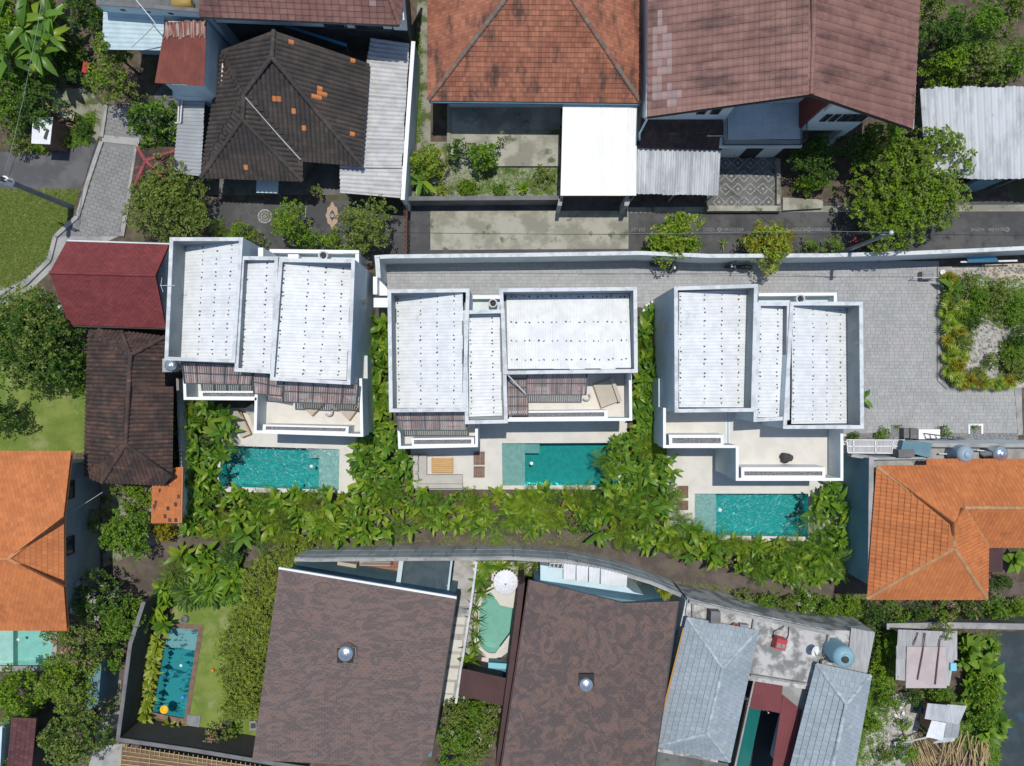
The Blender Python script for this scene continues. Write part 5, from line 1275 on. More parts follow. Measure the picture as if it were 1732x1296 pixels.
# --- left orange roof
t = thing('orange_roof_house', 'grey-walled house with bright orange roof at left edge', 'house', P(50, 900))
mb = MB(); mb.prism([(-160, 790), (92, 790), (92, 1040), (-160, 1040)], 4.6, 0); mb.build('wall', m_render, t)
T = Tiles(t, m_orange, m_odeck, 0.235, 0.27, 'flat', stagger=True)
T.face([(121, 763, 4.9), (-160, 763, 4.9), (-160, 945), (14, 945, 6.6), (108, 874)], 0, 1)
T.face([(108, 874, 5.15), (108.5, 993, 5.15), (14, 945, 6.6)], 0, 1)
T.face([(114, 1066, 4.7), (-160, 1066, 4.7), (-160, 945), (14, 945, 6.6), (108.5, 993)], 0, 1)
T.finish()
for a in ((108, 874, 5.2), (108.5, 993, 5.2)): caps(t, P(*a), P(14, 945, 6.62), m_orangecap, 0.10, 0.35)
caps(t, P(-30, 945, 6.62), P(14, 945, 6.62), m_orangecap, 0.10, 0.35)
edge_board(t, [P(121, 763, 4.9), P(108, 874, 5.1), P(108.5, 993, 5.1), P(114, 1066, 4.7)], m_orangecap, 0.08, 0.12)
for y in (925, 830): p = P(104, y, 3.5); window(t, (P(92, 900, 4.6).x+0.001, p.y, 3.4), 1.1, 1.3, 'E')
mb = MB(); p = P(126, 880, 2.4); mb.box((p.x-0.4, p.y, 2.3), (0.5, 0.8, 0.6)); mb.build('air_conditioner', m_dark, t)

# --- right orange house
t = thing('orange_hip_house', 'house with wide orange hip-and-gable roof, right edge', 'house', P(1600, 900))
T = Tiles(t, m_orange, m_odeck, 0.235, 0.32, 'wave', stagger=False, thick=0.05, amp=0.03)
A, B = (1613, 885, 6.4), (1613, 927, 6.4)
T.face([(1467, 1010, 4.0), (1483, 790, 4.0), A, B], 0, 1)
T.face([(1466, 1012, 4.0), (1668, 1012, 4.0), B], 0, 1)
T.face([(1483, 789, 4.0), (1640, 789, 4.0), (1630, 859, 6.0), A], 0, 1); T.face([(1640, 789, 4.0), (1900, 789, 4.0), (1900, 859), (1630, 859, 6.0)], 0, 1)
T.face([(1566, 789, 4.05), (1566, 778, 3.75), (1900, 778, 3.75), (1900, 789)], 2, 1)
T.face([(1669, 924, 4.55), (1668, 1012, 4.0), B, A, (1630, 859)], 0, 1)
T.face([(1670, 924, 4.2), (1900, 924, 4.2), (1900, 859), (1630, 859, 6.0)], 0, 1)
T.finish()
for a, b in (((1483, 790, 4.0), A), (A, B), ((1466, 1012, 4.0), B), ((1668, 1012, 4.0), B), (A, (1630, 859, 6.05)), ((1630, 859, 6.05), (1800, 859, 6.05)), ((1670, 924, 4.3), (1630, 859, 6.0))):
    caps(t, P(*a), P(*b), m_tancap, 0.11, 0.35)
mb = MB(); mb.prism([(1490, 800), (1800, 800), (1800, 915), (1655, 915), (1655, 995), (1480, 995)], 3.7, 0); mb.build('wall', m_white, t)
corr(t, quadpx([(1670, 925, 3.0), (1697, 925, 3.0), (1696, 968, 2.8), (1669, 968, 2.8)]), 'ad', 0.2, 0.03, m_maroondk, along=2)
t = thing('side_wall', 'tall blue-grey wall between the right pool garden and orange house', 'wall', P(1450, 880))
mb = MB(); mb.prism([(1471, 776), (1476, 776), (1474, 988), (1469, 988)], 3.9, 0); mb.build('wall', m_tealwall, t)
mb = MB(); mb.prism([(1470, 773), (1478, 773), (1476, 990), (1468, 990)], 3.96, 3.88); mb.build('coping', m_conc, t)
t = thing('utility_roof', 'flat concrete ledge with parapets north of the right orange roof', 'roof', P(1600, 765))
mb = MB(); mb.prism([(1436, 766), (1478, 772), (1566, 772), (1566, 752), (1576, 754), (1900, 754), (1900, 800), (1478, 800), (1470, 780)], 2.7, 0); mb.build('slab', m_conc, t)
wall_run(t, [(1534, 753), (1640, 753.5), (1900, 754)], 3.3, 0, 0.16, m_white, 'parapet', cope=m_conc)
wall_run(t, [(1440, 771), (1475, 776), (1572, 775)], 3.2, 2.6, 0.14, m_greywall, 'parapet')
mb = MB(); mb.prism([(1528, 745), (1576, 750), (1573, 775), (1524, 762)], 3.4, 2.6); mb.build('side_block', m_tealwall, t)
mb = MB(); mb.prism([(1520, 761), (1547, 761), (1547, 774), (1520, 774)], 3.55, 2.6); mb.build('chimney_block', m_charcop, t)
t = thing('clear_canopy', 'streaky clear plastic canopy with white rails right of right villa', 'canopy', P(1480, 757))
mb = MB(); mb.prism([(1432, 744), (1530, 744.5), (1522, 767), (1434, 766)], 2.85, 2.82); mb.build('clear_sheet', m_poly, t)
mb = MB()
for a, b in (((1432, 744), (1530, 744.5)), ((1433, 755), (1526, 755)), ((1434, 766), (1522, 767)), ((1432, 744), (1434, 766)), ((1443, 744), (1444, 766)), ((1480, 744), (1481, 767)), ((1511, 744), (1508, 767))): mb.beam(P(*a, 2.9), P(*b, 2.9), 0.05, 0.05)
for x, y in ((1434, 746), (1528, 746)): p = P(x, y, 2.8); mb.tube([(p.x, p.y, 0), (p.x, p.y, 2.85)], 0.04, 6)
mb.build('rail', m_whiteclean, t)

# --- big shingle houses below
t = thing('shingle_roof_house', 'house under big brown shingle roof next to the lawn, tank hole in the middle', 'house', P(600, 1130))
mb = MB(); mb.prism([(478, 972), (765, 1020), (730, 1280), (440, 1270)], 4.6, 0); mb.build('wall', m_tealwall, t)
T = Tiles(t, m_shing, m_shdeck, 0.33, 0.155, 'flat', thick=0.009)
cz = (584, 1122, 6.2)
for a, b in (((472, 963, 5.2), (771, 1013, 5.2)), ((771, 1013, 5.2), (732, 1268, 5.2)), ((732, 1268, 5.2), (706, 1300, 5.2)), ((706, 1300, 5.2), (427, 1285, 5.2)), ((427, 1285, 5.2), (472, 963, 5.2))): T.face([a, b, cz], 0, 1)
T.finish()
edge_board(t, [P(471, 962, 5.2), P(772, 1012, 5.2)], m_whiteclean, 0.16, 0.14); edge_board(t, [P(772, 1014, 5.18), P(732, 1268, 5.18)], m_frame, 0.06, 0.14)
mb = MB(); mb.box(P(584, 1109, 6.15), (0.9, 0.8, 0.10)); mb.build('tank_hatch', m_dark, t)
t = thing('shingle_roof_house', 'house under mottled brown shingle roof next to the kidney pool', 'house', P(995, 1140))
mb = MB(); mb.prism([(905, 992), (1128, 1024), (1085, 1330), (858, 1330)], 4.6, 0); mb.build('wall', m_tealwall, t)
T = Tiles(t, m_shing2, m_shdeck, 0.30, 0.155, 'flat', thick=0.009)
T.face([(896, 981, 5.2), (1055, 1020, 5.2), (1040, 1340, 5.9), (842, 1340)], 0, 1)
T.face([(1055, 1020, 5.2), (1147, 1017, 5.2), (1100, 1340, 5.3), (1040, 1340)], 0, 1)
T.finish()
edge_board(t, [P(1148, 1017, 5.2), P(1101, 1340, 5.25)], m_frame, 0.10, 0.16); edge_board(t, [P(895, 981, 5.2), P(841, 1340, 5.6)], m_maroondk, 0.10, 0.16)
mb = MB(); mb.box(P(992, 1150, 5.72), (0.85, 0.7, 0.10)); mb.build('tank_hatch', m_dark, t)
mb = MB(); mb.prism([(878, 990), (888, 985), (850, 1300), (838, 1300)], 4.2, 0); mb.build('side_wall', m_maroondk, t)
# white terrace annex north of it
t = thing('roof_terrace', 'pale blue roof terrace with white ribbed canopy behind mottled shingle roof', 'terrace', P(1000, 975))
mb = MB(); mb.prism([(914, 956), (1035, 974), (1072, 1002), (1105, 1011), (1110, 1040), (914, 985)], 3.1, 0); mb.build('deck', m_ltblue, t)
for k, (a, b) in enumerate(((953, 975), (975, 996), (996, 1016), (1016, 1062))):
    def yy(x): return 953+(x-953)*0.135
    corr(t, quadpx([(a, yy(a), 3.65), (b-1, yy(b-1)+(0 if b < 1050 else 6), 3.65), (b-2, yy(b)+24, 3.55), (a, yy(a)+27, 3.55)]), 'ad', 0.20, 0.03, m_whitesheet, name='canopy_sheet', along=2, sheets=1)
mb = MB()
for i in range(4): mb.beam(P(931+i*7, 952, 3.5), P(929+i*7, 962, 3.5), 0.03, 0.03)
mb.beam(P(930, 953, 3.5), P(954, 954, 3.5), 0.03, 0.03); mb.beam(P(929, 961, 3.5), P(953, 962, 3.5), 0.03, 0.03)
for x, y in ((930, 953), (953, 962)): p = P(x, y, 4.3); mb.tube([(p.x, p.y, 3.09), (p.x, p.y, 3.51)], 0.02, 5)
for x, y in ((955, 956), (1058, 976), (955, 978), (1056, 992)): p = P(x, y, 3.55); mb.tube([(p.x, p.y, 3.09), (p.x, p.y, 3.57)], 0.03, 5)
mb.build('rack', m_whiteclean, t)
# --- south boundary wall of big weathered blocks
t = thing('boundary_wall', 'long curved stained grey block wall along the dirt path', 'wall', P(800, 935))
line = [(498, 947), (530, 948), (600, 947), (760, 946), (866, 945), (960, 951), (1040, 968), (1100, 986), (1152, 1008)]
wall_run(t, line, 3.2, 0, 0.18, m_greywall, cope=m_conc, ch=0.05, cw=0.0)
for (a, b) in zip(line[:-1], line[1:]):
    pa, pb = P(*a, 3.2), P(*b, 3.2); pa.z = pb.z = 0; d = (pb-pa); L_ = d.length; d.normalize(); nn = Vector((-d.y, d.x, 0)); k = max(1, int(L_/1.0))
    for i in range(k):
        for j, z in enumerate((0.75, 1.8, 2.72)):
            q = pa+d*(L_*(i+0.5)/k)+nn*(0.09+0.012); mb = MB(); mb.box((q.x, q.y, z), (L_/k-0.02, 0.02+0.015*rnd.random(), (1.0, 0.98, 0.78)[j]), rz=math.atan2(d.y, d.x)); mb.build('wall_block', m_greywall, t)
# --- grey tiled houses and the flat concrete roof
t = thing('flat_concrete_roof', 'blotchy bare concrete flat roof between the two blue-grey roofs', 'roof', P(1320, 1080))
mb = MB(); mb.prism([(1163, 1012), (1283, 1040), (1404, 1066), (1478, 1068), (1455, 1180), (1260, 1150), (1150, 1120)], 3.6, 0); mb.build('slab', m_roofconc, t)
wall_run(t, [(1166, 1018), (1277, 1045), (1404, 1071)], 3.95, 0, 0.14, m_greywall, 'parapet', cope=m_conc)
for x, y, x2, y2 in ((1172, 1022, 1173, 1045), (1277, 1045, 1273, 1066), (1404, 1070, 1395, 1112), (1270, 1143, 1365, 1158)):
    wall_run(t, [(x, y), (x2, y2)], 3.85, 3.55, 0.12, m_conc, 'kerb_edge')
corr(t, quadpx([(1440, 1062, 3.75), (1480, 1070, 3.75), (1466, 1142, 3.65), (1432, 1134, 3.65)]), 'ad', 0.26, 0.02, m_poly, name='clear_sheet', along=2)
mb = MB(); mb.prism([(1203, 1034), (1219, 1035), (1219, 1055), (1202, 1055)], 4.5, 3.55); mb.build('chimney_block', m_charcop, t)
mb = MB(); mb.prism([(1252, 1056), (1267, 1058), (1265, 1066), (1251, 1065)], 4.0, 3.55); mb.build('vent_block', m_stone, t)
t = thing('terracotta_pot', 'little orange clay pot at the edge of the left blue-grey roof', 'pot', P(1241, 1056, 3.6))
mb = MB(); mb.lathe([(0.12, 0), (0.18, 0.3), (0.20, 0.34), (0.16, 0.34), (0.10, 0.1)], P(1241, 1056, 3.6), 14); mb.build('pot', m_clay, t)
t = thing('grey_roof_house', 'left house with blue-grey hipped tile roof by mottled shingles', 'house', P(1200, 1180))
mb = MB(); mb.prism([(1160, 1060), (1270, 1075), (1235, 1275), (1125, 1250)], 3.7, 0); mb.build('wall', m_white, t)
T = Tiles(t, m_greyt, m_greydeck, 0.27, 0.33, 'flat', stagger=True, thick=0.05)
A, B = (1222, 1130, 5.3), (1196, 1240, 5.3)
T.face([(1162, 1044, 4.0), (1281, 1067, 4.0), A], 0, 1); T.face([(1162, 1044, 4.0), (1110, 1261, 4.0), B, A], 0, 1)
T.face([(1281, 1067, 4.0), (1233, 1287, 4.0), B, A], 0, 1); T.face([(1110, 1261, 4.0), (1233, 1287, 4.0), B], 0, 1); T.finish()
for a, b in (((1162, 1044, 4.0), A), ((1281, 1067, 4.0), A), (A, B), ((1110, 1261, 4.0), B), ((1233, 1287, 4.0), B)): caps(t, P(*a), P(*b), m_greycap, 0.11, 0.36)
mb = MB(); mb.beam(P(1157, 1062, 4.0), P(1118, 1220, 4.0), 0.17, 0.14); mb.build('gutter', M('amber_gutter', (0.50, 0.24, 0.04), rough=0.5), t)
mb = MB(); mb.prism([(1100, 1268), (1232, 1292), (1230, 1340), (1095, 1340)], 3.3, 0); mb.build('lower_block', m_concdk_shade, t)
mb = MB(); mb.prism([(1110, 1265), (1215, 1284), (1214, 1290), (1109, 1271)], 3.55, 3.2); mb.build('ledge', m_roofconc, t)
t = thing('alley_wall', 'peeling pale wall between mottled shingles and blue-grey roof', 'wall', P(1140, 1120))
mb = MB(); mb.prism([(1160, 1015), (1168, 1016), (1112, 1262), (1106, 1260)], 3.4, 0); mb.build('wall', m_coping, t)
t = thing('grey_roof_house', 'right house with blue-grey hipped tile roof above the waste ground', 'house', P(1410, 1200))
mb = MB(); mb.prism([(1385, 1135), (1462, 1150), (1440, 1330), (1340, 1330)], 3.7, 0); mb.build('wall', m_white, t)
T = Tiles(t, m_greyt, m_greydeck, 0.27, 0.33, 'flat', stagger=True, thick=0.05)
A, B = (1431, 1190, 5.0), (1398, 1340, 5.0)
T.face([(1380, 1122, 4.0), (1472, 1142, 4.0), A], 0, 1); T.face([(1380, 1122, 4.0), (1325, 1340, 4.0), B, A], 0, 1); T.face([(1472, 1142, 4.0), (1436, 1340, 4.0), B, A], 0, 1); T.finish()
for a, b in (((1380, 1122, 4.0), A), ((1472, 1142, 4.0), A), (A, B)): caps(t, P(*a), P(*b), m_greycap, 0.11, 0.36)
t = thing('maroon_sheet_roof', 'maroon ribbed roof pieces round a dark opening between blue-grey roofs', 'roof', P(1310, 1220))
corr(t, quadpx([(1278, 1147, 3.3), (1324, 1156, 3.3), (1320, 1207, 3.25), (1268, 1196, 3.25)]), 'ad', 0.2, 0.02, m_maroon, shape='trap', along=2, jag=0.05)
corr(t, quadpx([(1324, 1175, 3.3), (1357, 1202, 3.3), (1331, 1340, 3.2), (1300, 1340, 3.2)]), 'ad', 0.2, 0.02, m_maroon, shape='trap', along=2)
corr(t, quadpx([(1319, 1157, 3.22), (1367, 1163, 3.22), (1356, 1204, 3.2), (1326, 1199, 3.2)]), 'ad', 0.2, 0.008, m_conc, name='bare_board', shape='trap', along=2, sheets=1)
mb = MB(); mb.beam(P(1276, 1148, 3.38), P(1240, 1310, 3.38), 0.10, 0.10); mb.beam(P(1278, 1146, 3.35), P(1368, 1162, 3.35), 0.08, 0.10)
for x, y in ((1276, 1150), (1364, 1164), (1300, 1206), (1268, 1190)): p = P(x, y, 3.2); mb.tube([(p.x, p.y, 0), (p.x, p.y, 3.2)], 0.05, 6)
mb.build('beam', m_conc, t)
t = thing('tinted_awning', 'green tinted sloping sheet beside the dark opening and maroon roof', 'awning', P(1270, 1250))
mb = MB(); q = quadpx([(1268, 1197, 3.15), (1287, 1201, 2.4), (1262, 1320, 2.4), (1239, 1320, 3.15)]); mb.slab(q, 0.02); mb.build('tinted_sheet', M('green_sheet', (0.015, 0.16, 0.14), rough=0.3), t)
mb = MB()
for x, y in ((1269, 1199), (1286, 1203)): p = P(x, y, 2.4); mb.tube([(p.x, p.y, 0), (p.x, p.y, 2.4)], 0.03, 6)
mb.build('post', m_gal, t)
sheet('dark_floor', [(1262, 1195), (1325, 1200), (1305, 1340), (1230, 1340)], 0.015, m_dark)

# --- between the shingle houses
t = thing('maroon_flat_roof', 'small plain maroon roof below the kidney pool', 'roof', P(818, 1155))
mb = MB(); mb.slab(quadpx([(781, 1131, 2.8), (859, 1148, 2.8), (852, 1194, 2.6), (775, 1176, 2.6)]), 0.08); mb.build('roof', m_maroondk, t)
mb = MB(); mb.prism([(788, 1140), (850, 1152), (846, 1186), (783, 1172)], 2.45, 0); mb.build('wall', m_charcoal, t)
t = thing('counter', 'blue covered counter next to the small maroon roof', 'counter', P(842, 1128))
mb = MB(); mb.prism([(826, 1122), (858, 1124), (857, 1144), (825, 1140)], 0.9, 0); mb.build('base', m_tealwall, t); mb = MB(); mb.prism([(826, 1121), (858.5, 1123), (858, 1132), (826, 1130)], 0.96, 0.9); mb.build('top', m_sky, t)
t = thing('yard_wall', 'thin pale wall between stepping slabs and kidney pool plants', 'wall', P(795, 1060))
wall_run(t, [(806, 950), (797, 1020), (780, 1130), (771, 1190)], 2.0, 0, 0.14, m_coping)
t = thing('slab_walk', 'row of square cream slabs beside big brown shingle roof', 'path', P(768, 1080))
for i, (x, y) in enumerate(((779, 1032), (775, 1050), (773, 1066), (770, 1092), (766, 1116), (763, 1140), (757, 1163), (754, 1184))):
    mb = MB(); h_ = 10 if i > 2 else 6.5; mb.prism([(x-12, y-h_), (x+12, y-h_+1), (x+10, y+h_), (x-14, y+h_-1)], 0.05+0.003*i, 0); mb.build('slab', m_terr if i > 0 else m_stone, t)
# service yard behind the first shingle house
t = thing('ribbed_sheet_roof', 'dark ribbed sheet roof with white edges south of the block wall', 'roof', P(722, 970))
corr(t, quadpx([(684, 947, 2.4), (762, 947, 2.4), (757, 1000, 2.3), (679, 992, 2.3)]), 'ad', 0.21, 0.03, m_slate, shape='trap', along=2, jag=0.02)
mb = MB(); mb.beam(P(679, 947, 2.42), P(674, 985, 2.35), 0.28, 0.05); mb.beam(P(764, 947, 2.42), P(758, 998, 2.35), 0.12, 0.06); mb.build('edge_flashing', m_tealsheet, t)
mb = MB()
for x, y in ((682, 950), (760, 950), (676, 983), (756, 990)): p = P(x, y, 2.3); mb.tube([(p.x, p.y, 0), (p.x, p.y, 2.35)], 0.05, 6)
mb.build('post', m_gal, t)
y_ = sheet('terracotta_yard', [(555, 945), (684, 945), (684, 1010), (555, 990)], 0.02, m_pjoint)
bm2 = MB()
for i in range(15):
    for j in range(9):
        c = P(610+i*5+0, 948+j*5.4, 0.02); bm2.box((c.x, c.y, 0.03), (0.185, 0.185, 0.03))
bm2.build('floor_tile', m_brickt, y_, kind='stuff')
# --- right lower sheds
t = thing('plastic_roof_shed', 'shed with cloudy plastic roof and dusty pink tarp held by poles', 'shed', P(1567, 1115))
q = [(1518, 1065, 2.5), (1619, 1067, 2.5), (1618, 1135, 2.4), (1515, 1158, 2.35)]
corr(t, quadpx([(1519, 1065, 2.55), (1619, 1068, 2.55), (1619, 1117, 2.5), (1516, 1115, 2.5)]), 'ad', 0.2, 0.02, m_poly, along=2, jag=0.03)
corr(t, quadpx([(1516, 1091, 2.5), (1617, 1091, 2.52), (1606, 1160, 2.4), (1515, 1150, 2.4)]), 'ad', 0.2, 0.02, m_poly, along=2, jag=0.06)
mb = MB(); mb.slab(quadpx([(1534, 1094, 2.62), (1600, 1094, 2.62), (1601, 1164, 2.46), (1532, 1164, 2.46)]), 0.02); mb.build('tarp', m_tarp, t)
mb = MB(); mb.tube([P(1565, 1071, 2.68), P(1560, 1108, 2.69), P(1552, 1150, 2.58)], 0.035, 6); mb.tube([P(1590, 1081, 2.68), P(1586, 1120, 2.66), P(1582, 1158, 2.57)], 0.035, 6); mb.tube([P(1553, 1070, 2.66), P(1545, 1092, 2.66)], 0.03, 6); mb.build('pole', m_rusti, t)
mb = MB()
for x, y in ((1522, 1070), (1615, 1072), (1600, 1150), (1520, 1145)): p = P(x, y, 2.4); mb.tube([(p.x, p.y, 0), (p.x, p.y, 2.45)], 0.05, 6)
mb.build('post', m_bamboo, t)
mb = MB(); mb.prism([(1608, 1122), (1618, 1122), (1618, 1135), (1608, 1135)], 2.62, 2.5); mb.build('roof_patch', m_sky, t)
t = thing('zinc_shack', 'low shack of overlapping grey and white sheets near dry bamboo', 'shack', P(1600, 1225))
for k, (q, m_) in enumerate((([(1569, 1189, 1.7), (1635, 1195, 1.7), (1622, 1226, 1.6), (1564, 1216, 1.6)], m_zincold), ([(1600, 1222, 1.55), (1624, 1226, 1.55), (1620, 1249, 1.5), (1597, 1247, 1.5)], m_zinc), ([(1576, 1218, 1.62), (1600, 1222, 1.62), (1595, 1252, 1.5), (1566, 1247, 1.5)], m_whitesheet), ([(1594, 1247, 1.46), (1617, 1246, 1.46), (1614, 1254, 1.44), (1577, 1258, 1.44)], m_zincold))):
    corr(t, quadpx(q), 'ad', 0.18, 0.012, m_, along=2, sheets=2, jag=0.05)
mb = MB()
for x, y in ((1572, 1192), (1630, 1198), (1615, 1245), (1572, 1244)): p = P(x, y, 1.4); mb.tube([(p.x, p.y, 0), (p.x, p.y, 1.5)], 0.04, 6)
mb.build('post', m_bamboo, t)
mb = MB(); mb.prism([(1576, 1196), (1624, 1202), (1612, 1242), (1574, 1240)], 1.3, 0); mb.build('wall', m_deckw, t)
# --- bottom left
t = thing('charcoal_wall', 'charcoal garden wall enclosing the narrow slanted pool', 'wall', P(230, 1180))
wall_run(t, [(243, 1018), (220, 1090), (199, 1251), (330, 1270), (445, 1289), (520, 1300)], 2.6, 0, 0.16, m_charcoal, cope=m_charcop)
t = thing('bamboo_roof', 'brown woven mat roof framed with bamboo poles, bottom edge', 'roof', P(320, 1285))
mb = MB(); Q = quadpx([(207, 1262, 2.2), (440, 1298, 2.2), (440, 1360, 2.4), (200, 1360, 2.4)]); mb.slab(Q, 0.04); mb.build('mat', m_thatch, t)
for i in range(14): a = Q[0].lerp(Q[3], i/13); b = Q[1].lerp(Q[2], i/13); mb = MB(); mb.tube([a+Vector((0, 0, 0.03)), b+Vector((0, 0, 0.03))], 0.03, 6); mb.build('bamboo_pole', m_bamboo, t)
for i in range(30): a = Q[0].lerp(Q[1], i/29); mb = MB(); d_ = (Q[3]-Q[0]).normalized(); mb.tube([a-d_*0.2+Vector((0, 0, 0.08)), a+d_*(0.25 if i % 6 else 1.5)+Vector((0, 0, 0.08))], 0.022, 5); mb.build('bamboo_rod', m_bamboo, t)
mb = MB()
for i in (0.02, 0.35, 0.7): p = Q[0].lerp(Q[1], i); mb.tube([(p.x, p.y-.2, 0), (p.x, p.y-.2, 2.2)], 0.06, 6)
mb.build('post', m_bamboo, t)
t = thing('maroon_tiled_roof', 'dark maroon tile roof under trees, bottom left corner', 'roof', P(35, 1255))
T = Tiles(t, M('maroon_tile', (0.085, 0.035, 0.038), (0.12, 0.05, 0.05), 1.5, rv=0.2), m_dkdeck, 0.24, 0.24, 'flat', limit=250); T.face([(62, 1215, 3.2), (50, 1340, 3.2), (8, 1340, 3.7), (20, 1213)], 0, 1); T.finish()
mb = MB(); mb.prism([(22, 1225), (54, 1225), (44, 1340), (10, 1340)], 2.9, 0); mb.build('wall', m_charcoal, t)
t = thing('blue_side_wall', 'sliver of pale blue wall at the left edge below the lime tree', 'wall', P(2, 1260))
mb = MB(); mb.prism([(-8, 1228), (4, 1228), (-2, 1340), (-12, 1340)], 3.2, 0); mb.build('wall', m_ltblue, t)
t = thing('garden_shed', 'dark grey sloped block in the shade beside the gravel lane', 'shed', P(155, 1195))
mb = MB(); mb.prism([(150, 1140), (172, 1120), (166, 1190), (145, 1205)], 2.2, 0); mb.build('wall', m_tealwall, t); mb = MB(); mb.prism([(147, 1166), (168, 1150), (167, 1156), (146, 1172)], 2.26, 2.2); mb.build('coping', m_charcop, t)

# ------------------------------------------------------------------ things on the terraces
def seg(a, b, t): return a+(b-a)*t
def lounger(quad, z, label, group=None, back=0.32, raised=0.35):
    """quad px: foot-left, foot-right, head-right, head-left"""
    A, B, C, D = [P(q[0], q[1], z+0.35) for q in quad]; o = (A+B+C+D)/4
    t = thing('sun_lounger', label, 'sun lounger', (o.x, o.y, z), group)
    f = MB(); up = Vector((0, 0, 0.10))
    for a, b in ((A, B), (B, C), (C, D), (D, A)): f.beam(a-up, b-up, 0.07, 0.08)
    f.build('frame', m_teak, t)
    for p in (A, B, C, D):
        q = p+(o-p)*0.08; mb = MB(); mb.box((q.x, q.y, z+0.12), (0.06, 0.06, 0.24)); mb.build('leg', m_teak, t)
    E, G = seg(D, A, back), seg(C, B, back); mb = MB(); mb.slab([A, B, G, E], 0.10); mb.build('mattress', m_cush, t)
    rz = Vector((0, 0, raised)); mb = MB(); mb.slab([E+Vector((0, 0, .004)), G+Vector((0, 0, .004)), C+rz, D+rz], 0.10); mb.build('backrest', m_cush, t)
    return t
lounger([(408, 740), (423, 734), (404, 693), (387, 698)], 0.05, 'beige sun lounger lying fully in the sun on the left terrace')
lounger([(432, 727), (446, 721), (430, 683), (416, 692)], 0.05, 'beige sun lounger half hidden by the left balcony corner')
lounger([(527, 703), (548, 682), (532, 664), (508, 684)], 2.93, 'beige lounge chair under the slats near the balcony middle, left villa', raised=0.2)
lounger([(590, 711), (604, 692), (578, 668), (566, 686)], 2.93, 'beige lounge chair under the slats beside the east parapet, left villa', raised=0.2)
def hook(x, y, z, label):
    t = thing('curved_stool', label, 'stool', P(x, y, z)); mb = MB(); c = P(x, y, z+0.3)
    mb.tube([c+Vector((0.22*math.cos(a), 0.22*math.sin(a), 0)) for a in [rad(-150+i*22) for i in range(10)]], 0.05, 8); mb.build('rim', m_greycush, t)
    mb = MB()
    for a in (-130, -50, 30): mb.tube([P(x, y, z)+Vector((0.22*math.cos(rad(a)), 0.22*math.sin(rad(a)), 0)), c+Vector((0.22*math.cos(rad(a)), 0.22*math.sin(rad(a)), 0))], 0.02, 5)
    mb.build('leg', m_black, t)
hook(556, 697, 2.92, 'crescent shaped grey stool between the two balcony lounge chairs')
hook(992, 671, 2.92, 'crescent shaped grey stool beside the beige daybed')
# daybed
A, B, C, D = [P(x, y, 3.3) for x, y in ((1003, 651), (1037, 639), (1051, 678), (1017, 691))]
o = (A+B+C+D)/4; t = thing('daybed', 'square beige daybed turned at an angle on the middle balcony', 'daybed', (o.x, o.y, 2.92))
mb = MB(); mb.slab([A-Vector((0, 0, .13)), B-Vector((0, 0, .13)), C-Vector((0, 0, .13)), D-Vector((0, 0, .13))], 0.25); mb.build('base', m_teak, t)
mb = MB(); s_ = 0.04; mb.slab([A+(o-A)*s_, B+(o-B)*s_, C+(o-C)*s_, D+(o-D)*s_], 0.13); mb.build('mattress', m_cush, t)
E, G = seg(B, A, 0.17), seg(C, D, 0.17); up = Vector((0, 0, 0.26)); mb = MB(); mb.slab([E+up, B+up, C+up, G+up], 0.255); mb.build('bolster', m_cush, t)
# L sofa and table
t = thing('corner_sofa', 'pale L shaped corner sofa on the middle terrace', 'sofa', P(730, 800, 0.03))
mb = MB(); mb.prism([(706, 770), (721.5, 770), (721.5, 803.5), (782, 803.5), (782, 819), (706, 819)], 0.45, 0.04); mb.build('seat', m_greycush, t)
mb = MB(); mb.prism([(698.5, 770), (706, 770), (706, 826), (698.5, 826)], 0.72, 0.04); mb.prism([(706.2, 819), (782, 819), (782, 826), (706.2, 826)], 0.718, 0.04); mb.build('backrest', m_greycush, t)
for y in (777, 791, 806): mb = MB(); mb.box(P(704, y, 0.72), (0.26, 0.42, 0.34), rz=0.1*(y-791)/10, rot=None); mb.build('cushion', m_greycush, t)
t = thing('teak_table', 'rectangular teak table in front of the corner sofa', 'table', P(747, 788, 0.03))
tp = [P(x, y, 0.46) for x, y in ((729.5, 775), (766, 775), (766, 800), (729.5, 800))]
for i in range(7):
    a, b, c, d = seg(tp[0], tp[3], i/7), seg(tp[1], tp[2], i/7), seg(tp[1], tp[2], (i+.93)/7), seg(tp[0], tp[3], (i+.93)/7); mb = MB(); mb.slab([a, b, c, d], 0.04); mb.build('board', m_teak, t)
mb = MB()
for p in tp: q = p+(sum(tp, Vector())/4-p)*0.08; mb.box((q.x, q.y, 0.23), (0.07, 0.07, 0.38))
mb.build('frame', m_teak, t)
def deck_mat(px, label, n=6):
    q = [P(x, y, 0.12) for x, y in px]; o = sum(q, Vector())/4; t = thing('timber_bench', label, 'bench', (o.x, o.y, 0.03))
    for i in range(n): mb = MB(); mb.slab([seg(q[0], q[1], i/n), seg(q[0], q[1], (i+.9)/n), seg(q[3], q[2], (i+.9)/n), seg(q[3], q[2], i/n)], 0.04); mb.build('slat', m_deckw, t)
    mb = MB()
    for k in (0.12, 0.88): mb.beam(seg(q[0], q[3], k)-Vector((0, 0, .06)), seg(q[1], q[2], k)-Vector((0, 0, .06)), 0.06, 0.06)
    mb.build('frame', m_deckw, t)
deck_mat([(801, 764), (820, 764), (820, 786.5), (801, 786.5)], 'upper brown slatted bench left of the middle pool')
deck_mat([(801, 789), (820, 789), (820, 808), (801, 808)], 'lower brown slatted bench left of the middle pool')
deck_mat([(1146, 822), (1164.5, 822), (1164.5, 842.5), (1146, 842.5)], 'upper brown slatted bench left of the right pool')
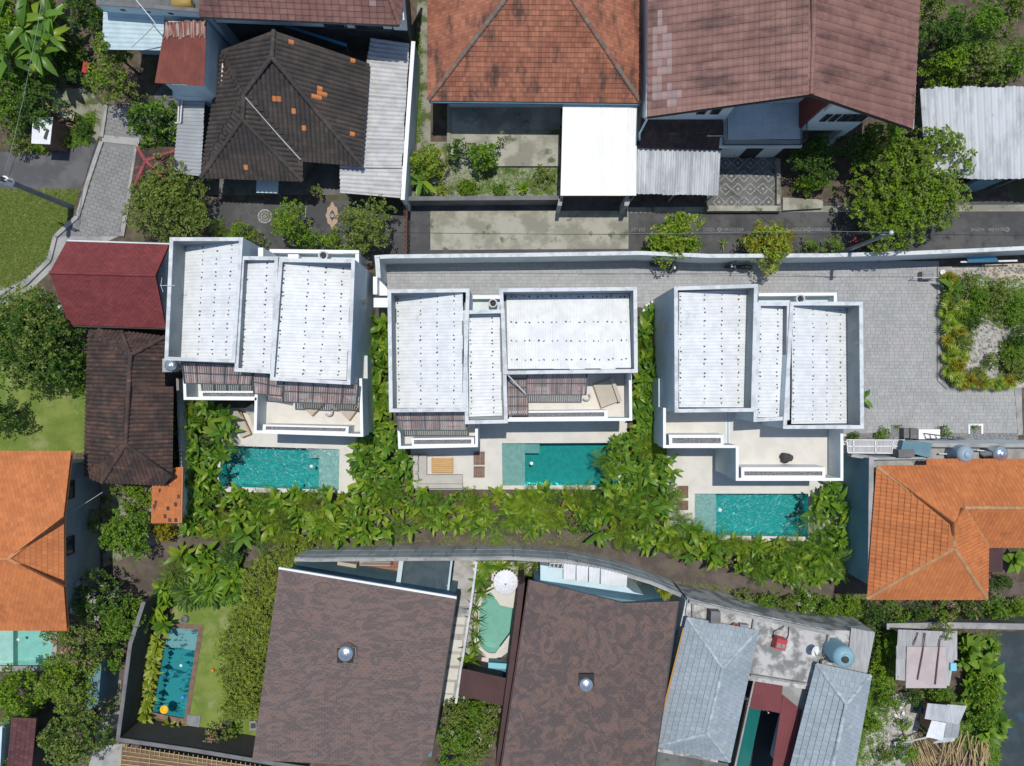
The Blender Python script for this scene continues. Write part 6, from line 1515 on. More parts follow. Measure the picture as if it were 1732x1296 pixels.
deck_mat([(1145, 847), (1164.5, 847), (1164.5, 863), (1145, 863)], 'lower brown slatted bench left of the right pool')
t = thing('teak_bench', 'honey coloured teak bench right of the left pool', 'bench', P(603, 773, 0.03))
for i in range(3): mb = MB(); mb.prism([(597+i*4.3, 760), (601+i*4.3, 760), (601+i*4.3, 787), (597+i*4.3, 787)], 0.42, 0.38); mb.build('board', m_teak, t)
mb = MB(); mb.prism([(598, 763), (608, 763), (608, 767), (598, 767)], 0.38, 0.03); mb.prism([(598, 780), (608, 780), (608, 784), (598, 784)], 0.38, 0.03); mb.build('leg', m_teak, t)
t = thing('beanbag', 'crumpled charcoal beanbag alone on the right balcony', 'beanbag', P(1328, 774.5, 2.92))
mb = MB(); c = P(1328, 774, 2.93)
prof = [(0.05, 0), (0.30, 0.02), (0.37, 0.16), (0.33, 0.32), (0.20, 0.44), (0.05, 0.47)]; n = 18; vs = []
for r, z in prof:
    for j in range(n): a = 6.2832*j/n; k = 1+0.12*math.sin(3*a+z*6)+0.06*math.sin(7*a); vs.append(c+Vector((math.cos(a)*r*k*1.05, math.sin(a)*r*k*0.85, z+0.03*math.sin(2*a))))
mb.add(vs, [(i*n+j, i*n+(j+1) % n, (i+1)*n+(j+1) % n, (i+1)*n+j) for i in range(len(prof)-1) for j in range(n)], 0, True); mb.add(vs[-n:], [list(range(n))]); mb.build('bag', m_bean, t)
for (x, y, z, r, lab) in ((526.5, 789, -0.06, 0.11, 'white floater in the left villa pool near its ledge'), (899, 784, -0.06, 0.12, 'white floater in the calm middle pool'), (1218, 863, -0.06, 0.12, 'white floater in the right villa pool near its ledge'), (31, 1082, -0.05, 0.1, 'white floater in the pale pool at left edge'), (306, 1126, -0.06, 0.1, 'white floater in the narrow slanted pool')):
    t = thing('pool_floater', lab, 'pool floater', P(x, y, z-0.04)); mb = MB(); mb.lathe([(r*0.8, -0.05), (r, 0.0), (r*0.9, 0.03), (r*0.35, 0.04)], P(x, y, z), 16); mb.build('float_ring', m_lampw, t); mb = MB(); mb.lathe([(r*0.3, 0.038), (r*0.28, 0.10), (r*0.05, 0.12)], P(x, y, z), 10); mb.build('cap', m_lampw, t)
# ------------------------------------------------------------------ tanks
def vtank(x, y, z0, r, h, mat, label, lid=None):
    """upright tank; x, y show the middle of its top"""
    p = P(x, y, z0+h); t = thing('water_tank', label, 'tank', (p.x, p.y, z0)); c = Vector((p.x, p.y, z0))
    mb = MB(); pr = [(r*0.98, 0.0)]
    for i in range(7): pr += [(r, 0.03+h*0.8*i/7), (r*1.02, h*0.8*(i+0.5)/7), (r, h*0.8*(i+0.97)/7)]
    pr += [(r*0.96, h*0.86), (r*0.7, h*0.94), (r*0.42, h*0.97)]; mb.lathe(pr, c, 24); mb.build('body', mat, t)
    mb = MB(); mb.lathe([(r*0.44, h*0.955), (r*0.44, h*1.0), (r*0.38, h*1.02), (0.05, h*1.03)], c, 18); mb.build('lid', lid or mat, t)
    return t
t = vtank(583, 1108, 6.05, 0.42, 0.75, m_inox, 'shiny round tank top poking through big brown shingle roof'); t = vtank(992, 1161, 5.62, 0.38, 0.7, m_inox, 'shiny round tank top on the mottled shingle roof')
mb = MB(); p = P(594, 1096, 6.3); mb.tube([p, p+Vector((0.25, 0.05, 0.05)), p+Vector((0.3, -0.5, 0.05))], 0.02, 5); mb.build('pipe', m_gal, t)
vtank(1638, 769, 2.7, 0.50, 1.5, m_tankgrey, 'blue-grey plastic water tank left of the steel one'); vtank(1697, 768, 2.7, 0.46, 1.45, m_inox, 'shiny stainless water tank near the right edge')
t = vtank(1432, 1115, 3.6, 0.62, 1.75, m_tankblue, 'large pale blue water tank on the concrete flat roof')
mb = MB(); c = P(1430, 1116, 5.4); mb.lathe([(0.2, -0.02), (0.2, 0.03), (0.03, 0.04)], c, 14); mb.build('hatch', m_frame, t)
vtank(286, 618, 4.0, 0.34, 0.95, m_inox, 'small shiny tank on a stand at the left villa corner')
t = thing('tank_stand', 'concrete stand carrying the small shiny tank by the left villa', 'stand', P(292, 620))
p = P(286, 618, 4.0); mb = MB(); mb.box((p.x, p.y, 3.92), (0.8, 0.8, 0.16)); mb.build('platform', m_conc, t)
p2 = P(286, 618, 4.95); mb = MB()
for dx, dy in ((-.3, -.3), (.3, -.3), (.3, .3), (-.3, .3)): mb.box((p2.x+dx, p2.y+dy, 1.92), (0.12, 0.12, 3.84))
mb.build('leg', m_conc, t)
t = thing('pipe', 'white pipe joining the two tanks north of the orange hip roof', 'pipe', P(1662, 763, 2.7))
mb = MB(); mb.tube([P(1588, 768, 2.95), P(1612, 768, 2.95)], 0.05, 6); mb.tube([P(1652, 762, 3.1), P(1690, 764, 3.1)], 0.045, 6); mb.tube([P(1662, 763, 2.7), P(1662, 763, 3.1)], 0.04, 6); mb.build('tube', m_wcable, t)
# dish, chair-like red thing, cables on the concrete roof
t = thing('satellite_dish', 'white satellite dish on the concrete flat roof', 'satellite dish', P(1376, 1100, 3.6))
mx = Matrix.Rotation(rad(28), 3, Vector((0.3, 1, 0))); mb = MB(); c = P(1377, 1100.5, 4.15); mb.lathe([(0.03, 0.0), (0.15, 0.015), (0.27, 0.06), (0.33, 0.10), (0.30, 0.10), (0.02, 0.012)], c, 20, mtx=mx); mb.build('dish', m_lampw, t)
mb = MB(); mb.tube([c, c+mx @ Vector((0, -0.25, 0.2)), c+mx @ Vector((-0.05, -0.05, 0.42))], 0.02, 5); mb.tube([P(1372, 1099, 3.6), c], 0.04, 6); mb.build('arm', m_gal, t)
t = thing('red_locker', 'red box with glazed front and loose hoses on the flat roof', 'box', P(1317, 1086, 3.6))
mb = MB(); c = P(1318, 1087, 3.95); mb.box(c, (0.62, 0.62, 0.7), rz=-0.25); mb.build('case', m_redp, t)
for k in (-1, 1): mb = MB(); d_ = Vector((0.14*k, -0.07, 0.355)); d_ = Matrix.Rotation(-0.25, 3, 'Z') @ d_; mb.box(c+d_, (0.22, 0.26, 0.012), rz=-0.25); mb.build('pane', m_stone, t)
mb = MB(); mb.tube([P(1334, 1052, 3.64), P(1322, 1062, 3.64), P(1309, 1068, 3.64), P(1306, 1078, 3.66), P(1313, 1086, 3.66)], 0.03, 6); mb.build('hose', m_black, t)
mb = MB(); mb.tube([P(1335, 1056, 3.64), P(1333, 1076, 3.64), P(1326, 1090, 3.66)], 0.03, 6); mb.build('hose', m_black, t)
t = thing('clay_jar', 'pale jar at the corner between flat roof and right blue-grey roof', 'jar', P(1389, 1117, 3.6)); mb = MB(); mb.lathe([(0.12, 0), (0.17, 0.2), (0.15, 0.36), (0.18, 0.4), (0.12, 0.4), (0.1, 0.2)], P(1390, 1117, 3.6), 14); mb.build('jar_body', m_concold, t)
# ------------------------------------------------------------------ parasol
t = thing('parasol', 'round white scalloped parasol beside the kidney pool', 'parasol', P(856, 986))
c = P(855, 988, 2.6); n = 24; mb = MB(); tp = Vector((c.x, c.y, 2.62))
rg = [[Vector((c.x+math.cos(6.2832*(j+0.5*0)/n)*r*(1.0 if j % 2 else 0.985), c.y+math.sin(6.2832*j/n)*r, z-(0.03 if j % 2 == 0 else 0.0))) for j in range(n)] for r, z in ((0.16, 2.56), (0.46, 2.44), (0.745, 2.28))]
for j in range(n):
    k = (j+1) % n; mb.add([tp, rg[0][j], rg[0][k]], [(0, 1, 2)])
    for a in (0, 1): mb.add([rg[a][j], rg[a+1][j], rg[a+1][k], rg[a][k]], [(0, 1, 2, 3)])
    m_ = (rg[2][j]+rg[2][k])/2; d_ = (m_-Vector((c.x, c.y, m_.z))).normalized(); mb.add([rg[2][j], m_+d_*0.07-Vector((0, 0, 0.13)), rg[2][k]], [(0, 1, 2)])
mb.build('canopy', m_umb, t)
mb = MB(); mb.tube([(c.x, c.y, 0.0), (c.x, c.y, 2.66)], 0.03, 8); mb.build('pole', m_deckw, t); mb = MB(); mb.lathe([(0.05, 0), (0.03, 0.08), (0.01, 0.12)], (c.x, c.y, 2.61), 8); mb.build('finial', m_black, t)
mb = MB(); mb.lathe([(0.28, 0), (0.28, 0.08), (0.05, 0.12)], (c.x, c.y, 0.02), 16); mb.build('base', m_conc, t)
t = thing('step_wall', 'curved cream step in the kidney pool under the parasol', 'step', P(855, 1012))
mb = MB(); mb.wprism([V2(P(x, y, 0)) for x, y in ((833, 1000), (838, 1013), (848, 1022), (860, 1026), (872, 1026), (877, 1000), (870, 985), (840, 985))], 0.05, -0.2); mb.build('tread', m_terr, t)
# ------------------------------------------------------------------ small things
def ball(name, x, y, z, r, mat, label, cat):
    t = thing(name, label, cat, P(x, y, z)); mb = MB(); mb.lathe([(r*math.sin(a), r-r*math.cos(a)) for a in [math.pi*(0.02+0.96*i/10) for i in range(11)]], P(x, y, z), 16); mb.build('shell', mat, t)
ball('ball', 361, 1133, 0.01, 0.12, m_orangeb, 'orange ball lying on the pool lawn', 'ball'); ball('beach_ball', 311, 1178, -0.08, 0.16, m_bluep, 'blue ball afloat in the narrow slanted pool', 'ball')
t = thing('pool_ring', 'round yellow inflatable floating in the narrow slanted pool', 'pool float', P(278, 1200, -0.06)); mb = MB(); pr = []
c = P(278, 1200, 0.0); R_ = 0.21; r_ = 0.075; n = 24; k = 10; vs = [c+Vector((math.cos(6.2832*i/n)*(R_+r_*math.cos(6.2832*j/k)), math.sin(6.2832*i/n)*(R_+r_*math.cos(6.2832*j/k)), 0.02+r_*math.sin(6.2832*j/k))) for i in range(n) for j in range(k)]
mb.add(vs, [(i*k+j, ((i+1) % n)*k+j, ((i+1) % n)*k+(j+1) % k, i*k+(j+1) % k) for i in range(n) for j in range(k)], 0, True); mb.build('tube', m_yellow, t); mb = MB(); mb.lathe([(0.15, -0.03), (0.15, 0.0)], c, 16); mb.build('seat', m_yellow, t)
t = thing('stone_slab', 'grey stone paving slab at the foot of the narrow slanted pool', 'slab', P(327, 1220)); mb = MB(); mb.prism([(317, 1209), (339, 1211), (337, 1232), (314, 1229)], 0.06, 0); mb.build('slab', m_stone, t)
t = thing('stone_block', 'pale stone block at the right end of the pool lawn', 'block', P(428, 1227)); mb = MB(); mb.prism([(422, 1220), (434, 1220), (434, 1236), (422, 1236)], 0.4, 0); mb.build('block', m_stone, t); mb = MB(); mb.prism([(424, 1224), (432, 1224), (432, 1232), (424, 1232)], 0.44, 0.4); mb.build('lid', m_frame, t)
t = thing('plant_pot', 'round dark pot on the pool lawn near the red-leaved bush', 'pot', P(389, 1224)); mb = MB(); mb.lathe([(0.2, 0), (0.33, 0.35), (0.36, 0.5), (0.3, 0.5), (0.26, 0.3)], P(389, 1223), 18); mb.build('pot', m_charcoal, t)
t = thing('mirror_light', 'dark ring lamp at the top of the pool lawn', 'lamp', P(314, 1047)); mb = MB(); mb.lathe([(0.24, 0), (0.24, 0.3), (0.16, 0.3), (0.15, 0.1)], P(314, 1046), 16); mb.build('ring', m_charcop, t)
# white shed and frame, top left
t = thing('white_kiosk', 'small kiosk with white ribbed sheet roof among plants, top left', 'kiosk', P(75, 222))
mb = MB(); mb.prism([(56, 200), (88, 200), (84, 240), (56, 239)], 1.9, 0); mb.build('wall', m_deckw, t); corr(t, quadpx([(56, 197.5, 2.05), (90, 198, 2.05), (85, 244.5, 1.95), (53, 243, 1.95)]), 'ad', 0.2, 0.015, m_whitesheet, shape='trap', along=2, jag=0.03)
mb = MB(); mb.box(P(78, 227, 2.06), (0.16, 0.62, 0.02), rz=-0.35); mb.box(P(66, 220, 2.04), (0.05, 0.3, 0.02)); mb.build('patch', m_frame, t)
t = thing('metal_bed_frame', 'rusty frame trolley with a pale box in the dusty yard, top left', 'trolley', P(105, 192)); mb = MB(); q = [P(x, y, 0.5) for x, y in ((79, 183), (127, 190), (123, 204), (80, 192))]
for a, b in zip(q, q[1:]+q[:1]): mb.beam(a, b, 0.05, 0.05)
mb.beam(seg(q[0], q[1], .5), seg(q[3], q[2], .5), 0.05, 0.05); mb.beam(P(109, 178, 0.5), seg(q[0], q[1], .6), 0.05, 0.05)
for p in q: mb.beam(p, (p.x, p.y, 0.0), 0.05, 0.05)
mb.build('frame', m_bamboo, t); mb = MB(); mb.box(P(112, 196, 0.58), (0.8, 0.3, 0.14), rz=-0.15); mb.build('crate', m_concold, t)
t = thing('wood_stack', 'dark pile of timber in the dusty yard', 'timber pile', P(112, 207)); mb = MB()
for i in range(7): mb.beam(P(92+i*1.5, 203+i*0.8, 0.06+0.08*(i % 3)), P(131-i, 213+i*0.5, 0.06+0.08*(i % 3)), 0.12, 0.07)
mb.build('timber', m_deckw, t)
t = thing('white_bucket', 'small white box beside the white kiosk', 'box', P(106, 222)); mb = MB(); mb.box(P(106, 222, 0.22), (0.4, 0.36, 0.42), rz=0.1); mb.build('box', m_whiteclean, t); mb = MB(); mb.box(P(106, 222, 0.44), (0.43, 0.39, 0.03), rz=0.1); mb.build('lid', m_whiteclean, t)
t = thing('red_canopy', 'scrap of red sheet behind the yellow-green alley tree', 'canopy', P(145, 112)); mb = MB(); mb.slab(quadpx([(141, 104, 2.0), (152, 107, 2.0), (146, 124, 1.8), (138, 122, 1.8)]), 0.03); mb.build('sheet', m_redp, t); p = P(145, 112, 2); mb = MB(); mb.tube([(p.x, p.y, 0), (p.x, p.y, 1.9)], 0.03, 6); mb.build('post', m_gal, t)
def motorbike(x, y, rz, label, mb_, ms_):
    o = P(x, y, 0); t = thing('parked_motorbike', label, 'motorbike', o); Rz = Matrix.Rotation(rz, 3, 'Z')
    def q(a, b, c): return o+Rz @ Vector((a, b, c))
    m = MB(); m.tube([q(-0.72, 0, 0.62), q(-0.4, 0, 0.66), q(-0.1, 0, 0.45), q(0.25, 0, 0.45), q(0.48, 0, 0.80)], [0.10, 0.17, 0.13, 0.12, 0.11], 10); m.tube([q(0.40, 0, 0.55), q(0.50, 0, 0.86)], [0.20, 0.12], 8); m.build('body', mb_, t)
    for k in (-0.62, 0.64):
        m = MB(); m.lathe([(0.17, -0.05), (0.28, -0.045), (0.28, 0.045), (0.17, 0.05)], q(k, 0, 0.28), 16, mtx=Rz @ Matrix.Rotation(rad(90), 3, 'X')); m.build('wheel', m_black, t)
    m = MB(); m.tube([q(-0.62, 0, 0.76), q(-0.3, 0, 0.80), q(0.02, 0, 0.74)], [0.10, 0.14, 0.08], 8); m.build('seat', ms_, t)
    m = MB(); m.tube([q(0.36, 0.34, 0.98), q(0.46, 0.1, 0.98), q(0.46, -0.1, 0.98), q(0.36, -0.34, 0.98)], 0.025, 6); m.build('handlebar', m_gal, t)
    for sgn in (-1, 1): m = MB(); m.tube([q(0.45, sgn*0.22, 1.0), q(0.47, sgn*0.27, 1.14)], 0.012, 5); m.box(q(0.47, sgn*0.28, 1.16), (0.03, 0.14, 0.08), rz=rz); m.build('mirror', m_black, t)
    m = MB(); m.box(q(0.60, 0, 0.80), (0.08, 0.18, 0.14), rz=rz); m.build('headlight', m_lampw, t)
    m = MB(); m.box(q(0.60, 0, 0.57), (0.42, 0.12, 0.03), rz=rz); m.build('mudguard', mb_, t)
motorbike(140, 140, 0.2, 'black motorbike parked in shade next to the red sheet', m_black, m_stone)
motorbike(1121, 453, -0.22, 'dark motorbike parked in the shadow of the bright lime court tree', m_black, m_charcoal)
motorbike(1247, 454, math.pi-0.05, 'dark scooter parked along the court wall beside the orange-tinged tree', m_charcoal, m_black)
# courtyard edge things
t = thing('stone_sink', 'low grey sink bench with a thin rail at the court corner', 'sink', P(1570, 465)); mb = MB(); mb.prism([(1560, 459), (1579, 459), (1579, 472), (1560, 472)], 0.55, 0.03); mb.build('block', m_stone, t); mb = MB(); mb.prism([(1562.5, 461), (1576, 461), (1576, 468), (1562.5, 468)], 0.57, 0.55); mb.build('basin', m_conc, t); mb = MB(); mb.beam(P(1545, 469.5, 0.6), P(1588, 469.5, 0.6), 0.03, 0.03); mb.beam(P(1546, 469.5, 0.6), P(1546, 469.5, 0.03), 0.03, 0.03); mb.build('rail', m_wcable, t)
t = thing('white_pot', 'round white pot at the top of the palm row', 'pot', P(1591, 462)); mb = MB(); mb.lathe([(0.1, 0), (0.16, 0.2), (0.18, 0.25), (0.1, 0.25), (0.05, 0.1)], P(1591, 462), 16); mb.build('pot', m_lampw, t)
t = thing('blue_sheet_stack', 'blue corrugated sheets leaning along the court wall, right', 'sheet stack', P(1680, 440))
corr(t, quadpx([(1634, 434, 1.3), (1683, 433, 1.3), (1690, 443, 0.9), (1638, 444, 0.9)]), 'ab', 0.12, 0.02, m_bluetarp, along=2, sheets=1); mb = MB(); mb.slab(quadpx([(1625, 442, 0.9), (1721, 439.5, 0.9), (1721, 442.5, 0.85), (1625, 444.5, 0.85)]), 0.05); mb.build('white_edge', m_whiteclean, t); mb = MB()
for x in (1640, 1680, 1712): p = P(x, 441, 0.85); mb.tube([(p.x, p.y, 0), (p.x, p.y, 0.88)], 0.03, 6)
mb.build('post', m_gal, t)
t = thing('white_cabinet', 'white cabinet with leaning black ladder frame south of the court', 'cabinet', P(1572, 734)); mb = MB(); mb.prism([(1554, 726.5), (1590, 726.5), (1590, 743), (1554, 743)], 0.75, 0); mb.build('case', m_whiteclean, t); mb = MB(); mb.prism([(1529, 725), (1538, 725), (1538, 741), (1529, 741)], 0.6, 0); mb.prism([(1540, 725), (1553.6, 725), (1553.6, 742), (1540, 742)], 0.62, 0); mb.build('bin', m_charcop, t)
mb = MB(); L1 = [P(1563, 733, 0.9), P(1631, 741.5, 0.9)]; L2 = [P(1566, 742, 0.8), P(1630, 743, 0.8)]; mb.beam(*L1, 0.04, 0.04); mb.beam(*L2, 0.04, 0.04)
for i in range(7): mb.beam(L1[0].lerp(L1[1], i/7), L2[0].lerp(L2[1], i/7), 0.03, 0.03)
mb.build('ladder_frame', m_black, t)
t = thing('planter_bed', 'gravel strip with two square planters below the court', 'planter', P(1600, 736)); mb = MB()
mb.prism([(1432, 733), (1722, 733), (1722, 745), (1432, 742)], 0.04, 0); mb.prism([(1508, 719), (1528, 719), (1528, 738), (1508, 738)], 0.05, 0); mb.prism([(1641, 720), (1660, 720), (1660, 734), (1641, 734)], 0.05, 0); mb.build('gravel', m_gravel, t); mb = MB(); mb.prism([(1638, 717), (1663, 717), (1663, 720), (1638, 720)], 0.08, 0); mb.prism([(1638, 720), (1641, 720), (1641, 734), (1638, 734)], 0.078, 0); mb.prism([(1660, 720), (1663, 720), (1663, 734), (1660, 734)], 0.078, 0); mb.build('edge', m_whiteclean, t)
# service yard clutter
t = thing('wash_counter', 'cream wash counter with basins in the terracotta yard', 'counter', P(590, 957)); mb = MB(); mb.prism([(571, 950), (603, 955), (602, 964), (570, 959)], 0.9, 0); mb.build('base', m_cush, t); mb = MB(); mb.prism([(560, 956), (574, 958), (573, 962), (558, 960)], 0.6, 0); mb.prism([(602, 964), (622, 966), (621, 971), (602, 968)], 0.5, 0); mb.build('basin', m_stone, t)
t = thing('wash_tub', 'round grey lid of a tub in the terracotta yard', 'tub', P(639, 969)); mb = MB(); mb.lathe([(0.24, 0), (0.30, 0.5), (0.32, 0.55), (0.05, 0.6)], P(639, 969), 18); mb.build('tub', m_stone, t)
t = thing('washing_bowl', 'small blue bowl on the terracotta yard floor', 'bowl', P(651, 967)); mb = MB(); mb.lathe([(0.08, 0.03), (0.15, 0.13), (0.16, 0.14), (0.13, 0.12), (0.04, 0.05)], P(651, 967), 14); mb.build('bowl', m_sky, t)
t = thing('drying_rack', 'thin rod drying rack over terracotta yard floor', 'rack', P(635, 955)); mb = MB()
for i in range(4): mb.tube([P(608, 950+i*2.2, 1.3), P(660, 949+i*2.6, 1.3)], 0.015, 5)
for x, y in ((610, 950), (658, 950), (610, 957), (658, 957)): p = P(x, y, 1.3); mb.tube([(p.x, p.y, 0.03), (p.x, p.y, 1.3)], 0.015, 5)
mb.build('rods', m_wcable, t)
t = thing('rusty_gate', 'tall rusty folding gate standing edge-on across the road', 'gate', P(686, 385))
mb = MB()
for i in range(24): y = 342+i*3.9; a = P(684+1.5*(i % 2), y, 1.5); b = P(689-1.5*(i % 2), y+3.5, 1.5); mb.beam(a, b, 0.03, 0.05); mb.beam(a, (a.x, a.y, 0), 0.03, 0.03)
for x in (684, 689): mb.beam(P(x, 340, 1.5), P(x-2, 436, 1.5), 0.035, 0.06)
mb.build('lattice', m_rusti, t)
# bamboo pile
t = thing('bamboo_pile', 'heap of dry bamboo canes beside the zinc shack', 'bamboo pile', P(1630, 1270)); RB = random.Random(4)
for i in range(60):
    a = RB.uniform(1592, 1676); y = RB.uniform(1236, 1268); p = P(a, y, 0.05+0.35*RB.random()); an = rad(-95+RB.uniform(-22, 22)); L_ = RB.uniform(1.0, 2.4); mb = MB(); r = RB.uniform(0.018, 0.035)
    mb.tube([p, p+Vector((math.cos(an)*L_, math.sin(an)*L_, RB.uniform(-.1, .1)))], r, 5); mb.build('bamboo_cane', m_bamboo, t)
for i in range(40):
    p = P(RB.uniform(1538, 1580), RB.uniform(1235, 1285), 0.05+0.15*RB.random()); an = rad(-60+RB.uniform(-14, 14)); L_ = RB.uniform(0.8, 2.2); mb = MB(); mb.tube([p, p+Vector((math.cos(an)*L_, math.sin(an)*L_, 0.02))], RB.uniform(0.015, 0.03), 5); mb.build('bamboo_cane', m_bamboo, t)
t = thing('bamboo_pole', 'long leaning bamboo pole across the rubble', 'pole', P(1520, 1210)); mb = MB(); mb.tube([P(1512, 1192, 0.1), P(1537, 1262, 0.12)], 0.035, 6); mb.build('cane', m_bamboo, t); mb = MB(); mb.tube([P(1517, 1204, 0.16), P(1532, 1250, 0.18)], 0.03, 6); mb.build('cane', m_bamboo, t)
t = thing('grey_paddle', 'long grey board with a rounded end lying by the zinc shack', 'board', P(1540, 1255)); mb = MB(); mb.beam(P(1525, 1257, 0.5), P(1578, 1245, 1.3), 0.09, 0.04); mb.beam(P(1513, 1259, 0.42), P(1527, 1256, 0.5), 0.26, 0.04); mb.build('plank', m_zincold, t); p = P(1514, 1259, 0.42); mb = MB(); mb.box((p.x+0.1, p.y, 0.2), (0.15, 0.15, 0.4)); mb.build('rest_block', m_stone, t)
t = thing('blue_drum', 'blue tub in the shade beside the zinc shack', 'tub', P(1558, 1197)); mb = MB(); mb.lathe([(0.22, 0), (0.26, 0.4), (0.27, 0.42), (0.22, 0.4), (0.2, 0.1)], P(1558, 1197), 16); mb.build('tub', m_bluep, t)
t = thing('plastic_sacks', 'white crumpled plastic sacks on the rubble', 'sacks', P(1525, 1200)); mb = MB()
for i in range(14): mb.box(P(RB.uniform(1514, 1534), RB.uniform(1184, 1226), 0.08), (RB.uniform(.15, .4), RB.uniform(.15, .3), 0.12), rot=Euler((RB.random(), RB.random(), RB.random()*3)).to_matrix())
mb.build('sack', m_whiteclean, t, kind='stuff')
# ------------------------------------------------------------------ poles and cables
t = thing('utility_pole', 'thick grey utility pole leaning into view at the left edge', 'pole', P(121, 350))
b = P(121, 350, 0); top = Vector((b.x, b.y, 9.0)); mb = MB(); mb.tube([b, b+Vector((0, 0, 4.5)), top], [0.19, 0.16, 0.13], 14); mb.build('shaft', m_gal, t)
mb = MB(); mb.tube([b+Vector((0, 0, 5.6)), b+Vector((0, 0, 6.1))], 0.24, 12); mb.build('collar', m_lampw, t)
mb = MB()
for z, l in ((6.5, 0.7), (7.0, 0.5)): mb.beam(b+Vector((-l, 0.5*l, z)), b+Vector((l, -0.3*l, z)), 0.08, 0.08)
mb.build('cross_arm', m_black, t); mb = MB()
for k in range(4): c = b+Vector((-0.6+0.36*k, 0.28-0.15*k, 6.55)); mb.lathe([(0.05, 0), (0.07, 0.06), (0.05, 0.14)], c, 10)
mb.build('insulator', m_lampw, t, kind='stuff')
t = thing('utility_pole', 'slim pale utility pole leaning over the road near the big bush', 'pole', P(1452, 416))
tp = P(1507, 394, 7.0); b = Vector((tp.x, tp.y, 0)); mb = MB(); mb.tube([b, tp], [0.14, 0.10], 12); mb.build('shaft', m_gal, t); mb = MB(); mb.lathe([(0.10, 0), (0.13, 0.05), (0.03, 0.16)], tp, 10); mb.build('cap', m_lampw, t); mb = MB(); mb.beam(tp+Vector((-0.4, 0, -0.35)), tp+Vector((0.3, 0, -0.35)), 0.06, 0.06); mb.build('cross_arm', m_gal, t)
def cable(pts, label, r=0.014, mat=None):
    q = [P(*p) for p in pts]; path = []
    for a, b in zip(q[:-1], q[1:]):
        for i in range(12): s_ = i/12; path.append(a.lerp(b, s_)-Vector((0, 0, 0.5*4*s_*(1-s_)*min(1, (b-a).length/30))))
    path.append(q[-1]); mb = MB(); mb.tube(path, r, 5); o = mb.build('overhead_cable', mat or m_cable); props(o, label, 'cable'); return o
cable([(560, 392, 6.4), (1507, 395, 6.75), (1760, 398, 6.6)], 'long black overhead cable running along the road')
cable([(1507, 395, 6.7), (1240, 262, 3.2)], 'thin cable from slim pale pole down to the shaded tiled yard')
cable([(1507, 393, 6.9), (1372, 390, 6.6), (1000, 396, 6.3)], 'pale upper wire beside the long road cable, left of the slim pole', 0.012, m_gal)
cable([(72, -10, 7), (52, 100, 7), (32, 198, 6.5), (8, 290, 7)], 'pale cable crossing the banana plants down to the thick grey pole', 0.014, m_gal)
cable([(78, -10, 6.6), (60, 120, 6.4), (46, 190, 6.0), (15, 300, 6.5)], 'second thin cable right of the one over the banana plants', 0.013)
cable([(226, -5, 6.6), (263, 40, 6.2), (222, 80, 4.8)], 'white cable bent over the pale teal sheets of the blue house', 0.03, m_wcable)
cable([(173, 833, 4.5), (120, 866, 3.2)], 'short pale wire from the near-black long roof to the grey orange-roofed house', 0.015, m_wcable)

# ------------------------------------------------------------------ trees and plants
# large-leaved beds round the pools
beds = [
 ('bed left of the left pool', [(303, 682), (350, 682), (386, 700), (384, 760), (366, 790), (366, 838), (330, 890), (306, 890), (302, 780)], 0.64, L_bed, 'broad glossy leaves, plant in the bed left of the left pool'),
 ('bed between left and middle villas', [(628, 545), (652, 540), (657, 700), (672, 735), (692, 775), (694, 822), (618, 830), (596, 800), (613, 742), (624, 690)], 0.60, L_bed, 'broad glossy leaves, plant in the bed between left and middle villas'),
 ('bed between middle and right villas', [(1088, 535), (1106, 525), (1110, 700), (1118, 760), (1138, 800), (1145, 850), (1060, 868), (1028, 850), (1024, 770), (1040, 735), (1072, 715), (1082, 640)], 0.60, L_bed, 'broad glossy leaves, plant in the bed between middle and right villas'),
 ('bed below the left pool', [(312, 880), (360, 842), (440, 836), (600, 832), (690, 838), (706, 890), (640, 912), (480, 908), (312, 900)], 0.64, L_bed, 'broad leaves, plant in the bed below the left pool'),
 ('bed below the middle pool', [(705, 838), (860, 834), (1050, 836), (1130, 858), (1150, 930), (1080, 924), (985, 896), (900, 902), (800, 890), (706, 894)], 0.64, L_bed, 'broad leaves, plant in the bed below the middle pool'),
 ('bed below the right pool', [(1152, 880), (1200, 918), (1360, 924), (1425, 930), (1428, 985), (1300, 972), (1220, 962), (1150, 930)], 0.66, L_bed, 'broad leaves, plant in the bed below the right pool'),
 ('bed right of the right pool', [(1382, 825), (1425, 818), (1428, 920), (1384, 915)], 0.60, L_bed, 'broad glossy leaves, plant in the bed right of the right pool'),
]
kd = random.Random(21)
LX = [(315, 'the small orange roof'), (365, 'the dark end of the left pool'), (430, 'the left half of the left pool'), (500, 'the middle of the left pool'), (555, 'the ledge of the left pool'), (603, 'the teak bench'), (650, 'the gap beside the teak bench'),
      (705, 'the back of the corner sofa'), (748, 'the teak table'), (785, 'the end of the corner sofa'), (815, 'the brown slatted benches'), (868, 'the ledge of the middle pool'), (905, 'the white floater'), (950, 'the middle of the calm pool'), (1000, 'the right half of the calm pool'), (1040, 'the right end of the calm pool'),
      (1085, 'the bed between middle and right villas'), (1125, 'the right terrace corner'), (1160, 'the right slatted benches'), (1200, 'the ledge of the right pool'), (1245, 'the left half of the right pool'), (1300, 'the middle of the right pool'), (1350, 'the right end of the right pool'), (1405, 'the tall blue-grey wall')]
LY = [(530, 'roof box tops'), (565, 'upper roof boxes'), (600, 'roof box middles'), (635, 'lower roof edges'), (665, 'slatted pergolas'), (695, 'balcony floors'), (725, 'balcony fronts'), (755, 'terrace strips'), (785, 'pool middles'), (815, 'pool bottom edges'), (850, 'lower benches'), (885, 'the path bend')]
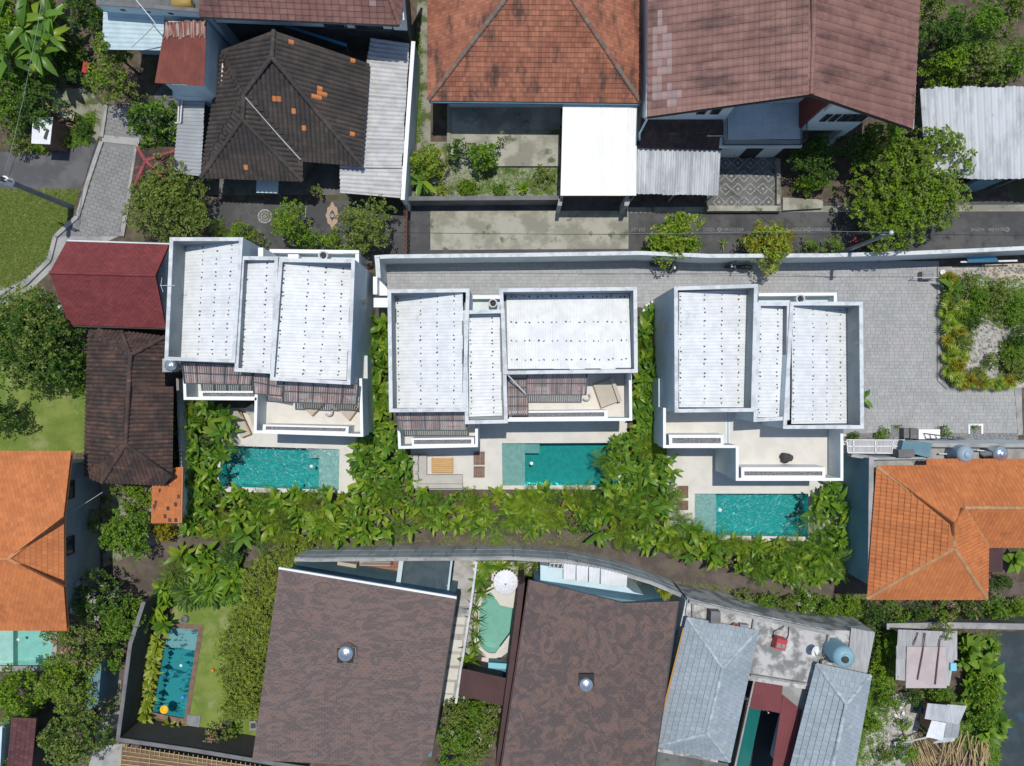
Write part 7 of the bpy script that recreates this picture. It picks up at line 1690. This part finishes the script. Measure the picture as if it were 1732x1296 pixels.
BED = {'bed left of the left pool': 'leftmost villa bed', 'bed between left and middle villas': 'bed left of middle villa', 'bed between middle and right villas': 'bed left of right villa', 'bed right of the right pool': 'bed right of right pool'}
def bed_label(kind, bed, poly, x, y):
    if 'below' in bed:
        ys = [q/10 for q in range(8000, 10000, 20) if inside((x, q/10), poly)] or [y]; f = (y-min(ys))/max(1, max(ys)-min(ys))
        row = ('pool edge', 'middle row', 'path edge')[min(2, int(f*3))]; lmk = min(LX, key=lambda q: abs(q[0]-x))[1]; s_ = '%s at the %s, straight below %s' % (kind, row, lmk)
    else:
        xs = [q/10 for q in range(2900, 15000, 20) if inside((q/10, y), poly)] or [x]; f = (x-min(xs))/max(1, max(xs)-min(xs))
        row = ('left side', 'middle', 'right side')[min(2, int(f*3))]; lmk = min(LY, key=lambda q: abs(q[0]-y))[1]; s_ = '%s, %s of %s, level with %s' % (kind, row, BED[bed], lmk)
    return s_
for bi, (g, poly, d, mt, lab) in enumerate(beds):
    for (x, y) in scatter(poly, d, 1.0, bi+1, 2500):
        r = kd.random(); edge = 'below' in g
        def bl(k): return bed_label(k, g, poly, x, y)
        gg = 'lower bed along the pools' if edge else g
        if r < (0.50 if edge else 0.72):
            plant('broad_leaved_plant', x, y, 'paddle', mt, kd.randint(15, 20), kd.uniform(0.58, 1.0), bl('broad-leaved plant'), 'plant', 'broad-leaved plants, '+gg, (8, 74), mat2=L_bed2 if edge else L_banana, h0=kd.uniform(0.5, 1.5), zc=1.1, spread=0.26)
        elif r < (0.70 if edge else 0.82):
            plant('palm', x, y, 'frond', L_green if kd.random() < .5 else L_bed2, kd.randint(9, 13), kd.uniform(1.1, 1.5), bl('feathery palm'), 'palm', 'small palms, '+gg, (12, 68), stem=kd.uniform(0.5, 1.2), zc=1.2)
        elif r < 0.84:
            plant('yellow_leaved_plant', x, y, 'paddle', L_bed2 if kd.random() < .6 else L_lime, kd.randint(13, 17), kd.uniform(0.5, 0.8), bl('yellowish broad-leaved plant'), 'plant', 'yellowish plants, '+gg, (20, 78), h0=kd.uniform(0.5, 1.0), zc=1.0, spread=0.2)
        elif r < 0.91:
            plant('tall_leaved_plant', x, y, 'banana', L_banana, kd.randint(8, 11), kd.uniform(0.95, 1.35), bl('tall banana-like plant'), 'plant', 'banana-like plants, '+gg, (30, 80), h0=kd.uniform(0.6, 1.2), zc=1.2, spread=0.12)
        else:
            bush(x, y, kd.uniform(14, 22), kd.uniform(1.1, 1.8), kd.choice((L_green, L_dark)), bl('small-leaved shrub'), group='small-leaved shrubs, '+gg, n=4, dens=11, leaf=0.15)
# a few named characters in the beds
plant('fan_palm', 905, 855, 'frond', L_bed2, 16, 1.7, 'fine light green palm hanging over the path below the middle pool', 'palm', None, (-5, 55), stem=1.1)
plant('fan_palm', 552, 885, 'fan', L_bed2, 12, 1.5, 'yellow-green fan palm at the lower edge of the left bed', 'palm', None, (5, 60), stem=0.8)
plant('fan_palm', 1345, 960, 'frond', L_green, 14, 1.7, 'feathery palm near the bottom of the right bed', 'palm', None, (-5, 60), stem=1.2)
plant('fan_palm', 1395, 945, 'frond', L_green, 14, 1.8, 'larger feathery palm at the right corner of the right bed', 'palm', None, (-5, 60), stem=1.4)
for x, y in scatter([(1195, 915), (1360, 915), (1360, 935), (1195, 930)], 0.75, 0.8, 77, 400):
    plant('yellow_leaved_plant', x, y, 'paddle', L_yellow, 9, 0.85, 'low golden-tipped plant along the lower edge of the right pool', 'plant', 'low golden plants below right pool', (30, 80))
for x, y in ((940, 878), (966, 884), (1016, 876), (1146, 925)): plant('red_flower', x, y, 'strap', L_red, 6, 0.35, 'small red flower at the lower edge of the middle bed', 'flower', 'red flowers in the middle bed', (20, 80), zc=0.9, z0=0.0, h0=0.7)
# palms of the row beside the plot
for x, y in ((1602, 470), (1606, 500), (1603, 525), (1606, 550), (1602, 578), (1606, 603), (1604, 628), (1618, 642), (1638, 645), (1660, 648), (1684, 648), (1706, 646), (1625, 520), (1622, 560), (1625, 605)):
    plant('golden_palm', x, y, 'fan', L_yellow if kd.random() < .7 else L_gold, 9, kd.uniform(0.65, 0.9), 'small golden palm in the row edging the rubble plot', 'palm', 'golden palms edging the plot', (5, 75), mat2=L_lime, stem=0.5)
plant('banana_plant', 1613, 488, 'banana', L_green, 9, 1.25, 'broad-leaved green plant at the upper end of the golden palm row', 'plant', None, (15, 65), stem=0.6)
for i, (x, y, r, m_, lab) in enumerate(((1655, 508, 30, L_green, 'upper left green shrub on the rubble plot'), (1690, 500, 30, L_olive, 'upper middle bright shrub on the rubble plot'), (1722, 520, 30, L_green, 'shrub at right edge of the rubble plot, upper one'), (1645, 545, 20, L_dark, 'darker low shrub in the middle of the rubble plot'),
                                (1716, 600, 22, L_green, 'green shrub right of the grey rubble heap'), (1680, 612, 14, L_olive, 'low olive shrub on the grey rubble heap'), (1724, 620, 26, L_olive, 'shrub at right edge of the rubble plot, lower one'), (1728, 570, 22, L_dark, 'dark shrub at right edge of the rubble plot, middle one'))):
    bush(x, y, r, 0.9, m_, lab, n=7, dens=13.5, leaf=0.16)
for i, (x, y, r, m_, lab) in enumerate(((1612, 510, 20, L_olive, 'dry olive shrub among the upper golden palms'), (1634, 530, 20, L_green, 'green shrub behind the upper golden palms'), (1628, 580, 22, L_olive, 'olive shrub behind the middle golden palms'), (1618, 620, 18, L_gold, 'orange-tinged shrub at the lower golden palms'), (1655, 632, 18, L_olive, 'olive shrub behind the bottom golden palms'), (1640, 478, 22, L_olive, 'olive shrub beside the sandy strip'))):
    bush(x, y, r, 0.9, m_, lab, n=6, dens=12, leaf=0.15)
bush(1495, 735, 15, 0.7, L_green, 'small green shrub left of the white cabinet', n=4); bush(1600, 727, 12, 0.6, L_green, 'little shrub right of the white cabinet', n=4)
plant('planter_plant', 1519, 722, 'strap', L_green, 10, 0.4, 'spiky plant in the left square planter below the court', 'plant'); plant('planter_plant', 1650, 723, 'strap', L_green, 12, 0.45, 'spiky plant in the right square planter below the court', 'plant')
bush(1445, 742, 16, 0.8, L_dark, 'dark shrub behind the lower right corner of the right villa', n=4)
plant('banana_leaf_plant', 1462, 675, 'banana', L_banana, 5, 1.0, 'single banana leaf sticking out east of the right villa', 'plant', None, (0, 40), stem=0.6)
# top left jungle
tree(5, 25, 56, 3.6, L_lime, 'bright lime tree filling the top left corner', n=9, leaf=0.22); tree(8, 145, 40, 3.0, L_green, 'green tree at the left edge below the lime tree', n=7)
tree(140, 15, 38, 4.2, L_dark, 'dark tree at the top edge beside the blue house', n=6); tree(55, 175, 42, 3.0, L_dark, 'dark low tree behind the white kiosk', n=7)
for i, (x, y, L_, lab) in enumerate(((72, 72, 2.1, 'tallest banana plant in the top left thicket'), (112, 58, 1.9, 'banana plant nearest the alley tree, top left'), (98, 112, 1.9, 'lower banana plant above the dusty yard'), (36, 68, 1.8, 'banana plant left of the tallest one'), (92, 22, 1.8, 'banana plant at the top edge, top left'), (50, 118, 1.7, 'banana plant above the white kiosk'), (128, 95, 1.5, 'small banana plant above the motorbike'))):
    plant('banana_plant', x, y, 'banana', L_banana, 11, L_*0.98, lab, 'banana plant', None, (0, 60), stem=3.4, mat2=L_dark if i % 2 else None)
plant('broad_leaved_plant', 38, 210, 'oval', L_green, 16, 0.8, 'round-leaved plant left of the white kiosk', 'plant', None, (10, 75), h0=0.6); bush(28, 240, 26, 1.4, L_olive, 'olive shrub at the left edge below the kiosk', n=5); bush(108, 240, 11, 0.8, L_lime, 'small lime shrub right of the kiosk', n=4)
bush(140, 218, 20, 0.6, L_dark, 'low grassy dark shrub on the yard verge', n=5, leaf=0.14); bush(68, 245, 18, 0.7, L_lime, 'lime weeds just under the kiosk', n=4)
tree(186, 85, 34, 4.6, L_olive, 'upper half of the tall yellow-green alley tree pair', n=7, mat2=L_lime, frac2=0.4); tree(184, 138, 38, 4.4, L_olive, 'lower half of the tall yellow-green alley tree pair', n=7, mat2=L_lime, frac2=0.35)
tree(254, 205, 44, 3.8, L_dark, 'dense dark green tree beside the grey corrugated strip roof', n=7, leaf=0.32, k=7, mat2=L_green, frac2=0.3, sy=1.1)
tree(284, 345, 72, 3.6, L_olive, 'big olive tree above the dark red roof', n=10, leaf=0.2, dens=13.5); plant('small_palm', 372, 388, 'frond', L_lime, 10, 0.9, 'small bright palm right of the big olive tree', 'palm', None, (5, 60), stem=0.8); bush(405, 392, 22, 1.6, L_lime, 'lime shrub next to the small bright palm', n=5); bush(430, 402, 18, 1.3, L_olive, 'low olive shrub above the left villa corner', n=4)
tree(487, 375, 34, 3.4, L_lime, 'bright yellow-green pointed tree near the round mosaic', n=7, leaf=0.18, sy=1.2); bush(520, 405, 26, 1.8, L_green, 'mid green hedge shrub right of the pointed lime tree', n=5); bush(558, 408, 24, 1.6, L_lime, 'brighter hedge shrub below the diamond mosaic', n=5)
tree(622, 378, 47, 3.6, L_olive, 'rounded olive tree next to the rusty gate', n=8, leaf=0.2); bush(534, 322, 13, 1.5, L_olive, 'thin pale shrub by the dark opening, lower edge of blackened roof', n=4)
bush(590, 425, 22, 1.6, L_olive, 'olive shrub against the left villa service wall', n=5)
for x, y, r, h_, m_, lab in ((62, 5, 36, 2.6, L_lime, 'lime tree at the top edge left of the banana plants'), (112, 88, 34, 1.6, L_dark, 'dark undergrowth below the banana plants'), (10, 85, 40, 3.2, L_green, 'green tree at the left edge beside the banana plants'), (60, 135, 34, 1.7, L_green, 'green undergrowth above the kiosk'), (125, 120, 24, 1.6, L_dark, 'dark undergrowth beside the motorbike'), (10, 190, 34, 2.4, L_green, 'green tree at the left edge beside the kiosk'), (160, 30, 26, 3.0, L_dark, 'dark leafy tree touching the blue house corner')):
    tree(x, y, r, h_, m_, lab, n=7)
# clay roof garden
tree(722, 272, 36, 2.2, L_yellow, 'yellow-green round shrub beside the patio', n=7, mat2=L_lime, frac2=0.5, leaf=0.18, low=0.3); plant('banana_plant', 716, 308, 'banana', L_banana, 9, 1.45, 'single banana plant at the garden wall corner', 'banana plant', None, (-5, 55), stem=1.2)
tree(815, 262, 28, 2.0, L_green, 'round fresh green shrub on the patio', n=7, leaf=0.3, k=7, low=0.35); tree(774, 252, 18, 2.0, L_dark, 'small dark shrub left of the round patio shrub', n=5, leaf=0.24); tree(850, 240, 16, 1.6, L_olive, 'thin sparse shrub right of the round patio shrub', n=4, dens=6, leaf=0.2)
plant('planter_plant', 884, 318, 'oval', L_lime, 14, 0.55, 'bright rosette plant at the garden wall', 'plant', None, (10, 75)); bush(790, 318, 18, 0.6, L_lime, 'low lime shrub at the garden wall, left one', n=5); bush(845, 322, 16, 0.5, L_green, 'low green shrub at the garden wall, middle one', n=5); bush(920, 300, 20, 0.5, L_olive, 'mossy low shrub left of the white canopy', n=5, dens=9); bush(745, 325, 18, 0.7, L_yellow, 'yellowish shrub under the single banana plant', n=5)
# along the road
tree(1141, 402, 45, 3.0, L_lime, 'bright lime tree in front of the court wall', n=9, dens=20, leaf=0.24, mat2=L_yellow, frac2=0.35); tree(1300, 412, 46, 2.8, L_yellow, 'orange-tinged yellow tree in front of the court wall', n=9, leaf=0.22, mat2=L_gold, frac2=0.3, dens=17); plant('fern', 1224, 411, 'strap', L_lime, 16, 0.5, 'light fern left of the orange-tinged tree', 'fern', None, (10, 75)); bush(1262, 412, 14, 1.0, L_olive, 'thin olive shrub between fern and orange-tinged tree', n=4, dens=9)
tree(1540, 318, 108, 4.2, L_lime, 'huge yellow-green tree spreading over the road', n=12, leaf=0.23, k=8, mat2=L_olive, frac2=0.45, dens=11); bush(1376, 308, 30, 1.5, L_lime, 'clipped bright hedge beside the shaded yard', n=7, sx=1.25, sy=0.6); tree(1380, 268, 44, 2.6, L_dark, 'dark tree in the shade under the balcony wing', n=7); tree(1450, 250, 34, 2.6, L_dark, 'dark tree at the foot of the brown gable', n=6)
tree(1500, 235, 30, 4.0, L_green, 'green branch cluster between brown gable and huge tree', n=6); bush(1560, 190, 12, 2.2, L_lime, 'thin lime shrub against the brown gable gutter', n=4)
plant('red_cordyline', 1442, 410, 'strap', L_red, 14, 0.55, 'red-leaved plant below the slim pale pole', 'plant', None, (15, 80), h0=0.6); bush(1415, 418, 20, 1.0, L_green, 'green hedge shrub left of the red-leaved plant', n=5, dens=10.5); bush(1372, 420, 18, 0.9, L_green, 'green hedge shrub at the court wall, second from the red plant', n=5, dens=10.5); bush(1470, 414, 14, 0.8, L_dark, 'dark shrub right of the red-leaved plant', n=4); plant('purple_plant', 1484, 438, 'strap', L_purple, 10, 0.4, 'dark purple plant against the court wall', 'plant')
bush(1095, 424, 16, 1.0, L_dark, 'dark shrub left of the bright lime court tree', n=4)
# top right
for x, y, r, h_, m_, lab in ((1592, 60, 42, 4.2, L_dark, 'dark tree right of the brown gable'), (1655, 45, 52, 4.4, L_green, 'leafy tree at the top edge, right'), (1705, 15, 40, 4.2, L_olive, 'olive tree in the top right corner'), (1600, 115, 38, 3.8, L_lime, 'bright tree above the zinc roof, left one'), (1655, 110, 40, 3.6, L_olive, 'loose olive tree above the zinc roof, middle one'), (1712, 100, 40, 3.6, L_green, 'green tree above the zinc roof, right one'), (1575, 15, 26, 3.5, L_olive, 'dry thin tree beside the brown gable at the top')): tree(x, y, r, h_, m_, lab, n=8)
# left lawn trees
tree(52, 575, 92, 5.0, L_dark, 'large dark tree over the left lawn', n=11, leaf=0.24, mat2=L_olive, frac2=0.3); tree(115, 625, 44, 4.0, L_dark, 'dark tree against the near-black long roof', n=7, mat2=L_green, frac2=0.3); tree(-14, 700, 38, 3.2, L_dark, 'dark tree at the left edge of the lawn', n=6)
for i, (x, y, L_, lab) in enumerate(((70, 505, 1.1, 'yellow palm at the footpath, right one'), (35, 520, 1.2, 'yellow palm at the footpath, middle one'), (5, 525, 1.2, 'yellow palm at the footpath, left one'))): plant('yellow_palm', x, y, 'frond', L_yellow, 12, L_, lab, 'palm', None, (5, 70), stem=1.6)
plant('yellow_palm', 130, 560, 'frond', L_green, 10, 0.9, 'small palm under the corner of the dark red roof', 'palm', None, (5, 70), stem=0.8)
plant('yellow_palm', 85, 640, 'frond', L_olive, 10, 1.0, 'palm fronds at the lower side of the large dark tree', 'palm', None, (0, 60), stem=1.5)
# lower left garden
tree(212, 905, 46, 3.0, L_green, 'round green tree above the dirt path', n=8, leaf=0.22); bush(165, 885, 24, 1.8, L_olive, 'ferny shrub against the grey orange-roofed house', n=5); bush(230, 840, 32, 1.2, L_lime, 'lime shrubs below the near-black long roof', n=6, dens=10.5); bush(195, 830, 18, 1.0, L_olive, 'olive shrub at the garden paving', n=4, dens=9); bush(280, 900, 22, 1.3, L_gold, 'golden croton below the small orange roof', n=6, leaf=0.26, k=6)
plant('yellow_plant', 255, 895, 'strap', L_gold, 14, 0.7, 'golden strap-leaved plant left of the golden croton', 'plant'); plant('yellow_plant', 184, 845, 'strap', L_yellow, 12, 0.45, 'little yellow plant on the garden paving', 'plant')
tree(165, 1012, 46, 3.4, L_dark, 'dark tree dotted with white blossom by the orange-roofed house', n=8, mat2=L_flowerw, frac2=0.12); tree(205, 1050, 42, 3.0, L_green, 'green tree above the charcoal wall corner', n=8); tree(135, 1085, 42, 3.4, L_olive, 'tree with pinkish tips right of the pale pool', n=7, mat2=L_flowerp, frac2=0.06); tree(118, 1150, 50, 3.6, L_lime, 'tall bright tree in the lower left garden', n=9, mat2=L_olive, frac2=0.4); tree(120, 1240, 62, 3.8, L_olive, 'broad dark tree near the bottom left', n=9, mat2=L_dark, frac2=0.35); tree(28, 1172, 52, 3.4, L_lime, 'lime tree below the pale pool at left edge', n=8); tree(168, 1092, 26, 2.6, L_dark, 'small dark tree beside the gravel lane', n=6); tree(195, 1120, 20, 2.0, L_green, 'green shrub tree against the charcoal wall', n=5)
plant('small_palm', 68, 1182, 'frond', L_green, 10, 1.1, 'pale palm between the lime tree and the tall bright tree', 'palm', None, (5, 65), stem=1.4); tree(95, 1070, 24, 2.6, L_olive, 'flowering branch cluster at the corner of the left orange roof', n=5, mat2=L_flowerp, frac2=0.15); bush(80, 1125, 16, 1.2, L_green, 'green shrub at the corner of the pale pool', n=4); tree(20, 1290, 26, 3.0, L_dark, 'dark tree at the bottom left corner', n=5); tree(55, 1225, 20, 2.4, L_green, 'green branches over the maroon tile roof', n=5)
for i, (x, y, k, L_, m_, lab) in enumerate(((292, 972, 'frond', 1.5, L_olive, 'feathery palm at the left of the palm group'), (330, 955, 'paddle', 1.2, L_bed, 'broad-leaved plant at the top of the palm group'), (350, 1000, 'fan', 1.5, L_green, 'fan palm at the bottom of the palm group'), (385, 985, 'paddle', 1.2, L_bed, 'broad-leaved plant at the right of the palm group'), (318, 1005, 'fan', 1.4, L_dark, 'dark fan palm in the middle of the palm group'), (268, 1000, 'paddle', 1.1, L_bed, 'broad-leaved plant at the wall end of the palm group'), (380, 945, 'fan', 1.0, L_dark, 'small dark fan palm beside the path'), (300, 940, 'paddle', 1.1, L_bed2, 'yellowish plant at the path edge of the palm group'), (255, 1040, 'paddle', 1.1, L_bed2, 'yellowish plant at the top end of the narrow pool'), (352, 965, 'paddle', 1.2, L_bed2, 'yellow-green plant in the heart of the palm group'), (270, 1060, 'paddle', 1.1, L_bed, 'green plant overhanging the top of the narrow pool'))):
    plant('garden_palm' if k != 'paddle' else 'broad_leaved_plant', x, y, k, m_, 14, L_, lab, 'palm' if k != 'paddle' else 'plant', None, (5, 70), stem=0.9, zc=1.3)
for i, (x, y, k, m_) in enumerate(((310, 962, 'paddle', L_bed), (338, 978, 'paddle', L_bed), (365, 990, 'paddle', L_bed), (398, 968, 'paddle', L_bed), (372, 968, 'fan', L_green), (345, 938, 'paddle', L_bed), (322, 985, 'paddle', L_green), (288, 990, 'paddle', L_bed), (305, 1018, 'paddle', L_bed), (400, 1000, 'paddle', L_bed), (382, 1010, 'fan', L_green), (270, 1020, 'paddle', L_bed), (355, 1015, 'paddle', L_dark))):
    plant('broad_leaved_plant' if k == 'paddle' else 'fan_palm', x, y, k, m_, 15, 0.95, 'leafy plant filling the palm group above the pool lawn' if k == 'paddle' else 'green fan palm filling the palm group above the pool lawn', 'plant' if k == 'paddle' else 'palm', 'leafy plants of the palm group' if k == 'paddle' else 'fan palms of the palm group', (5, 72), h0=0.7, zc=1.1, spread=0.2)
bush(395, 925, 20, 1.4, L_dark, 'dark blue-green shrub at the head of the dirt path', n=5)
for i, (x, y) in enumerate(((262, 1085), (258, 1103), (256, 1121), (253, 1139), (250, 1157), (248, 1175), (246, 1193), (243, 1212), (240, 1228), (262, 1096), (254, 1130))): plant('yellow_leaved_plant', x, y, 'paddle', L_yellow, 15, 0.82, 'yellow-green plant in the row between charcoal wall and narrow pool', 'plant', 'yellow row by the narrow pool', (10, 75))
for i, (x, y, lab) in enumerate(((282, 1232, 'yellow-green plant at the foot of the narrow pool, left one'), (298, 1235, 'yellow-green plant at the foot of the narrow pool, right one'))): plant('yellow_leaved_plant', x, y, 'paddle', L_yellow, 10, 0.7, lab, 'plant', None, (10, 75))
plant('purple_plant', 245, 1222, 'strap', L_purple, 12, 0.5, 'dark purple plant at the end of the yellow row', 'plant'); bush(366, 1248, 26, 1.6, L_olive, 'bougainvillea shrub with reddish blossom against the charcoal wall', n=6, dens=9, mat2=L_flowerp, frac2=0.3); bush(392, 1236, 14, 0.8, L_green, 'green shrub beside the round dark pot', n=4)
for i, (x, y) in enumerate(((455, 960), (430, 985), (460, 1000), (432, 1025), (410, 1045), (446, 1050), (420, 1080), (395, 1100), (438, 1095), (410, 1125), (430, 1145), (392, 1150), (412, 1175), (395, 1200), (425, 1195), (480, 945), (510, 940), (400, 1070), (450, 1075))):
    bush(x, y, 32, 1.5, L_olive, 'yellowish fine-leaved hedge shrub along the left side of big brown shingle roof', group='hedge beside the shingle roof', name='hedge_shrub', n=6, leaf=0.13, dens=12, mat2=L_yellow, frac2=0.55)
# between the shingle houses
for i, (x, y) in enumerate(((770, 1215), (800, 1205), (830, 1210), (785, 1245), (820, 1240), (760, 1255), (805, 1275), (765, 1290))): bush(x, y, 30, 2.0, L_green if i % 2 else L_olive, 'white-dotted garden shrub between the two shingle roofs', group='shrubs between the shingle roofs', n=6, dens=12, mat2=L_flowerw, frac2=0.04)
for i, (x, y, k, m_) in enumerate(((812, 985, 'banana', L_banana), (822, 960, 'banana', L_banana), (815, 1005, 'strap', L_green), (805, 1030, 'strap', L_green), (806, 1052, 'strap', L_olive), (805, 1075, 'strap', L_green), (800, 1095, 'strap', L_green), (795, 1120, 'paddle', L_lime), (845, 962, 'banana', L_bed2))):
    plant('poolside_plant', x, y, k, m_, 14, 0.9 if k == 'strap' else 0.95, 'plant in the strip between thin pale wall and kidney pool', 'plant', 'plants beside the kidney pool', (5, 75), h0=0.4)
plant('purple_plant', 797, 1088, 'strap', L_purple, 12, 0.4, 'dark purple plant beside the kidney pool', 'plant'); plant('small_palm', 880, 958, 'frond', L_lime, 12, 1.0, 'bright palm above the white parasol', 'palm', None, (0, 60), stem=1.2); bush(905, 960, 14, 1.0, L_olive, 'olive shrub beside the pale blue roof terrace', n=4)
plant('rosette_plant', 1122, 1005, 'oval', L_yellow, 14, 0.7, 'pale yellow rosette plant at the corner of mottled shingles', 'plant', None, (10, 75)); bush(1090, 990, 18, 0.8, L_olive, 'dusty shrub left of the pale yellow rosette plant', n=4, dens=9)
# strip along the dirt path, right
for i, (x, y, r, m_, m2, lab) in enumerate(((1295, 1022, 24, L_green, None, 'green shrub at the left end of the path hedge'), (1330, 1024, 24, L_olive, None, 'olive shrub, second from the left in the path hedge'), (1362, 1022, 24, L_green, L_flowerw, 'white-flecked shrub in the path hedge'), (1400, 1032, 26, L_green, None, 'fresh green shrub in the middle of the path hedge'), (1440, 1030, 26, L_lime, L_green, 'lime shrub in the path hedge'), (1480, 1040, 28, L_dark, None, 'dark shrub under the orange roof corner'), (1520, 1045, 28, L_green, None, 'green shrub below the orange roof, left one'), (1560, 1038, 26, L_dark, None, 'dark shrub below the orange roof, middle one'), (1605, 1035, 26, L_green, L_flowerp, 'pink-flowering shrub below the orange roof'), (1645, 1030, 26, L_dark, L_flowerp, 'darker pink-flowering shrub below the orange roof'), (1690, 1030, 24, L_green, None, 'green shrub at the right end of the path hedge'), (1725, 1028, 20, L_lime, None, 'lime shrub at the right edge of the path'), (1258, 1012, 16, L_olive, None, 'low shrub at the bend of the dirt path'))):
    bush(x, y, r, 1.3, m_, lab, n=6, dens=12, mat2=m2, frac2=0.14)
t = thing('boundary_wall', 'grey wall top behind the pink-flowering shrubs', 'wall', P(1630, 1055)); wall_run(t, [(1500, 1060), (1600, 1058), (1900, 1063)], 1.6, 0, 0.30, m_concdk_shade, cope=m_conc)
plant('banana_leaf_plant', 1716, 945, 'oval', L_green, 12, 1.1, 'big round-leaved plant right of the orange hip roof', 'plant', None, (5, 65), h0=0.8); bush(1700, 985, 18, 1.0, L_dark, 'dark shrub below the big round-leaved plant', n=4)
# waste ground, lower right
for i, (x, y, r, h_, m_, lab) in enumerate(((1505, 1090, 26, 1.6, L_green, 'green bush above the plastic roof shed, left'), (1492, 1140, 30, 1.4, L_lime, 'lime bush beside the right blue-grey roof'), (1505, 1185, 24, 1.2, L_green, 'green bush at the top of the rubble heap'), (1475, 1225, 18, 0.9, L_lime, 'low lime bush beside the lower blue-grey roof'), (1532, 1270, 22, 1.0, L_green, 'green bush at the bottom of the rubble'), (1500, 1280, 18, 0.8, L_olive, 'dry bush at the bottom edge beside the rubble'), (1590, 1172, 24, 1.2, L_green, 'dark green bush between the shed and the shack'), (1545, 1180, 18, 1.2, L_dark, 'dark bush left of the zinc shack'), (1590, 1062, 22, 2.9, L_olive, 'creeper on top of the plastic roof shed'), (1668, 1175, 30, 1.6, L_lime, 'lime vine heap in the lower right thicket'), (1672, 1215, 26, 1.4, L_green, 'green bush at the lower end of the right thicket'), (1530, 1225, 14, 0.8, L_lime, 'small lime weed on the rubble'))):
    bush(x, y, r, h_, m_, lab, n=6, dens=12)
for x, y in ((1632, 1080), (1655, 1085), (1678, 1095), (1648, 1110), (1676, 1118), (1630, 1120), (1640, 1140), (1662, 1140), (1684, 1165), (1650, 1180), (1632, 1180), (1655, 1200), (1682, 1190), (1640, 1215), (1668, 1230), (1688, 1240)):
    plant('large_leaved_plant', x, y, 'oval', L_green, 13, 0.62, 'mid-sized round-leaved plant of the thicket right of the shed and shack', 'plant', 'round-leaved plants right of the shed', (5, 75), h0=0.5, mat2=L_lime)
for i, (x, y, L_, lab) in enumerate(((1640, 1095, 1.0, 'large-leaved plant at the top of the right thicket'), (1660, 1120, 1.0, 'large-leaved plant right of the plastic roof shed'), (1640, 1160, 0.9, 'large-leaved plant below the plastic roof shed'), (1680, 1140, 0.9, 'large-leaved plant at the dark yard edge, upper'), (1690, 1220, 0.9, 'large-leaved plant at the dark yard edge, lower'), (1670, 1240, 0.8, 'large-leaved plant above the bamboo heap'))):
    plant('large_leaved_plant', x, y, 'oval', L_green, 16, L_, lab, 'plant', None, (5, 75), h0=0.7, mat2=L_lime)
